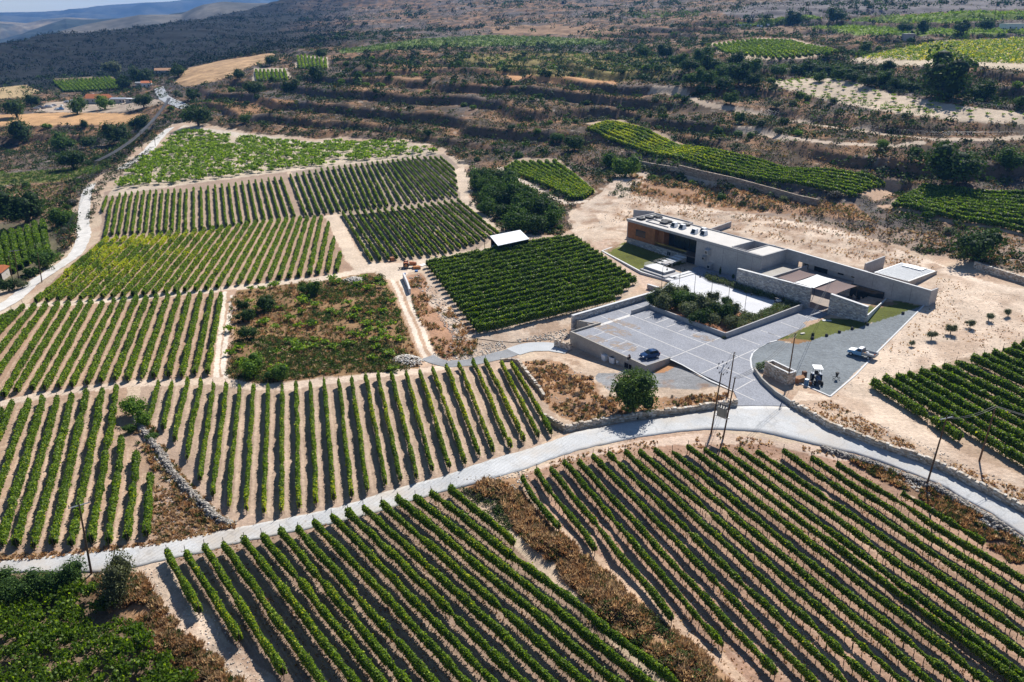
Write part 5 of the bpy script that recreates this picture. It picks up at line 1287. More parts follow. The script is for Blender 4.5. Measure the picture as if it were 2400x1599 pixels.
# concrete scoops on the tall wall
for (a, z, s) in ((28.3, 4.3, 1.0), (27.4, 2.5, .8), (29.4, .9, 1.0)):
    mb = MB(); d = 1.1 * s
    mb.hexa([(a - .55 * s, -d, z - .5 * s), (a + .55 * s, -d, z - .5 * s), (a + .75 * s, .0, z - .9 * s), (a - .75 * s, .0, z - .9 * s)], [(a - .55 * s, -d, z + .5 * s), (a + .55 * s, -d, z + .5 * s), (a + .75 * s, .0, z + .9 * s), (a - .75 * s, .0, z + .9 * s)])
    sc = wp('window_scoop', mb, M['concrete'])
    mb = MB(); mb.box(a - .32 * s, a + .32 * s, -d - .03, -d - .002, z - .3 * s, z + .28 * s); wp('pane', mb, M['glass'], parent=sc)
# skylights
for (a, b) in ((12.8, 4.4), (15.4, 4.6), (20.3, 3.6), (21.0, 6.2), (22.8, 4.2)):
    mb = MB(); mb.hexa([(a - .8, b - .7, 6.5), (a + .8, b - .7, 6.5), (a + .8, b + .9, 6.5), (a - .8, b + .9, 6.5)], [(a - .55, b - .2, 7.7), (a + .55, b - .2, 7.7), (a + .55, b + .7, 7.7), (a - .55, b + .7, 7.7)])
    sk = wp('skylight', mb, M['white'])
    mb = MB(); mb.add([(a - .62, b - .66, 6.72), (a + .62, b - .66, 6.72), (a + .48, b - .27, 7.6), (a - .48, b - .27, 7.6)], [(0, 1, 2, 3)]); wp('pane', mb, M['glass'], parent=sk)
# roof openings with dark shade frames at the far end
for (a, b, w, h) in ((2.2, 3.2, 2.2, 1.3), (2.6, 6.0, 2.2, 1.3), (3.4, 8.4, 2.4, 1.2), (8.3, 6.6, 2.6, 1.5), (9.0, 4.8, 2.2, .9), (13.8, 8.0, 2.2, .9)):
    mb = MB()
    for (x0, x1, y0, y1) in ((a - w / 2, a + w / 2, b - h / 2, b - h / 2 + .12), (a - w / 2, a + w / 2, b + h / 2 - .12, b + h / 2), (a - w / 2, a - w / 2 + .12, b - h / 2, b + h / 2), (a + w / 2 - .12, a + w / 2, b - h / 2, b + h / 2)):
        mb.box(x0, x1, y0, y1, 6.5, 7.0)
    mb.box(a - w / 2 + .13, a + w / 2 - .13, b - h / 2 + .13, b + h / 2 - .13, 6.5, 6.62)
    for i in range(4): mb.box(a - w / 2 + .2 + i * w / 4.6, a - w / 2 + .5 + i * w / 4.6, b - h / 2 - .3, b + h / 2 + .25, 7.002, 7.06)
    wp('roof_louvre', mb, M['dark'])
mb = MB()
for b in (2.6, 5.4, 7.8): mb.box(4.6, 12.5, b - .06, b + .06, 6.57, 6.8)
mb.box(4.5, 4.62, 2.6, 9.2, 6.57, 6.8)
wp('roof_upstand', mb, M['concrete'])
mb = MB(); rnd = random.Random(4)
for i in range(7):
    a = 28 + i * 2.1 + rnd.uniform(-.3, .3); mb.box(a, a + rnd.uniform(.5, 1.0), 9.9, 10.6, 5.9, 6.5 + rnd.uniform(-.2, .2))
mb.box(25, 43, 9.72, 10.8, 5.5, 5.9)
wp('roof_plant', mb, M['concrete'])
# spine wall behind the courtyard and its end return
mb = MB()
mb.hexa([(43.6, 9.4, 4.65), (78, 9.4, 4.45), (78, 9.75, 4.45), (43.6, 9.75, 4.65)], [(43.6, 9.4, 6.8), (78, 9.4, 5.95), (78, 9.75, 5.95), (43.6, 9.75, 6.8)])
mb.box(43.6, 46.9, 9.4, 9.75, 1.5, 4.6); mb.hexa([(61.2, 9.4, -.4), (78, 9.4, 1.2), (78, 9.75, 1.2), (61.2, 9.75, -.4)], [(61.2, 9.4, 4.6), (78, 9.4, 4.45), (78, 9.75, 4.45), (61.2, 9.75, 4.6)])
mb.box(46.9, 61.2, 9.4, 9.75, -.4, 2.9)
mb.box(77.65, 78, 9.76, 12.4, 1.8, 5.95)
mb.box(46.9, 61.2, 9.0, 9.4, 2.75, 2.95)
wp('spine_wall', mb, M['concrete'])
mb = MB(); mb.hexa([(43.6, 9.33, 6.8), (78, 9.33, 5.95), (78, 9.82, 5.95), (43.6, 9.82, 6.8)], [(43.6, 9.33, 6.88), (78, 9.33, 6.03), (78, 9.82, 6.03), (43.6, 9.82, 6.88)]); wp('wall_cap', mb, M['coping'])
mb = MB()
for x in (65.5, 70, 74): mb.box(x - .02, x + .02, 9.393, 9.4, 2.6, 5.6)
wp('joint', mb, M['dark'])
# set-back glazing in the long slot
M['pale_blue'] = mat_simple('pale_render', (.42, .44, .46), .8, 1, .05)
mb = MB(); mb.box(46.9, 61.2, 11.2, 11.4, 2.9, 4.7); wp('set_back_wall', mb, M['pale_blue'])
mb = MB(); mb.box(46.8, 61.4, 9.76, 11.5, 2.75, 2.88); mb.box(46.8, 61.4, 9.76, 14.5, 4.75, 4.95); wp('slot_floor', mb, M['concrete'])
for (a0, a1, z0, z1) in ((47.2, 48.6, 2.9, 4.6), (50.2, 53.6, 2.9, 4.6), (56.2, 57.6, 3.6, 4.6), (59.5, 60.9, 3.7, 4.6)):
    mb = MB(); mb.box(a0, a1, 11.12, 11.19, z0, z1); wp('slot_window', mb, M['glass'])
mb = MB(); mb.box(43.6, 78 - 10, 9.82, 10.5, 5.2, 5.5); mb.box(43.6, 64, 10.5, 10.7, 5.2, 5.9); wp('rear_gutter', mb, M['concrete'])
# low terrace block and its parapet
mb = MB(); mb.box(43.65, 49.3, -4.2, 9.3, -.2, 3.5); wp('terrace_block', mb, M['concrete_warm'])
mb = MB(); mb.box(49.3, 49.6, -4.2, 9.3, -.2, 4.3); mb.box(43.65, 49.3, -4.5, -4.2, 3.5, 4.2); wp('terrace_parapet', mb, M['concrete'])
# courtyard floor
M['courtfloor'] = mat_simple('courtyard_floor', (.30, .25, .22), .85, .5, .12, scale2=5, amp2=.12)
mb = MB(); mb.box(49.6, 68.8, -4.5, 9.35, -.3, .112); wp('courtyard_floor', mb, M['courtfloor'])
mb = MB(); mb.box(61, 68.5, 8.9, 9.38, .2, 3.0); wp('courtyard_glazing', mb, M['glass'])
# stone courtyard walls
sw1 = stone_wall('stone_courtyard_wall', [Vector((40.9, -4.85, -.4)), Vector((59.9, -4.85, -.4))], 0, .6, None, cols=GREYS, block=(.5, .22), tops=[4.1, 4.6], ragged=0, rough=.035, coping=M['coping']); sw1.parent = win
sw2 = stone_wall('stone_courtyard_wall', [Vector((64.7, -5.2, -.4)), Vector((72.8, -4.9, -.4))], 0, .6, None, cols=GREYS, block=(.5, .22), tops=[4.7, 4.2], ragged=0, rough=.035, coping=M['coping']); sw2.parent = win
mb = MB(); mb.hexa([(72.7, -4.6, -.2), (72.95, -4.6, -.2), (69.3, 9.3, -.2), (69.05, 9.3, -.2)], [(72.7, -4.6, 2.4), (72.95, -4.6, 2.4), (69.3, 9.3, 1.9), (69.05, 9.3, 1.9)]); wp('slanting_side_wall', mb, M['coping'])
mb = MB(); mb.box(59.9, 65.0, -4.9, -4.6, -.1, .22); wp('threshold', mb, M['concrete'])
# shade sails
def sail(a0, a1, z, mat, sag, label):
    n = 8; V = []; 
    for i in range(n + 1):
        for j in range(n + 1):
            u, v = i / n, j / n
            a = a0 + (a1 - a0) * u; b = -4.7 + 8.3 * v
            e = (u - .5) ** 2 * 4; f_ = (v - .5) ** 2 * 4
            a = a + (.5 - u) * .35 * (1 - f_); b = b + (.5 - v) * .6 * (1 - e)
            V.append((a, b, z - sag * (1 - e) * (1 - f_) + .15 * (v)))
    V = np.array(V); V2 = V.copy(); V2[:, 2] -= .03
    i = np.arange(n)[:, None] * (n + 1) + np.arange(n)[None]
    f = np.stack([i, i + n + 1, i + n + 2, i + 1], -1).reshape(-1, 4)
    return np_obj('shade_sail', np_mesh('shade_sail', np.concatenate([V, V2]), [f, f[:, ::-1] + len(V)], mat), win)
s1 = sail(51.2, 55.4, 4.6, M['sail_brown'], .25, 'x'); s1['label'] = "brown shade sail at the terrace end"
s2 = sail(55.6, 60.3, 4.7, M['sail_white'], .25, 'x'); s2['label'] = "white middle shade sail"
s3 = sail(60.5, 65.2, 4.6, M['sail_brown'], .25, 'x'); s3['label'] = "brown shade sail over the entrance"
for a in (55.5, 60.4, 65.3):
    mb = MB(); mb.tube((a, 3.8, .1), (a, 3.8, 4.75), .06, .06, 6); wp('sail_post', mb, M['dark'])
# seats and table set in the courtyard shade
for k, (a, b) in enumerate(((62.5, 6.5), (64.2, 6.9), (66, 6.4))):
    t = empty('patio_table', tuple(LB(a, b, .112)), "small dark patio table, %s from the left in the shaded courtyard" % ordinal(k), 'table', 'patio tables', RZ)
    MB().box(-.5, .5, -.35, .35, .70, .75).obj('tabletop', M['dark'], t)
    for sx in (-.42, .42):
        for sy in (-.28, .28): MB().box(sx - .03, sx + .03, sy - .03, sy + .03, 0, .70).obj('leg', M['dark'], t)
# low outbuilding with ribbed metal roof behind the spine wall
ob = empty('storage_building', tuple(LB(61, 18, 0)), "low store with a ribbed grey metal roof behind the right end of the winery", 'building', None, RZ)
mb = MB(); mb.box(.3, 7.8, .3, 11.8, 1.6, 3.7); mb.obj('wall', M['concrete'], ob)
mb = MB(); mb.box(0, 8.1, 0, 12, 3.72, 3.9); rf = mb.obj('roof', M['zinc'], ob)
mb = MB()
for i in range(26): mb.box(.2, 7.9, .22 + i * .45, .27 + i * .45, 3.902, 3.97)
mb.obj('roof_rib', M['zinc'], rf)
for i in range(3):
    mb = MB(); mb.box(1.6 + i * 1.55, 3.05 + i * 1.55, 9.2, 11.6, 3.98, 4.12); mb.obj('roof_panel', M['white'], ob)
mb = MB(); mb.box(8.1, 8.35, -.2, 12.2, 1.0, 3.95); mb.obj('side_wall', M['concrete_warm'], ob)
wall_from('wing_wall', [LB(58.0, 19.2, 3), LB(57.6, 28.3, 3.4)], 0, .35, M['concrete'], "free-standing short concrete wall left of the metal-roofed store", tops=[5.0, 5.0], zbase=1)
wall_from('wing_wall', [LB(10.2, 22.6, 1), LB(9.9, 32.0, 1.5)], 0, .35, M['concrete'], "low concrete garden wall on bare ground behind the roof bar", tops=[2.5, 3.1], zbase=-.3)
wall_from('wing_wall', [LB(-5.0, 7.6, 0), LB(-.6, 11.4, 0)], 0, .35, M['concrete'], "grey concrete wing wall rising behind the left end of the winery roof", tops=[7.2, 7.0], zbase=-.3)

# ---------------------------------------------------------------- scrub, grass, shrubs, trees
def grid_val(Gd, x, y):
    r = np.log(np.clip(np.hypot(x, y), RAD[0], RAD[-1])); a = np.arctan2(x, y)
    i = np.clip(np.rint(np.interp(r, LR, np.arange(len(RAD)))), 0, len(RAD) - 1).astype(int)
    j = np.clip(np.rint(np.interp(a, AZ, np.arange(len(AZ)))), 0, len(AZ) - 1).astype(int)
    return Gd[i, j]
PAL = {'green': (.038, .078, .018), 'olive': (.075, .092, .030), 'grey': (.135, .122, .115), 'brown': (.33, .195, .10), 'bright': (.075, .135, .018), 'straw': (.52, .39, .24), 'tan': (.38, .27, .17), 'dark': (.022, .045, .016), 'cloud_dark': (.010, .020, .012), 'yellow': (.42, .38, .03), 'sage': (.15, .18, .10), 'purple': (.085, .070, .070)}
PK = list(PAL); PA = np.array([PAL[k] for k in PK])
M['grass'] = mat_leaf('dry_grass_blade', .45, (1, 1, 1)); [setattr(q.inputs[1], 'default_value', (1.2, 1.1, .9)) for q in M['grass'].node_tree.nodes if q.type == 'VECT_MATH' and q.inputs[1].default_value[0] > 1.3]
def clump_mesh(name, C, R, kinds, nleaf, leaf_k=.42, squash=.62, mat='scrub', up=.4):
    """many small plants in one mesh: C centres, R radii, kinds palette index"""
    N = len(C)
    d = rng.normal(size=(N, nleaf, 3)); d /= np.linalg.norm(d, axis=2)[..., None]; d[..., 2] = np.abs(d[..., 2])
    rr = rng.uniform(.35, 1.0, (N, nleaf)) ** .5
    pts = C[:, None] + d * rr[..., None] * R[:, None, None] * np.array((1, 1, squash * 1.6))
    col = PA[kinds][:, None] * rng.uniform(.65, 1.4, (N, nleaf, 1)) * rng.uniform(.8, 1.2, (N, 1, 1))
    sz = np.repeat(R, nleaf) * leaf_k
    out = (d * np.array((1, 1, 1))).reshape(-1, 3) * 1.0
    v, f, c = leaf_quads(pts.reshape(-1, 3), sz, col.reshape(-1, 3), up, out)
    return np_mesh(name, v, f, M[mat], c)
def pick_kinds(n, w):
    p = np.array([w.get(k, 0) for k in PK], float); p /= p.sum()
    return rng.choice(len(PK), n, p=p)
# hillside scrub: fills the banks and slopes
def hill_points(n, r0, r1, az0=-37, az1=37):
    r = np.exp(rng.uniform(math.log(r0), math.log(r1), n)); a = np.radians(rng.uniform(az0, az1, n))
    return r * np.sin(a), r * np.cos(a)
STEEP = np.clip((np.abs(gr) - .25) * 2.5, 0, 1) * HILL
def hill_scrub(name, n, r0, r1, rad, nleaf, weights, thr, scale=30, seed=0, az0=-37, az1=37, bank=0.0):
    x, y = hill_points(n, r0, r1, az0, az1)
    dens = fbm(x / scale, y / scale, 4, 60 + seed) + (rng.random(n) - .5) * .22 + bank * grid_val(STEEP, x, y)
    ok = (grid_val(VEG, x, y) > .35) & ~grid_val(noveg, x, y) & (dens > thr)
    x, y = x[ok], y[ok]
    R = rng.uniform(*rad, len(x)) * (np.hypot(x, y) / 350) ** .35
    C = np.stack([x, y, hat(x, y) - .05], 1)
    o = np_obj(name, clump_mesh(name, C, R, pick_kinds(len(x), weights), nleaf)); tag(o, kind='stuff'); return o
hill_scrub('scrub', 52000, 190, 760, (.6, 1.45), 12, {'grey': 2.2, 'brown': 1.4, 'olive': 1.6, 'green': 1.6, 'purple': 2.6, 'dark': 1.0}, .36, 26, 1)
hill_scrub('dark_scrub', 24000, 195, 760, (1.0, 2.3), 20, {'green': 3, 'dark': 3, 'olive': 2.0, 'bright': .5}, .47, 20, 2, bank=.22)
hill_scrub('far_scrub', 7000, 740, 1600, (1.3, 2.8), 9, {'cloud_dark': 6, 'dark': 1}, .36, 60, 3, -37, -11)  # left hill scrub, its darkest palette colour carries the painted cloud shadow
hill_scrub('far_scrub', 7500, 740, 1600, (1.3, 2.6), 9, {'dark': 3, 'green': 3, 'purple': 2, 'olive': 2}, .40, 60, 3, -11, 37)
hill_scrub('distant_trees', 3000, 430, 1400, (1.9, 3.3), 34, {'dark': 4, 'green': 4, 'bright': .4}, .53, 45, 6, -14, 37, bank=.2)
hill_scrub('dry_grass', 14000, 205, 620, (.35, .8), 10, {'brown': 4, 'straw': 1.6, 'olive': .6}, .46, 18, 4)

def poly_points(poly, n, px=True, sub=3):
    w = np.array([tuple(v)[:2] for v in (GL(poly + [poly[0]], sub=sub) if px else poly)])
    mn, mx = w.min(0), w.max(0); out = []
    tot = 0
    while tot < n:
        q = rng.uniform(mn, mx, (n * 3, 2)); q = q[pip(q[:, 0], q[:, 1], w)]; out.append(q); tot += len(q)
        if len(q) == 0: break
    return np.concatenate(out)[:n]
def blades(name, C, R, kinds, nb):
    """tufts of thin upright grass blades"""
    N = len(C); a = rng.uniform(0, 2 * math.pi, (N, nb)); lean = rng.uniform(.1, .9, (N, nb)); L = R[:, None] * rng.uniform(.6, 1.3, (N, nb)) * 1.25
    b0 = C[:, None] + np.stack([np.cos(a), np.sin(a), a * 0], -1) * (R[:, None, None] * rng.uniform(0, .55, (N, nb, 1)))
    dr = np.stack([np.cos(a) * np.sin(lean), np.sin(a) * np.sin(lean), np.cos(lean)], -1)
    tip = b0 + dr * L[..., None]; sd = np.stack([-np.sin(a), np.cos(a), a * 0], -1) * (.045 + .05 * R[:, None, None])
    mid = (b0 + tip) / 2 + sd * 0 + np.array((0, 0, .03))
    v = np.stack([b0 - sd * .6, mid - sd, tip, mid + sd], 2).reshape(-1, 3)
    col = PA[kinds][:, None] * rng.uniform(.6, 1.5, (N, nb, 1)) * rng.uniform(.8, 1.2, (N, 1, 1))
    c = np.repeat(col.reshape(-1, 3), 4, 0)
    return np_mesh(name, v, np.arange(len(v)).reshape(-1, 4), M['grass'], c)
def poly_scrub(name, poly, n, rad, nleaf, weights, leaf_k=.42, squash=.6, thr=None, scale=6, up=.4, kind='stuff', mat='scrub', z=None):
    q = poly_points(poly, n)
    if thr is not None:
        dn = fbm(q[:, 0] / scale, q[:, 1] / scale, 3, 91); q = q[dn > thr]
    C = np.stack([q[:, 0], q[:, 1], (hat(q[:, 0], q[:, 1]) - .03) if z is None else q[:, 0] * 0 + z], 1)
    if name == 'dry_grass':
        o = np_obj(name, blades(name, C, rng.uniform(*rad, len(q)), pick_kinds(len(q), weights), nleaf)); tag(o, kind=kind); return o
    o = np_obj(name, clump_mesh(name, C, rng.uniform(*rad, len(q)), pick_kinds(len(q), weights), nleaf, leaf_k, squash, mat, up)); tag(o, kind=kind); return o
BANK = [(1095, 1150), (1165, 1175), (1215, 1250), (1320, 1350), (1420, 1460), (1560, 1570), (1640, 1640), (1740, 1640), (1640, 1530), (1500, 1415), (1400, 1330), (1300, 1245), (1210, 1150), (1150, 1120)]
poly_scrub('dry_grass', BANK, 1500, (.25, .65), 44, {'brown': 4, 'tan': 4, 'straw': 3.0, 'olive': 1.6}, .30, .8, up=0, thr=.36, scale=2.5)
poly_scrub('ground_cover', BANK, 260, (.25, .55), 50, {'olive': 3, 'green': 2, 'bright': 1}, .28, .6, thr=.5, scale=3)
poly_scrub('ground_cover', [(1390, 1440), (1500, 1530), (1620, 1640), (1740, 1640), (1640, 1560), (1520, 1440), (1440, 1400)], 150, (.4, .9), 80, {'green': 3, 'olive': 2, 'brown': 1}, .26, .6, thr=.45, scale=3)
poly_scrub('ground_cover', [(1080, 1150), (1180, 1150), (1215, 1240), (1170, 1240)], 60, (.4, .8), 80, {'green': 3, 'olive': 2, 'grey': 1}, .26, .6)
MOUND = [(1228, 850), (1300, 845), (1390, 885), (1400, 930), (1520, 930), (1710, 925), (1710, 948), (1480, 985), (1355, 995), (1290, 960), (1250, 900)]
poly_scrub('dry_grass', MOUND, 1100, (.2, .5), 30, {'brown': 5, 'straw': 2.4, 'olive': 1.4, 'purple': 1, 'grey': 1}, .36, .8, thr=.42, scale=4, up=0)
poly_scrub('dry_grass', [(215, 1350), (330, 1350), (400, 1440), (560, 1590), (620, 1640), (480, 1640), (330, 1500), (240, 1420)], 1100, (.22, .55), 44, {'brown': 4, 'tan': 3, 'straw': 2, 'olive': 1.6, 'green': .8}, .30, .8, up=0, thr=.34, scale=2.5)
PLOT = [(540, 690), (700, 662), (895, 645), (930, 700), (960, 790), (985, 845), (960, 870), (800, 874), (620, 898), (534, 880)]
poly_scrub('dry_grass', PLOT, 2200, (.25, .6), 18, {'brown': 5, 'straw': 1.5, 'olive': 2, 'bright': .8}, .42, .7, thr=.40, scale=5, up=0)
poly_scrub('ground_cover', [(545, 800), (650, 790), (760, 800), (900, 800), (980, 845), (950, 872), (800, 874), (620, 898), (534, 885)], 2600, (.35, .85), 24, {'green': 2, 'olive': 4, 'bright': 3.0, 'tan': 1}, .34, .55, thr=.32, scale=5)
poly_scrub('ground_cover', [(700, 665), (895, 645), (925, 700), (950, 780), (820, 790), (700, 720)], 1300, (.4, .9), 26, {'green': 3, 'olive': 2, 'bright': 3}, .36, .6, thr=.40, scale=5)
poly_scrub('dry_grass', [(955, 660), (985, 650), (1060, 730), (1120, 800), (1110, 835), (1030, 840), (985, 765)], 800, (.25, .6), 20, {'brown': 5, 'straw': 2, 'olive': 1.5, 'green': 1}, .4, .7, thr=.40, scale=4, up=0)
poly_scrub('dry_grass', [(1985, 1075), (2100, 1105), (2300, 1205), (2420, 1285), (2420, 1360), (2330, 1290), (2160, 1170), (2050, 1118)], 800, (.2, .5), 36, {'brown': 4, 'straw': 1, 'olive': 2, 'green': 1}, .32, .7, thr=.38, scale=3, up=0)
poly_scrub('dry_grass', [(1860, 950), (1945, 940), (2100, 1025), (2300, 1112), (2420, 1155), (2420, 1190), (2200, 1080), (1960, 1000)], 800, (.10, .26), 16, {'brown': 4, 'straw': 3, 'olive': .6}, .45, .6, thr=.45, scale=4, up=0)
poly_scrub('dry_grass', [(1225, 1105), (1330, 1072), (1480, 1040), (1680, 1016), (1900, 1048), (1990, 1078), (1800, 1050), (1500, 1055), (1280, 1100)], 500, (.10, .25), 16, {'brown': 3, 'straw': 3, 'olive': 1}, .45, .6, thr=.45, scale=4, up=0)
poly_scrub('dry_grass', [(1370, 540), (1480, 450), (1600, 470), (1750, 500), (1900, 520), (2100, 575), (2200, 630), (2060, 620), (1800, 560), (1560, 500)], 1500, (.15, .45), 10, {'brown': 4, 'straw': 3, 'olive': 1, 'grey': 1}, .5, .6, thr=.46, scale=7, up=0)
poly_scrub('dry_grass', [(1475, 405), (1600, 422), (1800, 456), (2000, 482), (2050, 518), (1900, 503), (1700, 493), (1480, 452)], 1500, (.3, .8), 16, {'brown': 4, 'straw': 1.5, 'olive': 1.5, 'green': 1, 'grey': 1}, .42, .7, thr=.38, scale=6, up=0)
poly_scrub('dry_grass', [(1760, 503), (1860, 498), (1990, 522), (2180, 547), (2400, 562), (2400, 635), (2200, 598), (2050, 558), (1900, 527)], 1100, (.2, .6), 14, {'brown': 4, 'straw': 1.5, 'olive': 1.5, 'green': 1.4, 'grey': 1}, .42, .7, thr=.42, scale=6, up=0)
# inter-row weeds and clods in the front fields
poly_scrub('dry_grass', [(1215, 1110), (1500, 1050), (1790, 1050), (1990, 1085), (2400, 1350), (2400, 1620), (1740, 1620), (1500, 1400), (1300, 1230)], 5200, (.05, .14), 9, {'brown': 3, 'straw': 1.5}, .6, .6, thr=.42, scale=5, up=0)
poly_scrub('dry_grass', [(400, 1290), (800, 1205), (1060, 1142), (1215, 1290), (1540, 1620), (700, 1620)], 3600, (.05, .14), 9, {'brown': 3, 'straw': 1.5}, .6, .6, thr=.42, scale=5, up=0)
# loose stones
def stones(name, poly, n, rad, cols=((.62, .57, .5), (.5, .44, .37), (.7, .67, .62)), thr=None):
    q = poly_points(poly, n); mbv = []; 
    if thr is not None: q = q[fbm(q[:, 0] / 4, q[:, 1] / 4, 3, 55) > thr]
    n = len(q); base = np.array([(1, 0, 0), (0, 1, 0), (-1, 0, 0), (0, -1, 0), (0, 0, .8), (0, 0, -.4)], float)
    tri = np.array([(0, 1, 4), (1, 2, 4), (2, 3, 4), (3, 0, 4), (1, 0, 5), (2, 1, 5), (3, 2, 5), (0, 3, 5)])
    R = rng.uniform(*rad, n); z = hat(q[:, 0], q[:, 1])
    v = base[None] * R[:, None, None] * rng.uniform(.6, 1.3, (n, 6, 1)); th = rng.uniform(0, 6.3, n)
    x = v[..., 0] * np.cos(th)[:, None] - v[..., 1] * np.sin(th)[:, None]; y = v[..., 0] * np.sin(th)[:, None] + v[..., 1] * np.cos(th)[:, None]
    V = np.stack([x + q[:, :1], y + q[:, 1:], v[..., 2] + z[:, None] + R[:, None] * .2], -1).reshape(-1, 3)
    f = (tri[None] + (np.arange(n) * 6)[:, None, None]).reshape(-1, 3)
    c = np.repeat(np.array(cols)[rng.integers(0, len(cols), n)] * rng.uniform(.75, 1.1, (n, 1)), 6, 0)
    o = np_obj(name, np_mesh(name, V, f, M['stone'], c)); return o
for pl, n, rd, th in (([(1110, 805), (1190, 800), (1330, 770), (1335, 805), (1230, 800), (1110, 845), (1040, 845), (1060, 790), (1010, 720)], 900, (.08, .25), .4), (MOUND, 500, (.06, .2), .45), ([(1060, 1120), (1230, 1105), (1300, 1240), (1500, 1410), (1400, 1340), (1200, 1150)], 300, (.06, .2), None),
                      ([(330, 1340), (390, 1300), (600, 1560), (700, 1660), (480, 1600)], 350, (.05, .16), None), ([(1860, 950), (1945, 940), (2400, 1150), (2400, 1190), (2200, 1080)], 500, (.05, .16), None),
                      ([(320, 985), (345, 985), (400, 1100), (470, 1165), (560, 1235), (500, 1240), (380, 1120)], 420, (.10, .3), None), ([(1930, 1050), (2030, 1082), (2210, 1152), (2420, 1280), (2420, 1310), (2200, 1175), (2030, 1100)], 650, (.08, .24), None), ([(955, 650), (985, 645), (1060, 720), (1110, 790), (1090, 800)], 260, (.1, .3), None)):
    tag(stones('loose_stones', pl, n, rd, thr=th), kind='stuff')
def heap(cx, cy, rx, ry, h, n, label, cols=((.70, .64, .56), (.6, .52, .43), (.78, .75, .7))):
    c = G(cx, cy); root_pts = []
    base = np.array([(1, 0, 0), (0, 1, 0), (-1, 0, 0), (0, -1, 0), (0, 0, .9), (0, 0, -.9)], float)
    tri = np.array([(0, 1, 4), (1, 2, 4), (2, 3, 4), (3, 0, 4), (1, 0, 5), (2, 1, 5), (3, 2, 5), (0, 3, 5)])
    t = rng.uniform(0, 6.3, n); rr = np.sqrt(rng.random(n)); x = np.cos(t) * rr * rx; y = np.sin(t) * rr * ry; z = (1 - rr ** 1.5) * h
    R = rng.uniform(.12, .3, n); v = base[None] * R[:, None, None] * rng.uniform(.6, 1.2, (n, 6, 1))
    V = (v + np.stack([x, y, z], 1)[:, None]).reshape(-1, 3); f = (tri[None] + (np.arange(n) * 6)[:, None, None]).reshape(-1, 3)
    cc = np.repeat(np.array(cols)[rng.integers(0, len(cols), n)] * rng.uniform(.7, 1.1, (n, 1)), 6, 0)
    o = np_obj('stone_heap', np_mesh('stone_heap', V, f, M['stone'], cc)); o.location = c; tag(o, label, 'stone heap')
heap(952, 848, 3.2, 2.4, 1.2, 520, "heap of pale rubble stones at the lower right corner of the overgrown plot")
heap(828, 659, 2.8, 2.0, .9, 320, "heap of white stones at the top edge of the overgrown plot")

# bush and tree builders -------------------------------------------------
def crown_mesh(name, pal, n, leaf, lumps=7, seed=0, squash=.8, openness=0.0, core=True, trans='scrub'):
    """unit crown (radius 1, resting on z=0) made of leaf clusters on overlapping lumps"""
    g = np.random.default_rng(seed)
    L = []
    for k in range(lumps):
        a = g.uniform(0, 2 * math.pi); r = g.uniform(.15, .58) if k else 0
        L.append((math.cos(a) * r, math.sin(a) * r, g.uniform(.35, 1.15) * squash if k else .75 * squash, g.uniform(.32, .52) if k else .62))
    L = np.array(L); which = g.choice(lumps, n, p=(L[:, 3] ** 2) / (L[:, 3] ** 2).sum())
    d = g.normal(size=(n, 3)); d /= np.linalg.norm(d, axis=1)[:, None]
    rr = (g.uniform(.5, 1.0, n) ** .4) * (1 + (g.random(n) < .08) * g.uniform(0, .3, n))
    # twiggy clusters
    cl = np.floor(d * 3.2).astype(int); hsh = ((cl[:, 0] * 73 + cl[:, 1] * 179 + cl[:, 2] * 283 + which * 31) % 17) / 17.0
    rr = rr * (.84 + .24 * hsh)
    pts = L[which, :3] + d * (rr * L[which, 3])[:, None] * np.array((1, 1, .9 * squash + .1))
    keep = (pts[:, 2] > 0.02) & (g.random(n) > openness * (hsh < .4))
    pts = pts[keep]; d = d[keep]; hs = hsh[keep]; n = len(pts)
    cols = np.array(pal[0]) + (np.array(pal[1]) - np.array(pal[0])) * np.clip(g.random(n) * .5 + hs * .6, 0, 1)[:, None]
    cols = np.where((g.random(n) < .06)[:, None], np.array(pal[1]) * 1.6, cols)
    v, f, c = leaf_quads(pts, leaf, cols, .35, d * 1.1)
    faces = [f]
    if core:
        mb = MB()
        for (x, y, z, r) in L: mb.ball((x, y, max(z, r * .6)), r * .55, r * .55, r * .48 * squash + .04, 7, 5)
        cv = np.array(mb.v); tri = np.array([q for q in mb.f if len(q) == 3]); qd = np.array([q for q in mb.f if len(q) == 4]); n0 = len(v)
        cv[:, 2] = np.maximum(cv[:, 2], .0)
        v = np.concatenate([v, cv]); c = np.concatenate([c, np.tile(np.array(pal[0]) * .8, (len(cv), 1))]); faces = [f, tri + n0, qd + n0]
    return np_mesh(name, v, faces, M[trans], c)
PB = {'dark': ((.025, .052, .016), (.070, .125, .028)), 'green': ((.034, .078, .016), (.11, .19, .03)), 'bright': ((.06, .13, .016), (.18, .28, .03)), 'olive': ((.065, .085, .042), (.19, .21, .115)),
      'grey': ((.085, .08, .07), (.19, .175, .155)), 'silver': ((.07, .09, .05), (.20, .22, .14))}
CR = {}
for k, p in PB.items():
    CR[k] = [crown_mesh('crown', p, 1500, .085, 8, 100 + i, .85) for i in range(3)]
CRs = {k: [crown_mesh('shrub', p, 420, .17, 5, 200 + i, .8) for i in range(3)] for k, p in PB.items()}
CRn = {'pine': [crown_mesh('crown', ((.030, .060, .018), (.13, .20, .045)), 6500, .066, 18, 309, 1.0, .25)], 'twiggy': [crown_mesh('crown', ((.05, .06, .03), (.15, .16, .08)), 5200, .062, 10, 301, 1.05, .5)],
       'hedge': [crown_mesh('crown', ((.025, .055, .015), (.08, .14, .03)), 4200, .055, 9, 302 + i, .9) for i in range(2)]}
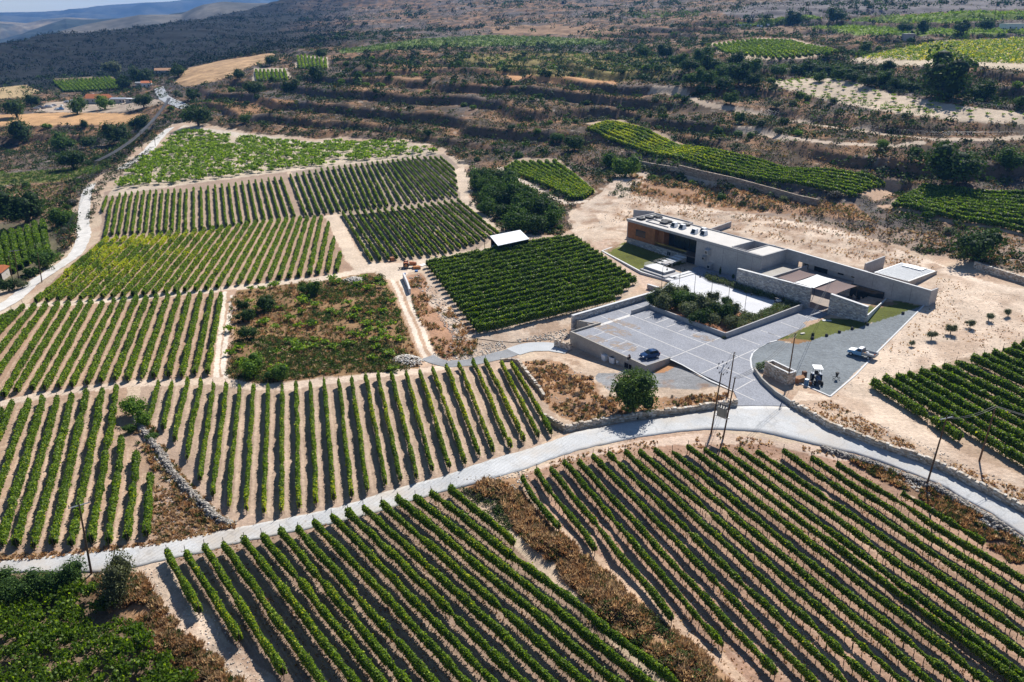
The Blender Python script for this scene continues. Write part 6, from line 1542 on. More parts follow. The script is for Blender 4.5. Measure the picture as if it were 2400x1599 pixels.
def mesh_trunk(h, r, limbs=4, spread=.5, seed=0):
    rnd = random.Random(seed); mb = MB(); p = Vector((0, 0, -.15)); q = Vector((rnd.uniform(-.1, .1) * h, rnd.uniform(-.1, .1) * h, h * .55))
    mb.tube(p, q, r, r * .7, 7)
    for i in range(limbs):
        a = 2 * math.pi * i / limbs + rnd.uniform(-.4, .4); e = q + Vector((math.cos(a) * spread * h * .5, math.sin(a) * spread * h * .5, h * rnd.uniform(.35, .6)))
        m = (q + e) / 2 + Vector((0, 0, .08 * h)); mb.tube(q, m, r * .55, r * .4, 5); mb.tube(m, e, r * .4, r * .15, 5)
    return mb.mesh('trunk', M['bark'])
TRK = [mesh_trunk(1.0, .07, 4, .8, i) for i in range(3)]
_tk = [0]
def put_tree(px, py, wpx, kind, label, group='trees and tall bushes', hk=1.0, name='tree', dh=0, crown=None, trunk_h=.04):
    p = P(px, py, PZ) if name == 'planter_shrub' else G(px, py); Z = p.y * CP + (HC - p.z) * SP
    R = wpx * Z / F / 2 * 1.28
    t = empty(name, p, label, 'tree', group); i = _tk[0]; _tk[0] += 1
    rz = random.uniform(0, 6.28)
    tr = bpy.data.objects.new('trunk', TRK[i % 3]); link(tr, t); tr.scale = (R * 1.1, R * 1.1, R * (.55 + trunk_h * 1.2) * hk)
    src = crown or CR[kind][i % 3]
    c = bpy.data.objects.new('crown', src); link(c, t); c.location = (0, 0, R * trunk_h * hk); c.scale = (R, R, R * hk); c.rotation_euler = (0, 0, rz)
    return t
def put_shrub(p, R, kind, label, group, name='shrub', hk=1.0, i=0, cat='shrub'):
    o = bpy.data.objects.new(name, CRs[kind][i % 3]); link(o); o.location = p; o.location.z -= R * .12
    o.scale = (R, R, R * hk); o.rotation_euler = (0, 0, (i * 2.4) % 6.28); tag(o, label, cat, group); return o
# individually traced trees and large bushes
T = [(2235, 428, 128, 'dark', "huge round dark tree on the slope between terraces near the right edge"), (2280, 606, 112, 'dark', "big round dark tree above the sandy slope, right of the metal-roofed store"),
     (2200, 226, 135, 'dark', "massive dark tree under the yellow-green vineyard at upper right"), (2295, 232, 62, 'dark', "smaller dark tree just right of the massive one under the yellow vineyard"),
     (1347, 350, 50, 'dark', "upright dark tree left of the yellow-green terrace strip"), (1465, 410, 62, 'bright', "bright green rounded tree below the left end of the yellow terrace strip"), (1432, 392, 48, 'green', "mid-green tree leaning on the bright one below the yellow terrace strip"),
     (1305, 330, 30, 'green', "small green tree just left of the upright dark tree"), (1733, 285, 32, 'green', "lone rounded green tree at the bend of the pale hillside track"), (1686, 312, 26, 'green', "small green tree below the bend of the hillside track"),
     (2065, 345, 30, 'bright', "round bright bush standing on the second pale terrace"), (1712, 240, 34, 'green', "green tree on the slope above the hillside track"), (2370, 395, 70, 'green', "rounded green tree at the right edge beside the huge dark one"),
     (1822, 178, 40, 'green', "round green bush above the sparse vine terrace, left side"), (2025, 122, 34, 'green', "round green bush left of the yellow vineyard"), (2390, 248, 34, 'green', "slim green tree at the right edge by the sparse terrace"),
     (268, 173, 44, 'olive', "tall feathery olive-green tree against the dark hill"), (337, 195, 46, 'dark', "dark tree between the farm and the tall feathery tree"), (418, 176, 36, 'dark', "dark round bush by the wheat field top left"), (466, 290, 62, 'dark', "broad dark tree at the top corner of the bush vine plot"),
     (180, 264, 46, 'green', "green garden tree in front of the farmhouse"), (246, 252, 40, 'bright', "leafy tree in front of the orange roof"), (41, 272, 58, 'dark', "wide dark bush left of the farmyard"), (78, 245, 32, 'dark', "small dark tree above the farmyard"), (292, 206, 40, 'dark', "dark tree right of the far vine plot"),
     (338, 248, 40, 'dark', "dark tree beside the blue car at the farm"), (58, 330, 68, 'dark', "wide dark tree below the wheat strip at far left"), (150, 352, 56, 'green', "large green bush in the middle of the left gully"), (206, 345, 40, 'dark', "dark round bush in the left gully"), (282, 335, 64, 'dark', "big dark bush at the right side of the left gully"), (327, 300, 44, 'dark', "dark grey-green bush below the power lines"),
     (173, 392, 62, 'dark', "spreading dark bush at the foot of the left gully"), (197, 296, 22, 'dark', "slim dark tree standing on the wheat strip"), (454, 232, 34, 'dark', "dark bush just right of the upper road"), (598, 222, 48, 'dark', "broad dark bush below the tiny white plots"), (680, 215, 40, 'dark', "dark bush right of the tiny white plots"),
     (561, 182, 30, 'dark', "dark bush at the right end of the wheat field"), (633, 150, 32, 'dark', "round dark bush above the lower tiny plot"), (748, 188, 44, 'dark', "dark bush under the upper tiny plot"), (755, 132, 26, 'dark', "small dark bush above the upper tiny plot"), (575, 285, 30, 'green', "green bush on the slope above the bush vines"),
     (60, 520, 105, 'dark', "large dark tree mass at the left edge by the valley plot"), (150, 525, 56, 'green', "dark green tree left of the white track"), (110, 625, 60, 'green', "green tree beside the white track at lower left"), (20, 680, 40, 'dark', "dark tree at the left edge by the orange roof corner"), (52, 672, 30, 'olive', "small dusky tree by the poles at the left edge"),
     (2118, 0 + 75, 34, 'dark', "dark round tree, left of three on the upper green strip"), (2165, 76, 38, 'dark', "dark round tree between two others on the upper green strip"), (2250, 76, 42, 'dark', "dark round tree on the upper green strip, second from right"), (2313, 70, 36, 'dark', "dark round tree, rightmost on the upper green strip"),
     (1858, 55, 40, 'dark', "dark tree below the far power poles"), (1960, 50, 44, 'dark', "dark tree clump on the ridge line of green strips")]
for (x, y, w, k, lb) in T: put_tree(x, y + 4, w, k, lb, hk=.95 if w > 60 else 1.0)
# foreground trees
put_tree(1486, 966, 100, 'dark', "round dark evergreen on the mound beside the road junction", crown=CRn['pine'][0], hk=1.1, trunk_h=.10)
put_tree(163, 1382, 92, 'dark', "dense dark green bush beside the utility pole at lower left", crown=CRn['hedge'][0], hk=.95, trunk_h=0)
put_tree(287, 1402, 96, 'olive', "spiky thin olive-coloured bush by the cream path at lower left", crown=CRn['twiggy'][0], hk=1.2, trunk_h=0)
for k, (x, y, w) in enumerate(((92, 1402, 105), (28, 1404, 112), (-35, 1410, 110))): put_tree(x, y, w, 'dark', "%s clump from the right in the dark hedge at the bottom left corner" % ordinal(k), 'hedge at the bottom left corner', hk=.85, crown=CRn['hedge'][k % 2], trunk_h=0, name='hedge_bush')
put_tree(312, 975, 62, 'bright', "bright yellow-green bush at the top of the dry stone line", hk=1.0, trunk_h=0); put_tree(334, 1000, 46, 'bright', "smaller bright bush just below the first one on the dry stone line", hk=.95, trunk_h=0)
put_tree(306, 1012, 34, 'green', "dark green bush on the left side of the dry stone line", hk=.8, trunk_h=0); put_tree(358, 1030, 30, 'green', "low green bush right of the dry stone line top", hk=.7, trunk_h=0)
for k, (x, y, w, kk, lb) in enumerate(((570, 725, 30, 'dark', "small round dark bush at the upper left of the overgrown plot"), (576, 752, 44, 'dark', "middle of three round bushes along the rut track"), (580, 795, 46, 'dark', "lowest of three round bushes along the rut track"), (632, 728, 56, 'dark', "largest dark bush near the top of the overgrown plot"), (730, 690, 52, 'green', "broad green bush at the top middle of the overgrown plot"), (731, 765, 28, 'green', "small lone bush in the centre of the overgrown plot"),
                                         (585, 880, 66, 'bright', "wide bright shrub at the lower left corner of the overgrown plot"), (650, 890, 56, 'green', "green shrub at the lower edge of the overgrown plot"))):
    put_tree(x, y, w, kk, lb, hk=.9, trunk_h=0, group='bushes in the overgrown plot')
put_tree(1353, 770, 26, 'bright', "small bright bush in the corner between stone wall and car park", trunk_h=0); put_tree(1780, 866, 24, 'bright', "small leafy bush at the end of the stone water trough", trunk_h=0, hk=1.1); put_tree(1697, 797, 14, 'olive', "little grey-green shrub at the corner of the planter walls", trunk_h=0)
# dark bush group beside the sandy circle
for k, (x, y, w) in enumerate((x_, y_, w_ * 1.35) for (x_, y_, w_) in ((1132, 420, 34), (1118, 440, 32), (1142, 445, 40), (1165, 432, 44), (1190, 445, 44), (1155, 470, 50), (1185, 475, 44), (1215, 470, 46), (1240, 480, 46), (1265, 500, 50), (1222, 500, 40), (1210, 535, 54), (1250, 540, 46), (1290, 525, 44), (1145, 495, 36), (1180, 505, 34))):
    put_tree(x, y + 6, w, 'green' if k % 3 else 'dark', "%s bush from the left in the thicket between sandy circle and lozenge terrace" % ordinal(k), 'thicket by the sandy circle', trunk_h=0, name='thicket_bush')
for k, (x, y, w) in enumerate(((1560, 130, 38), (1590, 150, 40), (1615, 165, 44), (1640, 145, 48), (1670, 165, 52), (1700, 185, 56), (1730, 190, 60), (1755, 170, 50), (1690, 210, 50), (1655, 195, 46), (1720, 150, 44), (1620, 195, 40), (1765, 195, 36), (1505, 125, 34), (1640, 215, 34))):
    put_tree(x, y + 8, w, 'green' if k % 2 else 'dark', "%s tree of the dark clump left of the sparse vine terrace" % ordinal(k), 'clump of trees in the middle of the hillside', trunk_h=.1, name='clump_tree')
for k, (x, y, w) in enumerate(((1870, 170, 42), (1905, 165, 46), (1935, 175, 50), (1965, 180, 46), (2000, 185, 46), (2035, 195, 44), (2075, 190, 46), (2105, 205, 46), (2130, 210, 44), (1920, 185, 34), (2080, 160, 40), (2010, 165, 36))):
    put_tree(x, y + 6, w, 'dark' if k % 3 else 'green', "%s bush in the dark belt above the sparse vine terrace" % ordinal(k), 'belt of bushes above the sparse terrace', trunk_h=0, hk=.8, name='belt_bush')
# shrubs in the planter island, lavender strips
for k, (x, y, w, kk) in enumerate((x_, y_, w_ * 1.25, k_) for (x_, y_, w_, k_) in ((1548, 705, 42, 'olive'), (1580, 700, 44, 'olive'), (1600, 718, 46, 'green'), (1560, 722, 40, 'olive'), (1630, 722, 44, 'dark'), (1615, 740, 42, 'olive'), (1655, 735, 44, 'olive'), (1640, 755, 40, 'dark'), (1665, 758, 36, 'olive'), (1690, 742, 40, 'dark'), (1710, 735, 36, 'olive'), (1712, 760, 30, 'olive'), (1535, 712, 30, 'dark'), (1600, 690, 26, 'olive'), (1700, 712, 24, 'dark'), (1670, 702, 26, 'olive'))):
    put_tree(x, y + 5, w, kk, "%s dusky shrub from the left in the planter island by the parking bays" % ordinal(k), 'dusky shrubs in the planter island', trunk_h=0, name='planter_shrub', hk=1.05)
def lav(poly, n, label, rad=(.4, .85)):
    o = poly_scrub('planting', poly, n, rad, 60, {'sage': 3, 'olive': 1, 'bright': 1}, .24, .9, z=PZ); return o
lav([(1650, 648), (1672, 652), (1750, 678), (1800, 690), (1885, 720), (1860, 722), (1800, 703), (1745, 688), (1700, 672), (1660, 662)], 420, '')
lav([(1712, 765), (1745, 742), (1772, 744), (1820, 720), (1860, 722), (1876, 716), (1872, 724), (1800, 752), (1740, 772), (1706, 780)], 320, '')
tag(sheet('planter_soil', ab((39.5, -32.0), (59.6, -32.0), (59.6, -7.5), (48, -22), (42, -24), (38, -30)), PZ + .004, mat_simple('red_soil', (.36, .17, .09), .95, 2, .2)), kind='structure')
# cypresses against the concrete wall
for k, (x, y, h) in enumerate(((1687, 645, 30), (1718, 655, 20))):
    p = G(x, y); Z = p.y * CP + HC * SP; R = .45
    t = empty('cypress', p, "%s dark cypress against the tall concrete wall" % ("taller" if k == 0 else "shorter"), 'tree', 'cypresses by the wall')
    c = bpy.data.objects.new('crown', CRs['dark'][k]); link(c, t); c.scale = (R, R, h * Z / F / 1.6)
    tr = bpy.data.objects.new('trunk', TRK[k]); link(tr, t); tr.scale = (.5, .5, .8)
# olive saplings on the sandy slope
for k, (x, y, w) in enumerate(((2135.5, 812, 15), (2183, 796, 24), (2227, 782, 25), (2273, 768, 22), (2317, 752, 21), (2362, 742, 19))):
    put_tree(x, y, w, 'silver', "%s of six small olive trees from the left in a line on the sandy slope" % ordinal(k).capitalize().lower(), 'small olive trees on the sandy slope', name='olive_tree', trunk_h=.30, hk=1.0)
# hillside shrubs, one object each, the largest ones in view
px_, py_ = [], []
cand = []
x, y = hill_points(5000, 215, 640)
ok = (grid_val(VEG, x, y) > .35) & ~grid_val(noveg, x, y) & (fbm(x / 24, y / 24, 4, 62) > .48)
x, y = x[ok], y[ok]; sel = []
for i in range(len(x)):
    if all((x[i] - x[j]) ** 2 + (y[i] - y[j]) ** 2 > 30 for j in sel[-400:]): sel.append(i)
    if len(sel) >= 285: break
for n_, i in enumerate(sel):
    k = ['dark', 'green', 'green', 'dark', 'olive', 'grey', 'bright'][n_ % 7]; r = math.hypot(x[i], y[i]); R = random.uniform(1.6, 3.4) * (r / 350) ** .5
    lb = {'dark': "rounded dark green shrub scattered on the terraced hillside", 'green': "rounded mid-green shrub scattered on the terraced hillside", 'olive': "dull olive shrub scattered on the terraced hillside", 'grey': "dry grey thorny shrub scattered on the terraced hillside", 'bright': "bright green shrub scattered on the terraced hillside"}[k]
    put_shrub(Vector((x[i], y[i], float(hat(x[i], y[i])[0]))), R, k, lb, {'dark': 'dark hillside shrubs', 'green': 'mid-green hillside shrubs', 'olive': 'olive hillside shrubs', 'grey': 'grey hillside shrubs', 'bright': 'bright hillside shrubs'}[k], i=n_, hk=random.uniform(.7, 1.0))

for o in [q for q in COL.objects if q.name.split('.')[0] == 'shrub' and q.get('group', '').endswith('hillside shrubs')]:
    x, y, z = o.location.x, o.location.y, o.location.z - HC; Zf = y * CP - z * SP; px, py = 1200 + F * x / Zf, 799.5 + F * (-z * CP - y * SP) / Zf
    zn = ('far left', 'left', 'middle', 'right', 'far right')[min(max(int(px / 480), 0), 4)] + (' upper' if py < 170 else ' lower' if py > 290 else ' central')
    o['label'] = o['label'].replace('scattered on the terraced hillside', 'on the %s part of the hillside' % zn); o['group'] = o['group'] + ', ' + zn
# ---------------------------------------------------------------- bush vines (untrained, goblet pruned)
def bushvine_mesh(seed, n, leaf, pal=(G_DARK, G_MID, G_LITE)):
    g = np.random.default_rng(seed)
    arms = 7; a = g.uniform(0, 6.28, arms); ln = g.uniform(.5, 1.15, arms)
    k = g.integers(0, arms, n); t = g.uniform(0, 1, n) ** .7
    x = np.cos(a[k]) * ln[k] * t + g.normal(0, .17, n); y = np.sin(a[k]) * ln[k] * t + g.normal(0, .17, n); z = .35 + .45 * np.sin(t * 2.4) + g.normal(0, .10, n)
    z = np.maximum(z, .08)
    dk = .85 if leaf < .25 else 1.25
    c = G_DARK * dk + (G_MID * dk - G_DARK * dk) * g.random(n)[:, None]
    c = np.where((g.random(n) < (.10 if leaf < .25 else .25))[:, None], G_LITE * min(dk * 1.2, 1), c)
    v, f, cc = leaf_quads(np.stack([x, y, z], 1), leaf, c, .9)
    return np_mesh('bush_vine', v, f, M['leaf'], cc)
BVn = [bushvine_mesh(i, 420, .20) for i in range(5)]; BVf = [bushvine_mesh(10 + i, 130, .34) for i in range(5)]
bv = []
def spread(poly, dist, n, thr=None, scale=12, seed=70):
    q = poly_points(poly, n * 6); out = []
    if thr is not None: q = q[fbm(q[:, 0] / scale, q[:, 1] / scale, 3, seed) > thr]
    for p in q:
        if all((p[0] - s[0]) ** 2 + (p[1] - s[1]) ** 2 > dist * dist for s in out): out.append(p)
        if len(out) >= n: break
    return out
LAB = {0: ("bush_vine", "sprawling bush vine in the dense bottom left plot", "bush vines of the bottom left plot"),
       1: ("bush_vine", "untrained bush vine in the reddish overgrown plot between the two rut tracks", "bush vines of the overgrown plot"),
       2: ("bush_vine", "untrained bush vine on pale soil in the big upper left plot", "bush vines of the upper left plot"),
       3: ("bush_vine", "small thin bush vine on the pale sparse terrace at upper right", "bush vines of the sparse terrace")}
for p in spread([(-40, 1435), (100, 1410), (215, 1400), (320, 1480), (430, 1610), (430, 1650), (-40, 1650)], 1.75, 118): bv.append((p, 0, random.uniform(1.15, 1.6)))
for p in spread(PLOT, 2.2, 60, .42): bv.append((p, 1, random.uniform(1.0, 1.45)))
FA = [(285, 440), (300, 405), (380, 352), (420, 303), (520, 318), (700, 338), (940, 333), (1030, 360), (900, 372), (680, 398), (440, 428), (300, 446)]
for p in spread(FA, 3.0, 560, .34, 9, 75): bv.append((p, 2, random.uniform(1.5, 2.5)))
for p in spread([(1815, 192), (1900, 184), (1960, 190), (2100, 225), (2250, 250), (2410, 272), (2400, 290), (2250, 280), (2100, 262), (1950, 235), (1830, 212)], 4.0, 130): bv.append((p, 3, random.uniform(.7, 1.3)))
bv.sort(key=lambda q: math.hypot(q[0][0], q[0][1]) / q[2])
def to_px(v):
    x, y, z = v[0], v[1], v[2] - HC; Zf = y * CP - z * SP; return 1200 + F * x / Zf, 799.5 + F * (-z * CP - y * SP) / Zf
def zone(v, x0, x1, y0, y1, nx=3, ny=2):
    px, py = to_px(v); a = min(max(int((px - x0) / (x1 - x0) * nx), 0), nx - 1); b = min(max(int((py - y0) / (y1 - y0) * ny), 0), ny - 1)
    return (('far ', 'near ') if ny == 2 else ('far ', 'middle ', 'near '))[b] + ({2: ('left', 'right'), 3: ('left', 'centre', 'right'), 5: ('left', 'left-centre', 'centre', 'right-centre', 'right')}[nx])[a]
ZB = {0: (0, 430, 1410, 1599, 3, 3), 1: (530, 970, 650, 890, 3, 3), 2: (290, 1030, 305, 450, 5, 3), 3: (1800, 2400, 185, 290, 5, 2)}
for k, (p, f_, s) in enumerate(bv[:296]):
    o = bpy.data.objects.new(LAB[f_][0], (BVn if f_ == 0 else BVf)[k % 5]); link(o); o.location = (p[0], p[1], float(hat(p[0], p[1])[0]))
    o.scale = (s, s, s * random.uniform(.8, 1.1) * (1.5 if f_ == 0 else 1)); o.rotation_euler = (0, 0, random.uniform(0, 6.28)); zn = zone(o.location, *ZB[f_]); tag(o, LAB[f_][1].replace('untrained ', '') + ', ' + zn + ' part', 'vine', LAB[f_][2] + ', ' + zn)
rest = bv[296:]
VV = []; CC = []
for k, (p, f_, s) in enumerate(rest):
    me = BVf[k % 5]; n = len(me.vertices)
    a = np.empty(n * 3, dtype=np.float32); me.vertices.foreach_get('co', a); a = a.reshape(-1, 3) * s
    t = random.uniform(0, 6.28); a = np.stack([a[:, 0] * math.cos(t) - a[:, 1] * math.sin(t) + p[0], a[:, 0] * math.sin(t) + a[:, 1] * math.cos(t) + p[1], a[:, 2] + float(hat(p[0], p[1])[0])], 1)
    c = np.empty(n * 4, dtype=np.float32); me.color_attributes['col'].data.foreach_get('color', c); VV.append(a); CC.append(c.reshape(-1, 4)[:, :3])
VV = np.concatenate(VV); CC = np.concatenate(CC)
o = np_obj('bush_vines', np_mesh('bush_vines', VV, np.arange(len(VV)).reshape(-1, 4), M['leaf'], CC)); tag(o, kind='stuff')
# far vineyards that read only as texture
def green_patch(poly, n, rad, w, nm='far_vines', lk=.5): poly_scrub(nm, poly, n, rad, 14, w, lk, .7, mat='leaf')
green_patch([(790, 120), (1000, 92), (1150, 83), (1425, 95), (1425, 105), (1200, 108), (1000, 112), (800, 125)], 1500, (1.0, 1.9), {'green': 3, 'bright': 2, 'olive': 1})
green_patch([(1000, 140), (1200, 123), (1500, 128), (1620, 150), (1560, 175), (1400, 180), (1200, 172)], 800, (.9, 1.9), {'green': 1, 'bright': 2, 'olive': 2})
PAL['lime'] = (.15, .22, .02); PK = list(PAL); PA = np.array([PAL[k] for k in PK]); 
green_patch([(1720, 56), (1900, 38), (1925, 46), (1760, 62)], 350, (1.2, 2.0), {'bright': 1, 'lime': 2})
green_patch([(1895, 64), (2000, 58), (2140, 73), (2410, 65), (2410, 80), (2160, 84), (2000, 82)], 900, (1.2, 2.0), {'bright': 1, 'lime': 2})
green_patch([(1990, 44), (2200, 34), (2420, 24), (2420, 42), (2200, 55), (2000, 53)], 700, (1.2, 2.2), {'bright': 1, 'lime': 2})
green_patch([(2000, 138), (2060, 125), (2200, 98), (2420, 92), (2420, 152), (2250, 144), (2130, 142)], 2600, (.8, 1.4), {'bright': 3, 'lime': 3, 'yellow': 2})
green_patch([(-40, 412), (150, 396), (258, 386), (235, 405), (150, 422), (-40, 436)], 700, (.6, 1.1), {'bright': 2, 'green': 2})
green_patch([(-40, 440), (180, 428), (170, 495), (-40, 520)], 250, (.5, 1.1), {'bright': 1, 'olive': 2, 'lime': .5}); green_patch([(1460, 30), (1640, 26), (1640, 40), (1500, 46)], 150, (1.5, 2.4), {'bright': 2, 'green': 2})
green_patch([(430, 240), (560, 232), (540, 246), (440, 250)], 120, (.7, 1.1), {'bright': 2, 'green': 2})
green_patch([(1820, 225), (1960, 236), (2100, 262), (2200, 275), (2190, 262), (2050, 235), (1950, 222)], 110, (.5, 1.0), {'bright': 3, 'lime': 1})

poly_scrub('dark_scrub', [(-40, 300), (180, 298), (350, 290), (400, 300), (330, 360), (270, 395), (150, 390), (-40, 405)], 700, (.8, 2.0), 34, {'dark': 3, 'green': 3, 'olive': 1.5}, .34, .8, thr=.45, scale=12)
poly_scrub('dark_scrub', [(-40, 470), (170, 470), (185, 540), (120, 640), (60, 660), (110, 590), (100, 515), (-40, 520)], 220, (.8, 1.8), 34, {'dark': 3, 'green': 3, 'bright': 1}, .34, .8, thr=.42, scale=8)
poly_scrub('dark_scrub', [(205, 440), (260, 400), (330, 365), (360, 345), (345, 370), (290, 410), (240, 440), (222, 520), (200, 530), (215, 480)], 220, (.5, 1.2), 34, {'dark': 3, 'green': 2, 'purple': 1}, .34, .7)
poly_scrub('dark_scrub', [(1850, 145), (2010, 150), (2130, 180), (2300, 190), (2400, 230), (2300, 240), (2100, 215), (1960, 180), (1860, 178)], 500, (1.0, 2.2), 30, {'dark': 4, 'green': 3}, .34, .8, thr=.40, scale=14)
poly_scrub('dark_scrub', [(1090, 400), (1160, 420), (1260, 465), (1330, 500), (1290, 540), (1180, 545), (1120, 480)], 260, (.8, 1.8), 34, {'dark': 2, 'green': 4, 'olive': 1}, .34, .8)
poly_scrub('ground_cover', [(1540, 700), (1580, 690), (1640, 700), (1750, 740), (1710, 775), (1600, 740), (1530, 718)], 160, (.4, .9), 60, {'olive': 3, 'green': 2, 'grey': 1}, .3, .8, z=PZ)
poly_scrub('dry_grass', [(320, 985), (360, 1000), (430, 1120), (520, 1210), (560, 1238), (500, 1250), (400, 1170), (370, 1120), (310, 1020)], 500, (.2, .5), 30, {'brown': 4, 'straw': 2, 'olive': 2, 'green': 1}, .3, thr=.38, scale=4)
poly_scrub('dry_grass', [(-20, 1300), (122, 1296), (354, 1270), (510, 1240), (510, 1250), (354, 1282), (122, 1308), (-20, 1320)], 260, (.1, .3), 20, {'brown': 3, 'straw': 3}, .3)
poly_scrub('dry_grass', [(2170, 720), (2200, 650), (2420, 700), (2420, 800), (2050, 890), (1960, 930)], 800, (.08, .22), 10, {'brown': 3, 'straw': 3, 'olive': .5}, .45, thr=.5, scale=8)
tag(stones('loose_stones', [(2170, 720), (2200, 650), (2420, 700), (2420, 800), (2050, 890), (1960, 930)], 900, (.04, .13)), kind='stuff')
tag(stones('loose_stones', [(1380, 540), (1480, 450), (1600, 475), (1900, 525), (2200, 630), (2060, 620), (1560, 500)], 1300, (.06, .2), thr=.45), kind='stuff')
poly_scrub('dark_scrub', [(1370, 345), (1480, 372), (1590, 398), (1560, 405), (1440, 400), (1370, 385)], 120, (.8, 1.6), 30, {'green': 3, 'olive': 1, 'grey': 2}, .34, .8, thr=.42, scale=8)
poly_scrub('dark_scrub', [(1400, 400), (1470, 400), (1500, 440), (1460, 470), (1390, 440)], 90, (.5, 1.3), 34, {'green': 3, 'dark': 2}, .34, .8, thr=.42, scale=6)
poly_scrub('dark_scrub', [(1620, 130), (1780, 100), (1980, 125), (2100, 160), (1900, 160), (1700, 150)], 160, (1.0, 2.2), 26, {'dark': 3, 'green': 3}, .34, .8, thr=.5, scale=14)
poly_scrub('dark_scrub', [(-40, 190), (130, 178), (300, 172), (450, 160), (420, 200), (330, 262), (180, 262), (100, 240), (-40, 262)], 420, (1.4, 3.0), 26, {'dark': 3, 'green': 4, 'bright': 1}, .34, .8, thr=.47, scale=18)
poly_scrub('dark_scrub', [(820, 150), (1000, 115), (1300, 108), (1560, 112), (1700, 85), (1640, 128), (1500, 122), (1200, 118), (1000, 132), (850, 170)], 420, (1.4, 3.0), 24, {'dark': 4, 'green': 3}, .34, .8, thr=.44, scale=22)

poly_scrub('dry_grass', [(355, 1130), (400, 1150), (480, 1220), (520, 1240), (400, 1270), (350, 1275)], 420, (.12, .34), 22, {'tan': 4, 'straw': 3, 'olive': 2, 'brown': 2}, .3, thr=.38, scale=3)
tag(stones('loose_stones', [(350, 1120), (400, 1150), (520, 1240), (350, 1275)], 300, (.05, .14)), kind='stuff')
poly_scrub('dry_grass', [(540, 700), (700, 668), (895, 650), (960, 790), (960, 870), (800, 872), (620, 896), (534, 880)], 1500, (.2, .5), 16, {'tan': 2, 'olive': 4, 'brown': 1.5, 'bright': 4}, .3, thr=.35, scale=4)

# ---------------------------------------------------------------- poles, lamps, wires
def put_pole(base, top, label, r=.14, group='wooden utility poles', arm=None, name='utility_pole', ins=0, mat='pole', hmax=16):
    p = G(*base)
    # height from the traced top: nearest approach of the sight line to the vertical
    dx, dy, dz = ray(*top); hr = math.hypot(dx, dy); t = math.hypot(p.x, p.y) / hr
    h = min(HC + dz * t - p.z, hmax); tx = dx * t - p.x; ty = dy * t - p.y
    k = min(1, .08 * h / max(math.hypot(tx, ty), .01)); tx *= k; ty *= k
    root = empty(name, p, label, 'utility pole', group)
    MB().tube((0, 0, -.4), (tx, ty, h), r, r * .62, 8).obj('shaft', M[mat], root)
    if arm:
        a = arm; d = Vector((math.cos(a), math.sin(a), 0))
        MB().tube(Vector((tx, ty, h - .15)) - d * 1.1, Vector((tx, ty, h - .15)) + d * 1.1, .07, .07, 6).obj('crossarm', M['zinc'], root)
        for s in (-1, 0, 1):
            q = Vector((tx, ty, h - .05)) + d * s
            MB().tube(q, q + Vector((0, 0, .28)), .06, .04, 6).obj('insulator', M['dark'], root)
    for i in range(ins):
        q = Vector((tx * .8, ty * .8, h * (.98 - .06 * i))); MB().tube(q, q + Vector((.28, .05, .05)), .04, .06, 6).obj('insulator', M['dark'], root)
    return Vector((p.x + tx, p.y + ty, p.z + h)), root
PT = {}
PT['bl'], _ = put_pole((214, 1345), (185, 1182), "wooden utility pole with a light crossarm between two bushes at lower left", arm=.6)
PT['j1'], pj1 = put_pole((1666, 1018), (1691, 874), "left front pole of the transformer pair at the road junction, insulators on top", ins=0)
PT['j2'], pj2 = put_pole((1694, 1029), (1723, 885), "right front pole of the transformer pair, darkest and nearest the vines", ins=1)
PT['j3'], _ = put_pole((1706, 926), (1721, 826), "utility pole standing behind the transformer pair beside the paved drive", ins=2)
PT['g'], _ = put_pole((1845, 903), (1864, 781), "utility pole leaning against the stone trough by the gravel yard", ins=2)
PT['r1'], _ = put_pole((2171, 1139), (2219, 978), "utility pole with pale crossarm on the rubble side of the right-hand road", arm=.35)
PT['r2'], _ = put_pole((2295, 1081), (2334, 951), "plain utility pole in front of the right-hand vine block", ins=1)
for k, (b, t, lb) in enumerate((((98, 662), (90, 592), "utility pole beside the white track at lower left"), ((32, 676), (22, 600), "utility pole at the left edge, lowest of the group"), ((44, 655), (32, 587), "utility pole with crossarm and box at the left edge"),
        ((167, 470), (163, 402), "tall pole in the brown plot left of the white track"), ((168, 579), (160, 527), "short pole beside the bend of the white track"), ((231, 415), (226, 377), "pole left of the hidden stretch of white track"), ((333, 353), (330, 308), "pole below the bundled cables"),
        ((364, 344), (362, 310), "pole standing on the white track"), ((401, 279), (397, 230), "pole at the upper end of the white track"), ((386, 291), (384, 256), "shorter pole under the upper track"), ((415, 275), (415, 257), "smallest pole beside the dark tree at the upper track"), ((372, 222), (367, 152), "tall slim pole by the upper road near the farm"),
        ((449, 233), (448, 222), "tiny pole right of the upper road"), ((1874, 50), (1877, 14), "far pole on the upper hillside, left of three"), ((1886, 46), (1891, 6), "far pole on the upper hillside, middle of three"), ((1893, 40), (1896, 10), "far pole on the upper hillside, right of three"), ((2331, 44), (2337, 2), "far pole near the top right corner"), ((1765, 72), (1766, 44), "far thin pole left of the green strips"))):
    PT[k], _ = put_pole(b, t, lb, r=.13 if k < 13 else .2, arm=(.4 if k in (2, 9) else None))
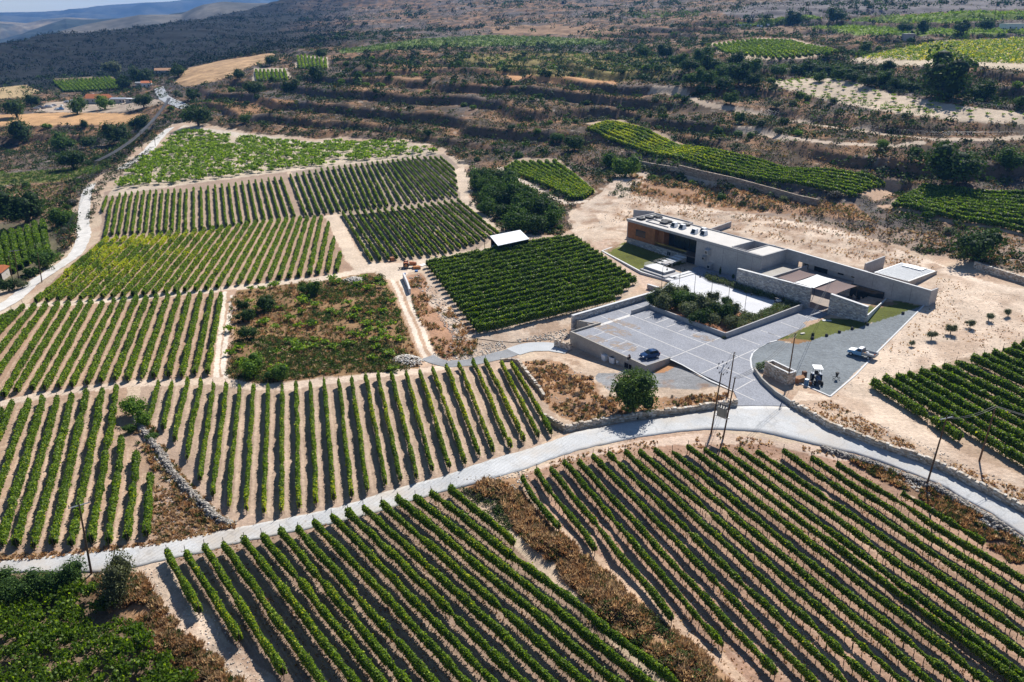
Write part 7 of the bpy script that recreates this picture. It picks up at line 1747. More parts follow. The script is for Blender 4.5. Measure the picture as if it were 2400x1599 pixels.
# transformer on its platform between the pair
p1 = G(1666, 1018); p2 = G(1694, 1029); mid = (p1 + p2) / 2; mid.z = 0
tr = empty('transformer', (mid.x + .35, mid.y - .1, 3.6), "grey electric transformer with three bushings on a steel platform between two poles", 'transformer')
dv = Vector((p2.x - p1.x, p2.y - p1.y, 0)); L_ = dv.length; dv.normalize(); az_ = math.atan2(dv.y, dv.x); tr.rotation_euler = (0, 0, az_)
MB().box(-L_ / 2 - .1, L_ / 2 + .1, -.2, -.08, -.15, 0).box(-L_ / 2 - .1, L_ / 2 + .1, .2, .32, -.15, 0).obj('platform', M['zinc'], tr)
MB().box(-.65, .65, -.4, .4, .02, 1.5).obj('tank', mat_simple('transformer_grey', (.30, .28, .25), .6, 2, .1), tr, bevel=.05)
for i in (-.4, 0, .4): MB().tube((i, 0, 1.5), (i, 0, 2.05), .11, .07, 8).obj('bushing', M['dark'], tr)
for k, z in enumerate((5.0, 6.8)): MB().tube((-L_ / 2, 0, z - 3.6), (L_ / 2, 0, z - 3.6), .05, .05, 6).obj('crossbar', M['dark'], tr)
# insulator frame on top of the left pole
fr = empty('insulator_frame', PT['j1'], "steel frame with ring of black insulators on top of the left transformer pole", 'insulator frame')
MB().tube((-.1, 0, 0), (.5, .9, .9), .07, .07, 6).obj('bracket', M['zinc'], fr)
for i in range(8):
    a = i * math.pi / 4; c = Vector((.25 + .8 * math.cos(a), .5 + .5 * math.sin(a), .4 + .8 * math.sin(a)))
    MB().tube(c, c + Vector((.12, .1, .22)), .10, .06, 6).obj('insulator', M['dark'], fr)
def wire(a, b, sag, label, r=.03, n=3, spread=.35, group='overhead wires', mat='dark'):
    a = Vector(a); b = Vector(b); d = (b - a); nn = Vector((-d.y, d.x, 0)).normalized()
    root = empty('overhead_wire', a, label, 'wires', group)
    for k in range(n):
        off = nn * (k - (n - 1) / 2) * spread; pts = [(b - a) * t + off + Vector((0, 0, -sag * 4 * t * (1 - t) - .1)) for t in [i / 12 for i in range(13)]]
        MB().path(pts, r, 3).obj('wire', M[mat], root)
wire(PT['j1'], PT['j3'], .4, "wires between the left transformer pole and the pole behind it")
wire(PT['j2'], PT['g'], 1.2, "wires from the right transformer pole to the pole at the gravel yard")
wire(PT['g'], LB(60, 2, 5), 1.5, "service wires from the gravel yard pole to the winery", n=2)
wire(PT['r1'], PT['r2'], .6, "wires between the two poles by the right-hand road", n=2)
wire(PT['r2'], PT['r2'] + Vector((40, -30, 0)), 1.2, "wires leaving the right pole out of the photo", n=2)
wire(PT[2], PT[4], 1.5, "row of wires over the trees at the left edge", r=.025, n=5, spread=.45)
wire(PT[4], PT[5], 1.0, "wires following the white track", n=3); wire(PT[5], PT[6], 1.2, "wires following the white track uphill", n=3); wire(PT[6], PT[8], 1.4, "thick cable bundle climbing towards the farm", r=.12, n=4, spread=.35, mat='netting'); wire(PT[5], PT[8], 4.0, "long sagging cable bundle across the gully", r=.12, n=5, spread=.4, mat='netting')
# plaza lamps with hooked heads
lamps = [((1550, 676), (1557, 616)), ((1591, 676), (1599, 628)), ((1626, 694), (1632, 643)), ((1666, 699), (1670, 664)), ((1706, 712), (1710, 674)), ((1744, 738), (1751, 688))]
def make_lamp():
    root = empty('street_lamp', (0, 0, 0), "", 'street lamp', 'slim lamps along the plaza')
    MB().tube((0, 0, 0), (0, 0, 4.9), .06, .045, 8).tube((0, 0, 0), (0, 0, .25), .12, .1, 8).obj('post', M['dark'], root)
    pts = [(0.5 - .5 * math.cos(t), 0, 4.9 + .5 * math.sin(t)) for t in [math.pi * i / 8 for i in range(9)]]
    MB().path(pts, .035, 6).obj('hook', M['dark'], root)
    MB().tube((1.0, 0, 4.95), (1.0, 0, 4.5), .07, .22, 10).obj('lamp_shade', M['dark'], root)
    return root
lamp0 = make_lamp()
for k, (b, t) in enumerate(lamps):
    if k == 0: o = lamp0
    else:
        o = lamp0.copy(); COL.objects.link(o)
        for ch in list(lamp0.children): c = ch.copy(); COL.objects.link(c); c.parent = o
    o.location = P(b[0], b[1], PZ); o.rotation_euler = (0, 0, -.5)
    o['label'] = "slim dark plaza lamp with hooked head, %s from the left along the planter island" % ordinal(k)

# ---------------------------------------------------------------- vehicles
def wheel(parent, x, y, r, w, rim=(.5, .5, .52), z=None, ax='y'):
    z = r if z is None else z
    o = empty_child('wheel', parent, (x, y, z))
    MB().tube((0, -w / 2, 0), (0, w / 2, 0), r, r, 18).obj('tyre', M['rubber'], o)
    MB().tube((0, -w / 2 - .012, 0), (0, w / 2 + .012, 0), r * .6, r * .6, 12, rim).obj('rim', M['paint'], o)
    return o
def empty_child(name, parent, loc):
    o = bpy.data.objects.new(name, None); link(o, parent); o.location = loc; return o
def loft(secs, mat, name, parent, smooth=True, closed=True):
    """secs: list of rings (same count) -> skin"""
    n = len(secs[0]); V = [p for s in secs for p in s]; fs = []
    for i in range(len(secs) - 1):
        for k in range(n): fs.append((i * n + k, i * n + (k + 1) % n, (i + 1) * n + (k + 1) % n, (i + 1) * n + k))
    fs.append(tuple(reversed(range(n)))); fs.append(tuple(range((len(secs) - 1) * n, len(secs) * n)))
    mb = MB().add(V, fs); me = mb.mesh(name, mat, False)
    import bmesh
    bm = bmesh.new(); bm.from_mesh(me); bmesh.ops.recalc_face_normals(bm, faces=bm.faces); bm.to_mesh(me); bm.free()
    o = np_obj(name, me, parent)
    b = o.modifiers.new("bevel", 'BEVEL'); b.width = .05; b.segments = 2; b.limit_method = 'ANGLE'; b.angle_limit = math.radians(25)
    return o
# small blue hatchback, nose towards -x
ca = P(*c3(1165 + 25, 1190), PZ); cb = P(*c3(1415, 1160), PZ)
car = empty('parked_car', (P(1522, 838, PZ)), "small dark blue hatchback parked by the low wall of the paved car park", 'car')
car.rotation_euler = (0, 0, math.atan2(cb.y - ca.y, cb.x - ca.x) + .12)
def ring(x, hw, z0, z1, k=.12):
    return [(x, -hw * .96, z0), (x, -hw, (z0 + z1) / 2), (x, -hw * (1 - k), z1), (x, hw * (1 - k), z1), (x, hw, (z0 + z1) / 2), (x, hw * .96, z0)]
loft([ring(-1.85, .62, .32, .62, .1), ring(-1.72, .78, .25, .78), ring(-1.2, .83, .24, .92), ring(-.75, .84, .24, 1.0), ring(.9, .84, .24, 1.02), ring(1.6, .82, .26, 1.0), ring(1.82, .74, .32, .90, .1)], M['carpaint'], 'body', car)
loft([ring(-.72, .70, .98, 1.02, .03), ring(-.15, .66, .98, 1.40, .14), ring(.15, .65, .98, 1.49, .16), ring(1.0, .64, .98, 1.47, .16), ring(1.45, .63, .98, 1.30, .14), ring(1.66, .66, .98, 1.03, .03)], M['carpaint'], 'cabin', car)
MB().add([(-.74, -.60, 1.04), (-.74, .60, 1.04), (-.14, .50, 1.44), (-.14, -.50, 1.44)], [(0, 3, 2, 1)]).obj('windscreen', M['glass'], car)
MB().add([(1.68, -.55, 1.06), (1.68, .55, 1.06), (1.44, .48, 1.36), (1.44, -.48, 1.36)], [(0, 1, 2, 3)]).obj('rear_window', M['glass'], car)
for s in (-1, 1):
    for x0, x1 in ((-.5, .28), (.36, 1.35)):
        MB().hexa([(x0, s * .69, 1.06), (x1, s * .69, 1.06), (x1, s * .712, 1.06), (x0, s * .712, 1.06)], [(x0 + (.3 if x0 < 0 else 0), s * .62, 1.38), (x1 - (.1 if x1 > 1 else 0), s * .62, 1.38), (x1 - (.1 if x1 > 1 else 0), s * .642, 1.38), (x0 + (.3 if x0 < 0 else 0), s * .642, 1.38)]).obj('side_window', M['glass'], car)
    MB().box(-1.86, -1.70, s * .60 - .14, s * .60 + .14, .62, .76, (.75, .78, .8)).obj('headlight', M['paint'], car)
    MB().box(1.72, 1.83, s * .66 - .09, s * .66 + .09, .65, .95, (.4, .03, .02)).obj('tail_light', M['paint'], car)
    MB().box(-.62, -.45, s * .86 - .10, s * .86 + .10, .98, 1.10).obj('mirror', M['carpaint'], car)
    for x in (-1.18, 1.15): wheel(car, x, s * .74, .29, .2)
MB().box(-1.885, -1.86, -.26, .26, .36, .48, (.8, .8, .8)).obj('number_plate', M['paint'], car)
MB().tube((.9, 0, 1.48), (.9, 0, 1.60), .08, .05, 6).obj('roof_aerial', M['dark'], car)
# pickup truck with drop-side bed
p0 = P(1983, 826, .35); q0 = P(2050, 843, .55)
pk = empty('pickup_truck', (G(2020, 836)), "pale blue and white pickup with a loaded grey drop-side bed on the gravel yard", 'pickup truck')
pk.rotation_euler = (0, math.radians(-1.5), math.atan2(q0.y - p0.y, q0.x - p0.x))
BL = (.16, .36, .58); WH = (.82, .83, .84)
loft([ring(-2.5, .74, .45, .82, .06), ring(-2.35, .82, .42, .98, .08), ring(-1.2, .84, .40, 1.08, .08), ring(-1.15, .84, .40, 1.1, .05), ring(.1, .84, .40, 1.1, .05)], None or mat_simple('pale_blue_paint', BL, .45, 3, .06, spec=.5), 'body', pk)
MB().hexa([(-2.36, -.76, .985), (-1.18, -.78, 1.08), (-1.18, .78, 1.08), (-2.36, .76, .985)], [(-2.36, -.76, 1.01), (-1.18, -.78, 1.105), (-1.18, .78, 1.105), (-2.36, .76, 1.01)], WH).obj('bonnet', M['paint'], pk)
loft([ring(-1.15, .76, 1.1, 1.13, .03), ring(-.7, .70, 1.1, 1.60, .1), ring(-.5, .70, 1.1, 1.66, .1), ring(.02, .70, 1.1, 1.66, .1), ring(.08, .74, 1.1, 1.5, .1)], mat_simple('pale_blue_paint', BL, .45, 3, .06, spec=.5), 'cab', pk)
MB().box(-.62, .06, -.66, .66, 1.67, 1.71, WH).obj('cab_roof', M['paint'], pk, bevel=.03)
MB().add([(-1.16, -.64, 1.16), (-1.16, .64, 1.16), (-.74, .58, 1.60), (-.74, -.58, 1.60)], [(0, 3, 2, 1)]).obj('windscreen', M['glass'], pk)
for s in (-1, 1):
    MB().hexa([(-.85, s * .745, 1.14), (-.05, s * .745, 1.14), (-.05, s * .765, 1.14), (-.85, s * .765, 1.14)], [(-.6, s * .69, 1.55), (-.05, s * .69, 1.55), (-.05, s * .71, 1.55), (-.6, s * .71, 1.55)]).obj('side_window', M['glass'], pk)
    MB().box(-2.53, -2.44, s * .55 - .12, s * .55 + .12, .66, .82, (.8, .8, .78)).obj('headlight', M['paint'], pk)
    wheel(pk, -1.75, s * .74, .34, .22, (.6, .6, .6)); wheel(pk, 1.45, s * .74, .34, .22, (.55, .55, .55))
    MB().box(.2, 2.5, s * .90 - .03, s * .90 + .03, .82, 1.16, (.33, .35, .37)).obj('side_board', M['matte'], pk)
MB().box(-2.62, -2.5, -.8, .8, .42, .56, (.1, .1, .1)).obj('bumper', M['paint'], pk)
MB().box(.2, 2.5, -.87, .87, .74, .82, (.36, .36, .36)).obj('bed', M['matte'], pk)
MB().box(2.5, 2.56, -.9, .9, .78, 1.16, (.33, .35, .37)).obj('tailgate', M['matte'], pk)
MB().box(.13, .19, -.85, .85, .82, 1.62, (.15, .15, .16)).obj('headboard', M['matte'], pk)
MB().box(.1, 2.4, -.4, .4, .48, .73, (.08, .07, .07)).obj('chassis', M['matte'], pk)
def in_world(root, v): return Matrix.Rotation(root.rotation_euler[2], 3, 'Z') @ Vector(v) + root.location
for (x, y, c, r, lb, nm) in ((.75, .2, (.8, .8, .8), .3, "large white sack in the front of the pickup bed", 'sack'), (1.1, -.15, (.78, .78, .76), .24, "smaller white sack in the middle of the pickup bed", 'sack'), (.5, -.35, (.55, .28, .12), .20, "orange-brown bag near the pickup cab", 'bag'), (2.1, .2, (.6, .18, .08), .18, "small orange bundle at the tail of the pickup bed", 'bundle')):
    o = MB().ball((0, 0, 0), r, r * .8, r * .7, 9, 6, c).obj(nm, M['matte']); o.location = in_world(pk, (x, y, .83 + r * .6)); tag(o, lb, nm)
# tractors
def tractor(name, p, rz, bodyc, rimc, label, canopy=False, rollbar=False, s=1.0):
    t = empty(name, p, label, 'tractor', None, rz); t.scale = (s, s, s)
    for y in (-1, 1):
        wheel(t, .75, y * .62, .62, .36, rimc); wheel(t, -1.05, y * .55, .36, .24, rimc)
        MB().hexa([(.25, y * .42, 1.15), (1.3, y * .42, 1.15), (1.3, y * .80, 1.15), (.25, y * .80, 1.15)], [(.35, y * .42, 1.32), (1.2, y * .42, 1.32), (1.2, y * .80, 1.30), (.35, y * .80, 1.30)], bodyc).obj('mudguard', M['paint'], t)
    MB().hexa([(-1.5, -.30, .62), (.05, -.32, .62), (.05, .32, .62), (-1.5, .30, .62)], [(-1.45, -.24, 1.16), (.05, -.27, 1.3), (.05, .27, 1.3), (-1.45, .24, 1.16)], bodyc).obj('bonnet', M['paint'], t, bevel=.05)
    MB().box(-1.3, 1.1, -.22, .22, .4, .66, (.05, .05, .05)).obj('chassis', M['matte'], t)
    MB().box(.55, 1.0, -.25, .25, 1.1, 1.25, (.04, .04, .04)).box(.95, 1.05, -.25, .25, 1.2, 1.65, (.04, .04, .04)).obj('seat', M['matte'], t)
    MB().tube((.1, 0, 1.25), (.3, 0, 1.55), .025, .025, 6).tube((.28, 0, 1.53), (.33, 0, 1.58), .2, .2, 12).obj('steering_wheel', M['dark'], t)
    MB().tube((-.8, .2, 1.15), (-.8, .2, 1.75), .04, .04, 6).obj('exhaust', M['dark'], t)
    MB().box(-1.56, -1.5, -.28, .28, .62, 1.12, (.03, .03, .03)).obj('grille', M['matte'], t)
    if canopy:
        for x, y in ((.15, -.5), (.15, .5), (1.25, -.5), (1.25, .5)): MB().tube((x, y, .8), (x, y, 2.35), .035, .035, 6).obj('canopy_post', M['dark'], t)
        MB().box(-.15, 1.55, -.72, .72, 2.35, 2.43, (.85, .85, .85)).obj('canopy', M['paint'], t, bevel=.03)
    if rollbar:
        for y in (-.45, .45): MB().tube((1.15, y, .9), (1.15, y, 2.3), .05, .05, 6).obj('rollbar_post', M['dark'], t)
        MB().tube((1.15, -.45, 2.3), (1.15, .45, 2.3), .05, .05, 6).obj('rollbar_top', M['dark'], t)
    return t
pt = G(1914, 897); nose = math.atan2(-pt.y, -pt.x)     # facing the camera
tractor('tractor', pt, nose + math.pi + .28, (.02, .07, .16), (.12, .12, .12), "small dark blue tractor with a white canopy on the gravel yard", canopy=True, s=1.08)
po = G(960, 627); tractor('tractor', po, math.pi + .12, (.55, .17, .05), (.55, .22, .06), "old orange tractor with a rollbar parked at the track crossing", rollbar=True, s=1.15)
def box_thing(name, pos, size, c, label, cat, rz=0, group=None, mat='matte', tilt=0):
    o = MB().box(-size[0] / 2, size[0] / 2, -size[1] / 2, size[1] / 2, 0, size[2], c, jit=.03).obj(name, M[mat], bevel=.02); o.location = pos; o.rotation_euler = (tilt, 0, rz); tag(o, label, cat, group); return o
box_thing('metal_crate', G(977, 630), (1.9, 1.0, .7), (.50, .21, .08), "low orange metal crate in front of the orange tractor", 'crate', .1)
for k, (x, y, c, sz, lb) in enumerate(((991, 622, (.75, .76, .78), (1.8, 1.2, .15), "white sheet lying by the corner of the dark vine block"), (976, 637, (.10, .25, .55), (.7, .5, .35), "small blue box lying on the track crossing"), (948, 643, (.06, .2, .5), (.6, .4, .3), "tiny blue bag beside the track wall"), (919, 612, (.35, .15, .07), (1.0, .9, 1.0), "rusty box at the end of the slanting vine rows"), (1077, 608, (.12, .08, .07), (.9, .7, .6), "small dark box on the cream track"), (1103, 602, (.06, .06, .07), (1.6, .9, .4), "flat black bundle on the cream track"))):
    box_thing('box' if k != 0 else 'white_sheet', G(x, y), sz, c, lb, 'box' if k else 'sheet', random.uniform(0, 1))
im = empty('farm_implement', G(945, 632), "dark steel plough implement lying behind the orange tractor", 'implement')
MB().box(-1.2, 1.2, -.06, .06, .45, .57, (.06, .06, .06)).obj('beam', M['matte'], im)
for k in range(4): MB().hexa([(-1 + k * .62, 0, 0), (-.75 + k * .62, .3, 0), (-.72 + k * .62, .34, 0), (-1.03 + k * .62, .04, 0)], [(-1 + k * .62, 0, .46), (-.9 + k * .62, .1, .46), (-.88 + k * .62, .12, .46), (-1.03 + k * .62, .04, .46)], (.09, .08, .08)).obj('blade', M['matte'], im)
# things round the gravel yard
br = empty('blue_barrel', G(1889, 903), "tall blue steel barrel beside the white-canopied tractor", 'barrel')
MB().tube((0, 0, 0), (0, 0, 1.1), .36, .36, 16, (.05, .17, .34)).tube((0, 0, .36), (0, 0, .40), .38, .38, 16, (.05, .17, .34)).tube((0, 0, .72), (0, 0, .76), .38, .38, 16, (.05, .17, .34)).obj('drum', M['paint'], br)
MB().tube((0, 0, 1.1), (0, 0, 1.13), .34, .34, 16, (.45, .52, .58)).obj('lid', M['paint'], br)
rb = empty('rusty_barrel', G(1899, 903), "short rusty brown drum standing right of the blue barrel", 'barrel')
MB().tube((0, 0, 0), (0, 0, .72), .25, .25, 14, (.22, .11, .06)).obj('drum', M['matte'], rb); MB().tube((0, 0, .72), (0, 0, .74), .24, .24, 14, (.55, .38, .28)).obj('lid', M['matte'], rb)
box_thing('rusty_tank', G(1884, 884), (.7, .6, 1.1), (.15, .08, .05), "upright rusty tank behind the blue barrel", 'tank', .3)
cb_ = empty('cardboard_box', G(1872, 895), "open cardboard box beside the stone trough", 'box', None, .5)
MB().box(-.75, .75, -.6, .6, 0, .85, (.33, .17, .09)).obj('carton', M['matte'], cb_); MB().hexa([(-.8, -.6, .85), (.8, -.6, .85), (.8, 0, 1.15), (-.8, 0, 1.15)], [(-.8, -.6, .88), (.8, -.6, .88), (.8, 0, 1.18), (-.8, 0, 1.18)], (.46, .25, .13)).obj('flap', M['matte'], cb_)
sp = empty('garden_sculpture', G(1960, 889), "small dark spreader implement standing alone on the gravel", 'implement')
MB().tube((0, 0, .45), (0, 0, 1.3), .12, .34, 10, (.04, .04, .04)).obj('hopper', M['matte'], sp)
for k in range(4):
    a = k * 1.57 + .4; MB().tube((0, 0, .5), (math.cos(a) * .9, math.sin(a) * .9, .05), .045, .045, 5, (.05, .05, .05)).obj('leg', M['matte'], sp)
tg = empty('stone_trough', (0, 0, 0), "rectangular stone-clad trough open at the top by the leaning pole", 'trough')
ta = P(*c6(560, 1010), 0); tb = P(*c6(722, 1090), 0)
dt = (tb - ta); Lt = dt.length; dt.normalize(); nt_ = Vector((-dt.y, dt.x, 0))
tg.location = ta; tg.rotation_euler = (0, 0, math.atan2(dt.y, dt.x))
sw_ = stone_wall('front_wall', [Vector((0, 0, 0)), Vector((Lt, 0, 0))], 2.3, .3, None, cols=STONE_COLS, block=(.4, .2), ragged=0, rough=.03, tops=[2.5, 2.1]); sw_.parent = tg
for nm, a, b in (('side_wall', (0.15, .16), (.15, 1.5)), ('side_wall', (Lt - .15, .16), (Lt - .15, 1.5)), ('rear_wall', (0, 1.65), (Lt, 1.65))):
    w_ = stone_wall(nm, [Vector((a[0], a[1], 0)), Vector((b[0], b[1], 0))], 2.2, .3, None, cols=STONE_COLS, block=(.4, .2), ragged=0, rough=.03); w_.parent = tg
MB().box(.31, Lt - .31, .16, 1.49, 1.2, 1.3).obj('soil', M['bark'], tg)
MB().box(-.05, Lt + .05, -.18, .16, 2.3, 2.38).box(-.05, Lt + .05, 1.49, 1.83, 2.24, 2.32).box(-.05, .3, .161, 1.489, 2.24, 2.32).box(Lt - .3, Lt + .05, .161, 1.489, 2.2, 2.28).obj('rim', M['coping'], tg)
# lawn lights, pots, slabs on the right lawn
for k, (x, y) in enumerate(((1904, 795), (1937, 788), (1967, 780), (1997, 772), (2033, 762), (2116, 736))):
    o = MB().ball((0, 0, .22), .33, .33, .30, 10, 7, (.045, .045, .05)).obj('boulder', M['matte']); o.location = G(x, y); tag(o, "dark round boulder, %s from the left along the lawn edge" % ordinal(k), 'boulder', 'dark boulders along the lawn edge')
MB_ = MB().box(-.9, .9, -.35, .35, .0, .10, (.6, .6, .6)).obj('stone_slab', M['matte']); MB_.location = P(1938, 752, .35); MB_.rotation_euler = (0, 0, -.1); tag(MB_, "flat white slab lying at the foot of the right courtyard wall", 'slab')
o = box_thing('stone_slab', G(1881, 783), (.9, .5, .2), (.6, .56, .5), "small pale block on the left part of the right lawn", 'slab', .3)
o = empty('garden_pot', G(1904, 791), "dark pot with a plant at the lower lawn edge", 'pot'); MB().tube((0, 0, 0), (0, 0, .55), .22, .32, 10, (.05, .05, .055)).obj('pot', M['matte'], o); MB().ball((0, 0, .75), .3, .3, .25, 8, 6, (.03, .05, .02)).obj('plant', M['matte'], o)
o = empty('service_cart', P(1824, 712, PZ), "small dark trolley with white box at the right corner of the plaza", 'cart', None, .4)
MB().box(-.8, .8, -.45, .45, .4, .55, (.05, .05, .06)).box(-.8, .8, -.45, .45, 1.3, 1.36, (.04, .04, .05)).obj('frame', M['matte'], o); MB().box(-.5, .5, -.35, .35, .55, .95, (.65, .68, .72)).obj('box', M['matte'], o)
for sx in (-.75, .75):
    for sy in (-.4, .4): MB().tube((sx, sy, .1), (sx, sy, 1.3), .03, .03, 5).obj('upright', M['dark'], o)
# below the car park wall: bulk bags, chair, drum, doorway
for k, (x, y) in enumerate(((1418, 845), (1436, 851))):
    b = empty('bulk_bag', G(x, y), "white bulk bag, %s of two against the car park wall" % ('left' if k == 0 else 'right'), 'bulk bag', 'white bulk bags', .6 + k * .3)
    random.seed(k + 3)
    MB().hexa([(-.5, -.5, 0), (.5, -.5, 0), (.5, .5, 0), (-.5, .5, 0)], [(-.62, -.58, 1.25), (.6, -.6, 1.2), (.58, .6, 1.28), (-.6, .6, 1.2)], (.72, .74, .77)).obj('sack', M['matte'], b, bevel=.12)
    MB().box(-.42, .42, -.42, .42, 1.24, 1.29, (.06, .06, .06) if k else (.6, .62, .65)).obj('opening', M['matte'], b)
    for (sx, sy) in ((-1, -1), (1, -1), (1, 1), (-1, 1)): MB().tube((sx * .55, sy * .55, 1.15), (sx * .6, sy * .62, 1.5), .04, .04, 5, (.72, .74, .77)).obj('handle_loop', M['matte'], b)
ch = empty('plastic_chair', G(1448, 855), "white plastic garden chair beside the right bulk bag", 'chair', None, 2.4)
MB().box(-.25, .25, -.25, .25, .40, .45, (.75, .77, .8)).obj('seat', M['paint'], ch); MB().box(-.25, .25, .22, .27, .45, .90, (.75, .77, .8)).obj('backrest', M['paint'], ch)
for sx in (-.22, .22):
    for sy in (-.22, .22): MB().tube((sx, sy, 0), (sx, sy, .4), .025, .025, 5, (.75, .77, .8)).obj('leg', M['paint'], ch)
dr = empty('cellar_door', LB(55.6, -54.74, -2.2), "dark doorway with a metal frame low in the car park wall", 'door', None, RZ)
MB().box(-.85, .85, -.03, .02, 0, 1.55, (.012, .012, .014)).obj('opening', M['matte'], dr); MB().box(-.95, .95, -.07, -.031, 1.55, 1.65, (.3, .3, .3)).box(.15, .22, -.07, -.031, 0, 1.55, (.35, .35, .35)).box(-.95, -.86, -.07, -.031, 0, 1.55, (.2, .2, .2)).obj('frame', M['matte'], dr)
o = MB().tube((0, 0, 0), (0, 0, .95), .3, .3, 14, (.08, .24, .40)).obj('blue_drum', M['paint']); o.location = G(1506, 872); tag(o, "blue drum standing beside the dark doorway under the car park wall", 'barrel')

# ---------------------------------------------------------------- the person sitting on the wall
wp_ = LB(55.7, -54.5, .5); 
pe = empty('person', wp_, "person in a white cap, brown shirt and dark trousers sitting on the car park wall", 'person', None, RZ)
def skin_figure(name, verts, edges, radii, mat, parent, root=0):
    me = bpy.data.meshes.new(name); me.from_pydata(verts, edges, []); o = np_obj(name, me, parent)
    o.modifiers.new('skin', 'SKIN')
    for i, r in enumerate(radii): me.skin_vertices[0].data[i].radius = (r, r)
    me.skin_vertices[0].data[root].use_root = True
    ss = o.modifiers.new('sub', 'SUBSURF'); ss.levels = 1; ss.render_levels = 2
    me.materials.append(mat); return o
# body: facing -y (outwards), legs hanging over the wall, elbows on knees
BV = [(0, 0, .12), (0, -.02, .32), (0, -.08, .52), (0, -.12, .60), (0, -.16, .70), (0, -.20, .80),
      (.16, -.10, .53), (.24, -.25, .34), (.14, -.44, .26), (.10, -.52, .25), (-.16, -.10, .53), (-.24, -.25, .34), (-.14, -.44, .26), (-.10, -.52, .25),
      (.10, -.04, .10), (.15, -.45, .12), (.14, -.42, -.32), (.14, -.54, -.38), (-.10, -.04, .10), (-.15, -.45, .12), (-.14, -.40, -.32), (-.14, -.52, -.38)]
BE = [(0, 1), (1, 2), (2, 3), (3, 4), (4, 5), (2, 6), (6, 7), (7, 8), (8, 9), (2, 10), (10, 11), (11, 12), (12, 13), (0, 14), (14, 15), (15, 16), (16, 17), (0, 18), (18, 19), (19, 20), (20, 21)]
BR = [.15, .14, .15, .06, .10, .09, .07, .055, .04, .035, .07, .055, .04, .035, .10, .075, .05, .045, .10, .075, .05, .045]
M['skin'] = mat_simple('skin', (.42, .24, .16), .6, 8, .05); M['shirt'] = mat_simple('brown_shirt', (.30, .17, .12), .9, 6, .1); M['trouser'] = mat_simple('dark_trousers', (.02, .02, .025), .9, 6, .1); M['cap'] = mat_simple('white_cap', (.8, .8, .8), .8, 6, .05)
bo = skin_figure('body', BV, BE, BR, M['skin'], pe)
sv = [(v[0], v[1] - .0, v[2]) for v in BV[:3]] + [BV[6], BV[7], BV[10], BV[11]]
skin_figure('shirt', sv, [(0, 1), (1, 2), (2, 3), (3, 4), (2, 5), (5, 6)], [.165, .16, .165, .085, .07, .085, .07], M['shirt'], pe)
skin_figure('trousers', [BV[0], BV[14], BV[15], BV[16], BV[18], BV[19], BV[20]], [(0, 1), (1, 2), (2, 3), (0, 4), (4, 5), (5, 6)], [.16, .115, .09, .065, .115, .09, .065], M['trouser'], pe)
MB().ball((0, -.17, .84), .125, .14, .09, 12, 8).box(-.09, .09, -.40, -.24, .80, .82).obj('cap', M['cap'], pe)
for s in (-1, 1):
    MB().ball((s * .14, -.60, -.38), .05, .12, .045, 8, 5, (.7, .7, .7)).obj('shoe', M['matte'], pe)
    for k in range(5):
        a = s * (.10 - .02 * k) ; MB().tube((a, -.54, .26), (a * .8, -.60 + .01 * abs(k - 2), .20), .011, .008, 5).obj('finger', M['skin'], pe)

# ---------------------------------------------------------------- shed by the dark vine block
sh = empty('shed', tuple(G(1195, 577)), "open shed with a flat white roof at the top edge of the dark vine block", 'shed')
q = [P(1148, 554, 3.2), P(1219, 540, 3.2), P(1241, 561, 2.8), P(1167, 577, 2.8)]
o0 = sh.location
lw = lambda v, z=None: (v.x - o0.x, v.y - o0.y, (v.z if z is None else z) - o0.z)
MB().hexa([lw(v) for v in q], [lw(v, v.z + .12) for v in q]).obj('roof', M['white'], sh)
ctr = sum((Vector(lw(v, o0.z)) for v in q), Vector()) / 4
ins_ = [Vector(lw(v, o0.z)) * .94 + ctr * .06 for v in q]
for v in ins_ + [(ins_[0] + ins_[3]) / 2, (ins_[1] + ins_[2]) / 2, (ins_[2] + ins_[3]) / 2]: MB().tube((v.x, v.y, -.2), (v.x, v.y, 2.75), .07, .07, 6).obj('post', M['dark'], sh)
def vert_panel(a, b, z0, z1, th=.06): 
    d = (b - a).normalized(); nn = Vector((-d.y, d.x, 0)) * th; return [(a.x, a.y, z0), (b.x, b.y, z0), (b.x + nn.x, b.y + nn.y, z0), (a.x + nn.x, a.y + nn.y, z0)], [(a.x, a.y, z1), (b.x, b.y, z1), (b.x + nn.x, b.y + nn.y, z1), (a.x + nn.x, a.y + nn.y, z1)]
MB().hexa(*vert_panel(ins_[0], ins_[1], -.2, 2.9)).hexa(*vert_panel(ins_[1], ins_[2], -.2, 2.7)).obj('back_wall', M['dark'], sh)
MB().hexa(*vert_panel(ins_[3] * .8 + ins_[2] * .2, ins_[3] * .3 + ins_[2] * .7, -.2, 1.0, .3), (.5, .28, .14)).obj('stacked_goods', M['matte'], sh)
for (x, y, c, sz, lb) in ((1146, 588, (.10, .25, .5), (1.6, 1.1, .5), "blue tarpaulin bundle at the left corner of the white-roofed shed"), (1156, 584, (.08, .28, .6), (.6, .6, 1.0), "upright bright blue drum by the white-roofed shed")): box_thing('bundle' if sz[0] > 1 else 'drum', G(x, y), sz, c, lb, 'bundle' if sz[0] > 1 else 'barrel', .4)
fn = empty('cage_frame', G(1144, 582), "rusty open frame standing left of the white-roofed shed", 'frame')
for (x, y) in ((-1, -1), (1, -1), (1, 1), (-1, 1)): MB().tube((x * .9, y * .9, 0), (x * .9, y * .9, 2.8), .05, .05, 5).obj('post', M['bark'], fn)
MB().path([(-.9, -.9, 2.8), (.9, -.9, 2.8), (.9, .9, 2.8), (-.9, .9, 2.8), (-.9, -.9, 2.8)], .04, 5).obj('top_rail', M['bark'], fn)
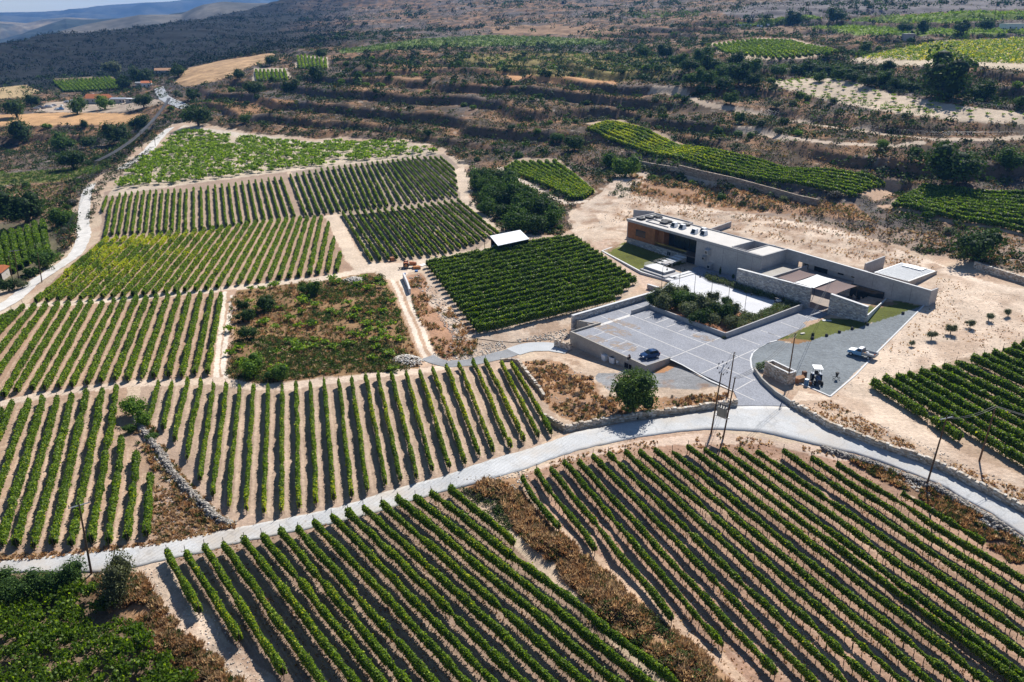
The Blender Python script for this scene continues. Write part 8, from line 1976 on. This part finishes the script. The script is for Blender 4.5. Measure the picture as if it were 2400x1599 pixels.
# ---------------------------------------------------------------- farm and far buildings
def house(name, px, py, wpx, dm, hm, rz, label, wallm, roofm, gable=1.2, windows=2):
    p = G(px, py); Z = p.y * CP + (HC - p.z) * SP; w = wpx * Z / F
    h = empty(name, p, label, 'building', None, rz)
    wl = MB().box(-w / 2, w / 2, -dm / 2, dm / 2, -1, hm).obj('wall', wallm, h)
    if gable: MB().hexa([(-w / 2 - .3, -dm / 2 - .4, hm), (w / 2 + .3, -dm / 2 - .4, hm), (w / 2 + .3, dm / 2 + .4, hm), (-w / 2 - .3, dm / 2 + .4, hm)], [(-w / 2 - .3, -.05, hm + gable), (w / 2 + .3, -.05, hm + gable), (w / 2 + .3, .05, hm + gable), (-w / 2 - .3, .05, hm + gable)]).obj('roof', roofm, h)
    else: MB().box(-w / 2 - .2, w / 2 + .2, -dm / 2 - .3, dm / 2 + .3, hm, hm + .2).obj('roof', roofm, h)
    for k in range(windows):
        x = -w / 2 + w * (k + .7) / (windows + .4); MB().box(x - .5, x + .5, -dm / 2 - .03, -dm / 2 - .001, .9, 2.0).obj('window', M['glass'], h)
    MB().box(w * .42 - .45, w * .42 + .45, -dm / 2 - .03, -dm / 2 - .001, 0, 2.1).obj('door', M['bark'], h)
    return h
fh = house('farmhouse', 232, 240, 52, 9, 3.0, -.05, "long farmhouse with a bright orange tiled roof among trees at upper left", M['plaster'], M['tile'], 2.6, 4)
MB().tube((-4, 2, 3), (-4, 2, 5.6), .6, .6, 8).obj('chimney', M['white'], fh)
house('barn', 281, 241, 34, 6, 2.8, -.05, "grey-roofed low barn just right of the orange-roofed farmhouse", M['plaster'], M['zinc'], .8, 2)
house('lean_to', 309, 240, 22, 4, 2.4, -.05, "small white-roofed lean-to beside the grey barn", M['plaster'], M['white'], 0, 1)
house('cottage', 345, 205, 22, 6, 3.4, .3, "small white cottage with orange tile edge by the upper road", M['white'], M['tile'], 1.4, 2)
house('hut', 327, 203, 14, 5, 3.0, .3, "dim hut with a pale metal roof left of the white cottage", M['plaster'], M['zinc'], .5, 1)
house('tiled_house', 386, 172, 40, 7, 2.6, .2, "low house with pale orange roof behind the trees by the wheat field", M['plaster'], mat_simple('pale_tile', (.50, .28, .16), .8, 2, .15), 1.8, 2)
house('tiled_house', -6, 655, 40, 5, 2.4, .2, "orange roof corner at the left edge below the valley plot", M['plaster'], M['tile'], 1.2, 1)
house('far_house', 2372, 70, 50, 8, 4.0, .1, "low white house on the ridge at the top right corner", M['white'], M['plaster'], 0, 3)
house('stone_hut', 2128, 92, 26, 4, 3.0, .1, "small grey concrete hut below the round trees at upper right", M['concrete'], M['concrete'], 0, 0)
car2 = empty('parked_car', tuple(G(315, 236)), "small blue car parked at the farm beside a dark tree", 'car', None, -.1)
MB().box(-2, 2, -.8, .8, .3, .95, (.10, .26, .5)).obj('body', M['paint'], car2, bevel=.15); MB().box(-1.0, 1.3, -.7, .7, .95, 1.45, (.03, .04, .06)).obj('cabin', M['paint'], car2, bevel=.15)
for x in (-1.3, 1.3):
    for y in (-.75, .75): wheel(car2, x, y, .32, .2)
for k, (x, y, c) in enumerate(((157, 241, (.55, .58, .62)), (168, 239, (.75, .76, .78)), (177, 240, (.78, .78, .78)), (188, 236, (.12, .3, .55)), (103, 255, (.1, .1, .12)), (110, 252, (.25, .35, .5)), (118, 252, (.7, .7, .7)), (126, 249, (.6, .6, .6)), (134, 258, (.72, .72, .7)), (143, 258, (.12, .3, .55)), (145, 251, (.75, .75, .72)), (86, 256, (.5, .5, .5)), (92, 253, (.12, .14, .18)))):
    v = empty('scrap_vehicle', tuple(G(x, y)), "%s junk vehicle from the left strewn over the farmyard" % ordinal((11, 12, 13, 14, 2, 3, 4, 5, 6, 7, 8, 0, 1)[k] if k < 13 else k), 'vehicle', 'junk strewn over the farmyard', random.uniform(0, 3))
    MB().box(-1.9, 1.9, -.8, .8, .2, 1.0, c).obj('body', M['paint'], v, bevel=.12); MB().box(-.9, 1.2, -.7, .7, 1.0, 1.5, tuple(q * .7 for q in c)).obj('cabin', M['paint'], v, bevel=.1)
for k, (x, y) in enumerate(((1727, 60), (1735, 61), (1743, 60), (1751, 61), (1760, 61), (1768, 61), (1776, 62), (1784, 63), (1800, 60))):
    box_thing('beehive', G(x, y), (1.6, 1.2, 1.2), (.72, .76, .8) if k % 3 else (.45, .55, .68), "%s pale box from the left in the row of hives below the green strip" % ordinal(k), 'beehive', .1, 'pale hives on the upper hillside')
# posts of the terrace fence and drip line
def fence_posts(line, n, label, h=1.6):
    W = resample(GL(line, sub=2), n); f = empty('wire_fence', tuple(W[0]), label, 'fence')
    for w in W: MB().tube((w[0] - W[0][0], w[1] - W[0][1], w[2] - W[0][2]), (w[0] - W[0][0], w[1] - W[0][1], w[2] - W[0][2] + h), .06, .06, 4).obj('post', M['post'], f)
    for zz in (.5, 1.1, 1.5): MB().path([(w[0] - W[0][0], w[1] - W[0][1], w[2] - W[0][2] + zz) for w in W], .012, 3).obj('wire', M['zinc'], f)
fence_posts([(1840, 178), (1930, 180), (2000, 188), (2110, 222), (2250, 246), (2400, 262)], 26, "thin wire fence along the back of the sparse vine terrace")
fence_posts([(1780, 262), (1860, 278), (1960, 292), (2090, 312), (2200, 320), (2400, 318)], 28, "thin wire fence along the upper hillside track")
W = GL([(1100, 792), (1160, 800), (1200, 803), (1250, 800), (1330, 792)], sub=3)
MB().path([tuple(w + Vector((0, 0, .06))) for w in W], .05, 5).obj('irrigation_pipe', M['rubber']); tag(bpy.data.objects['irrigation_pipe'], "thin black irrigation pipe lying across the stony slope above the drive", 'pipe')

# ---------------------------------------------------------------- air
hz = MB().box(-5200, 6000, -400, 11500, -78, 420)
M['haze'] = bpy.data.materials.new('haze'); M['haze'].use_nodes = True
nt = M['haze'].node_tree
for q in list(nt.nodes): nt.nodes.remove(q)
out = nt.nodes.new("ShaderNodeOutputMaterial"); pv = nt.nodes.new("ShaderNodeVolumePrincipled")
pv.inputs['Color'].default_value = (.13, .40, 1.0, 1); pv.inputs['Density'].default_value = .00008; pv.inputs['Anisotropy'].default_value = .3
nt.links.new(pv.outputs[0], out.inputs['Volume'])
o = hz.obj('haze', M['haze']); tag(o, kind='stuff')
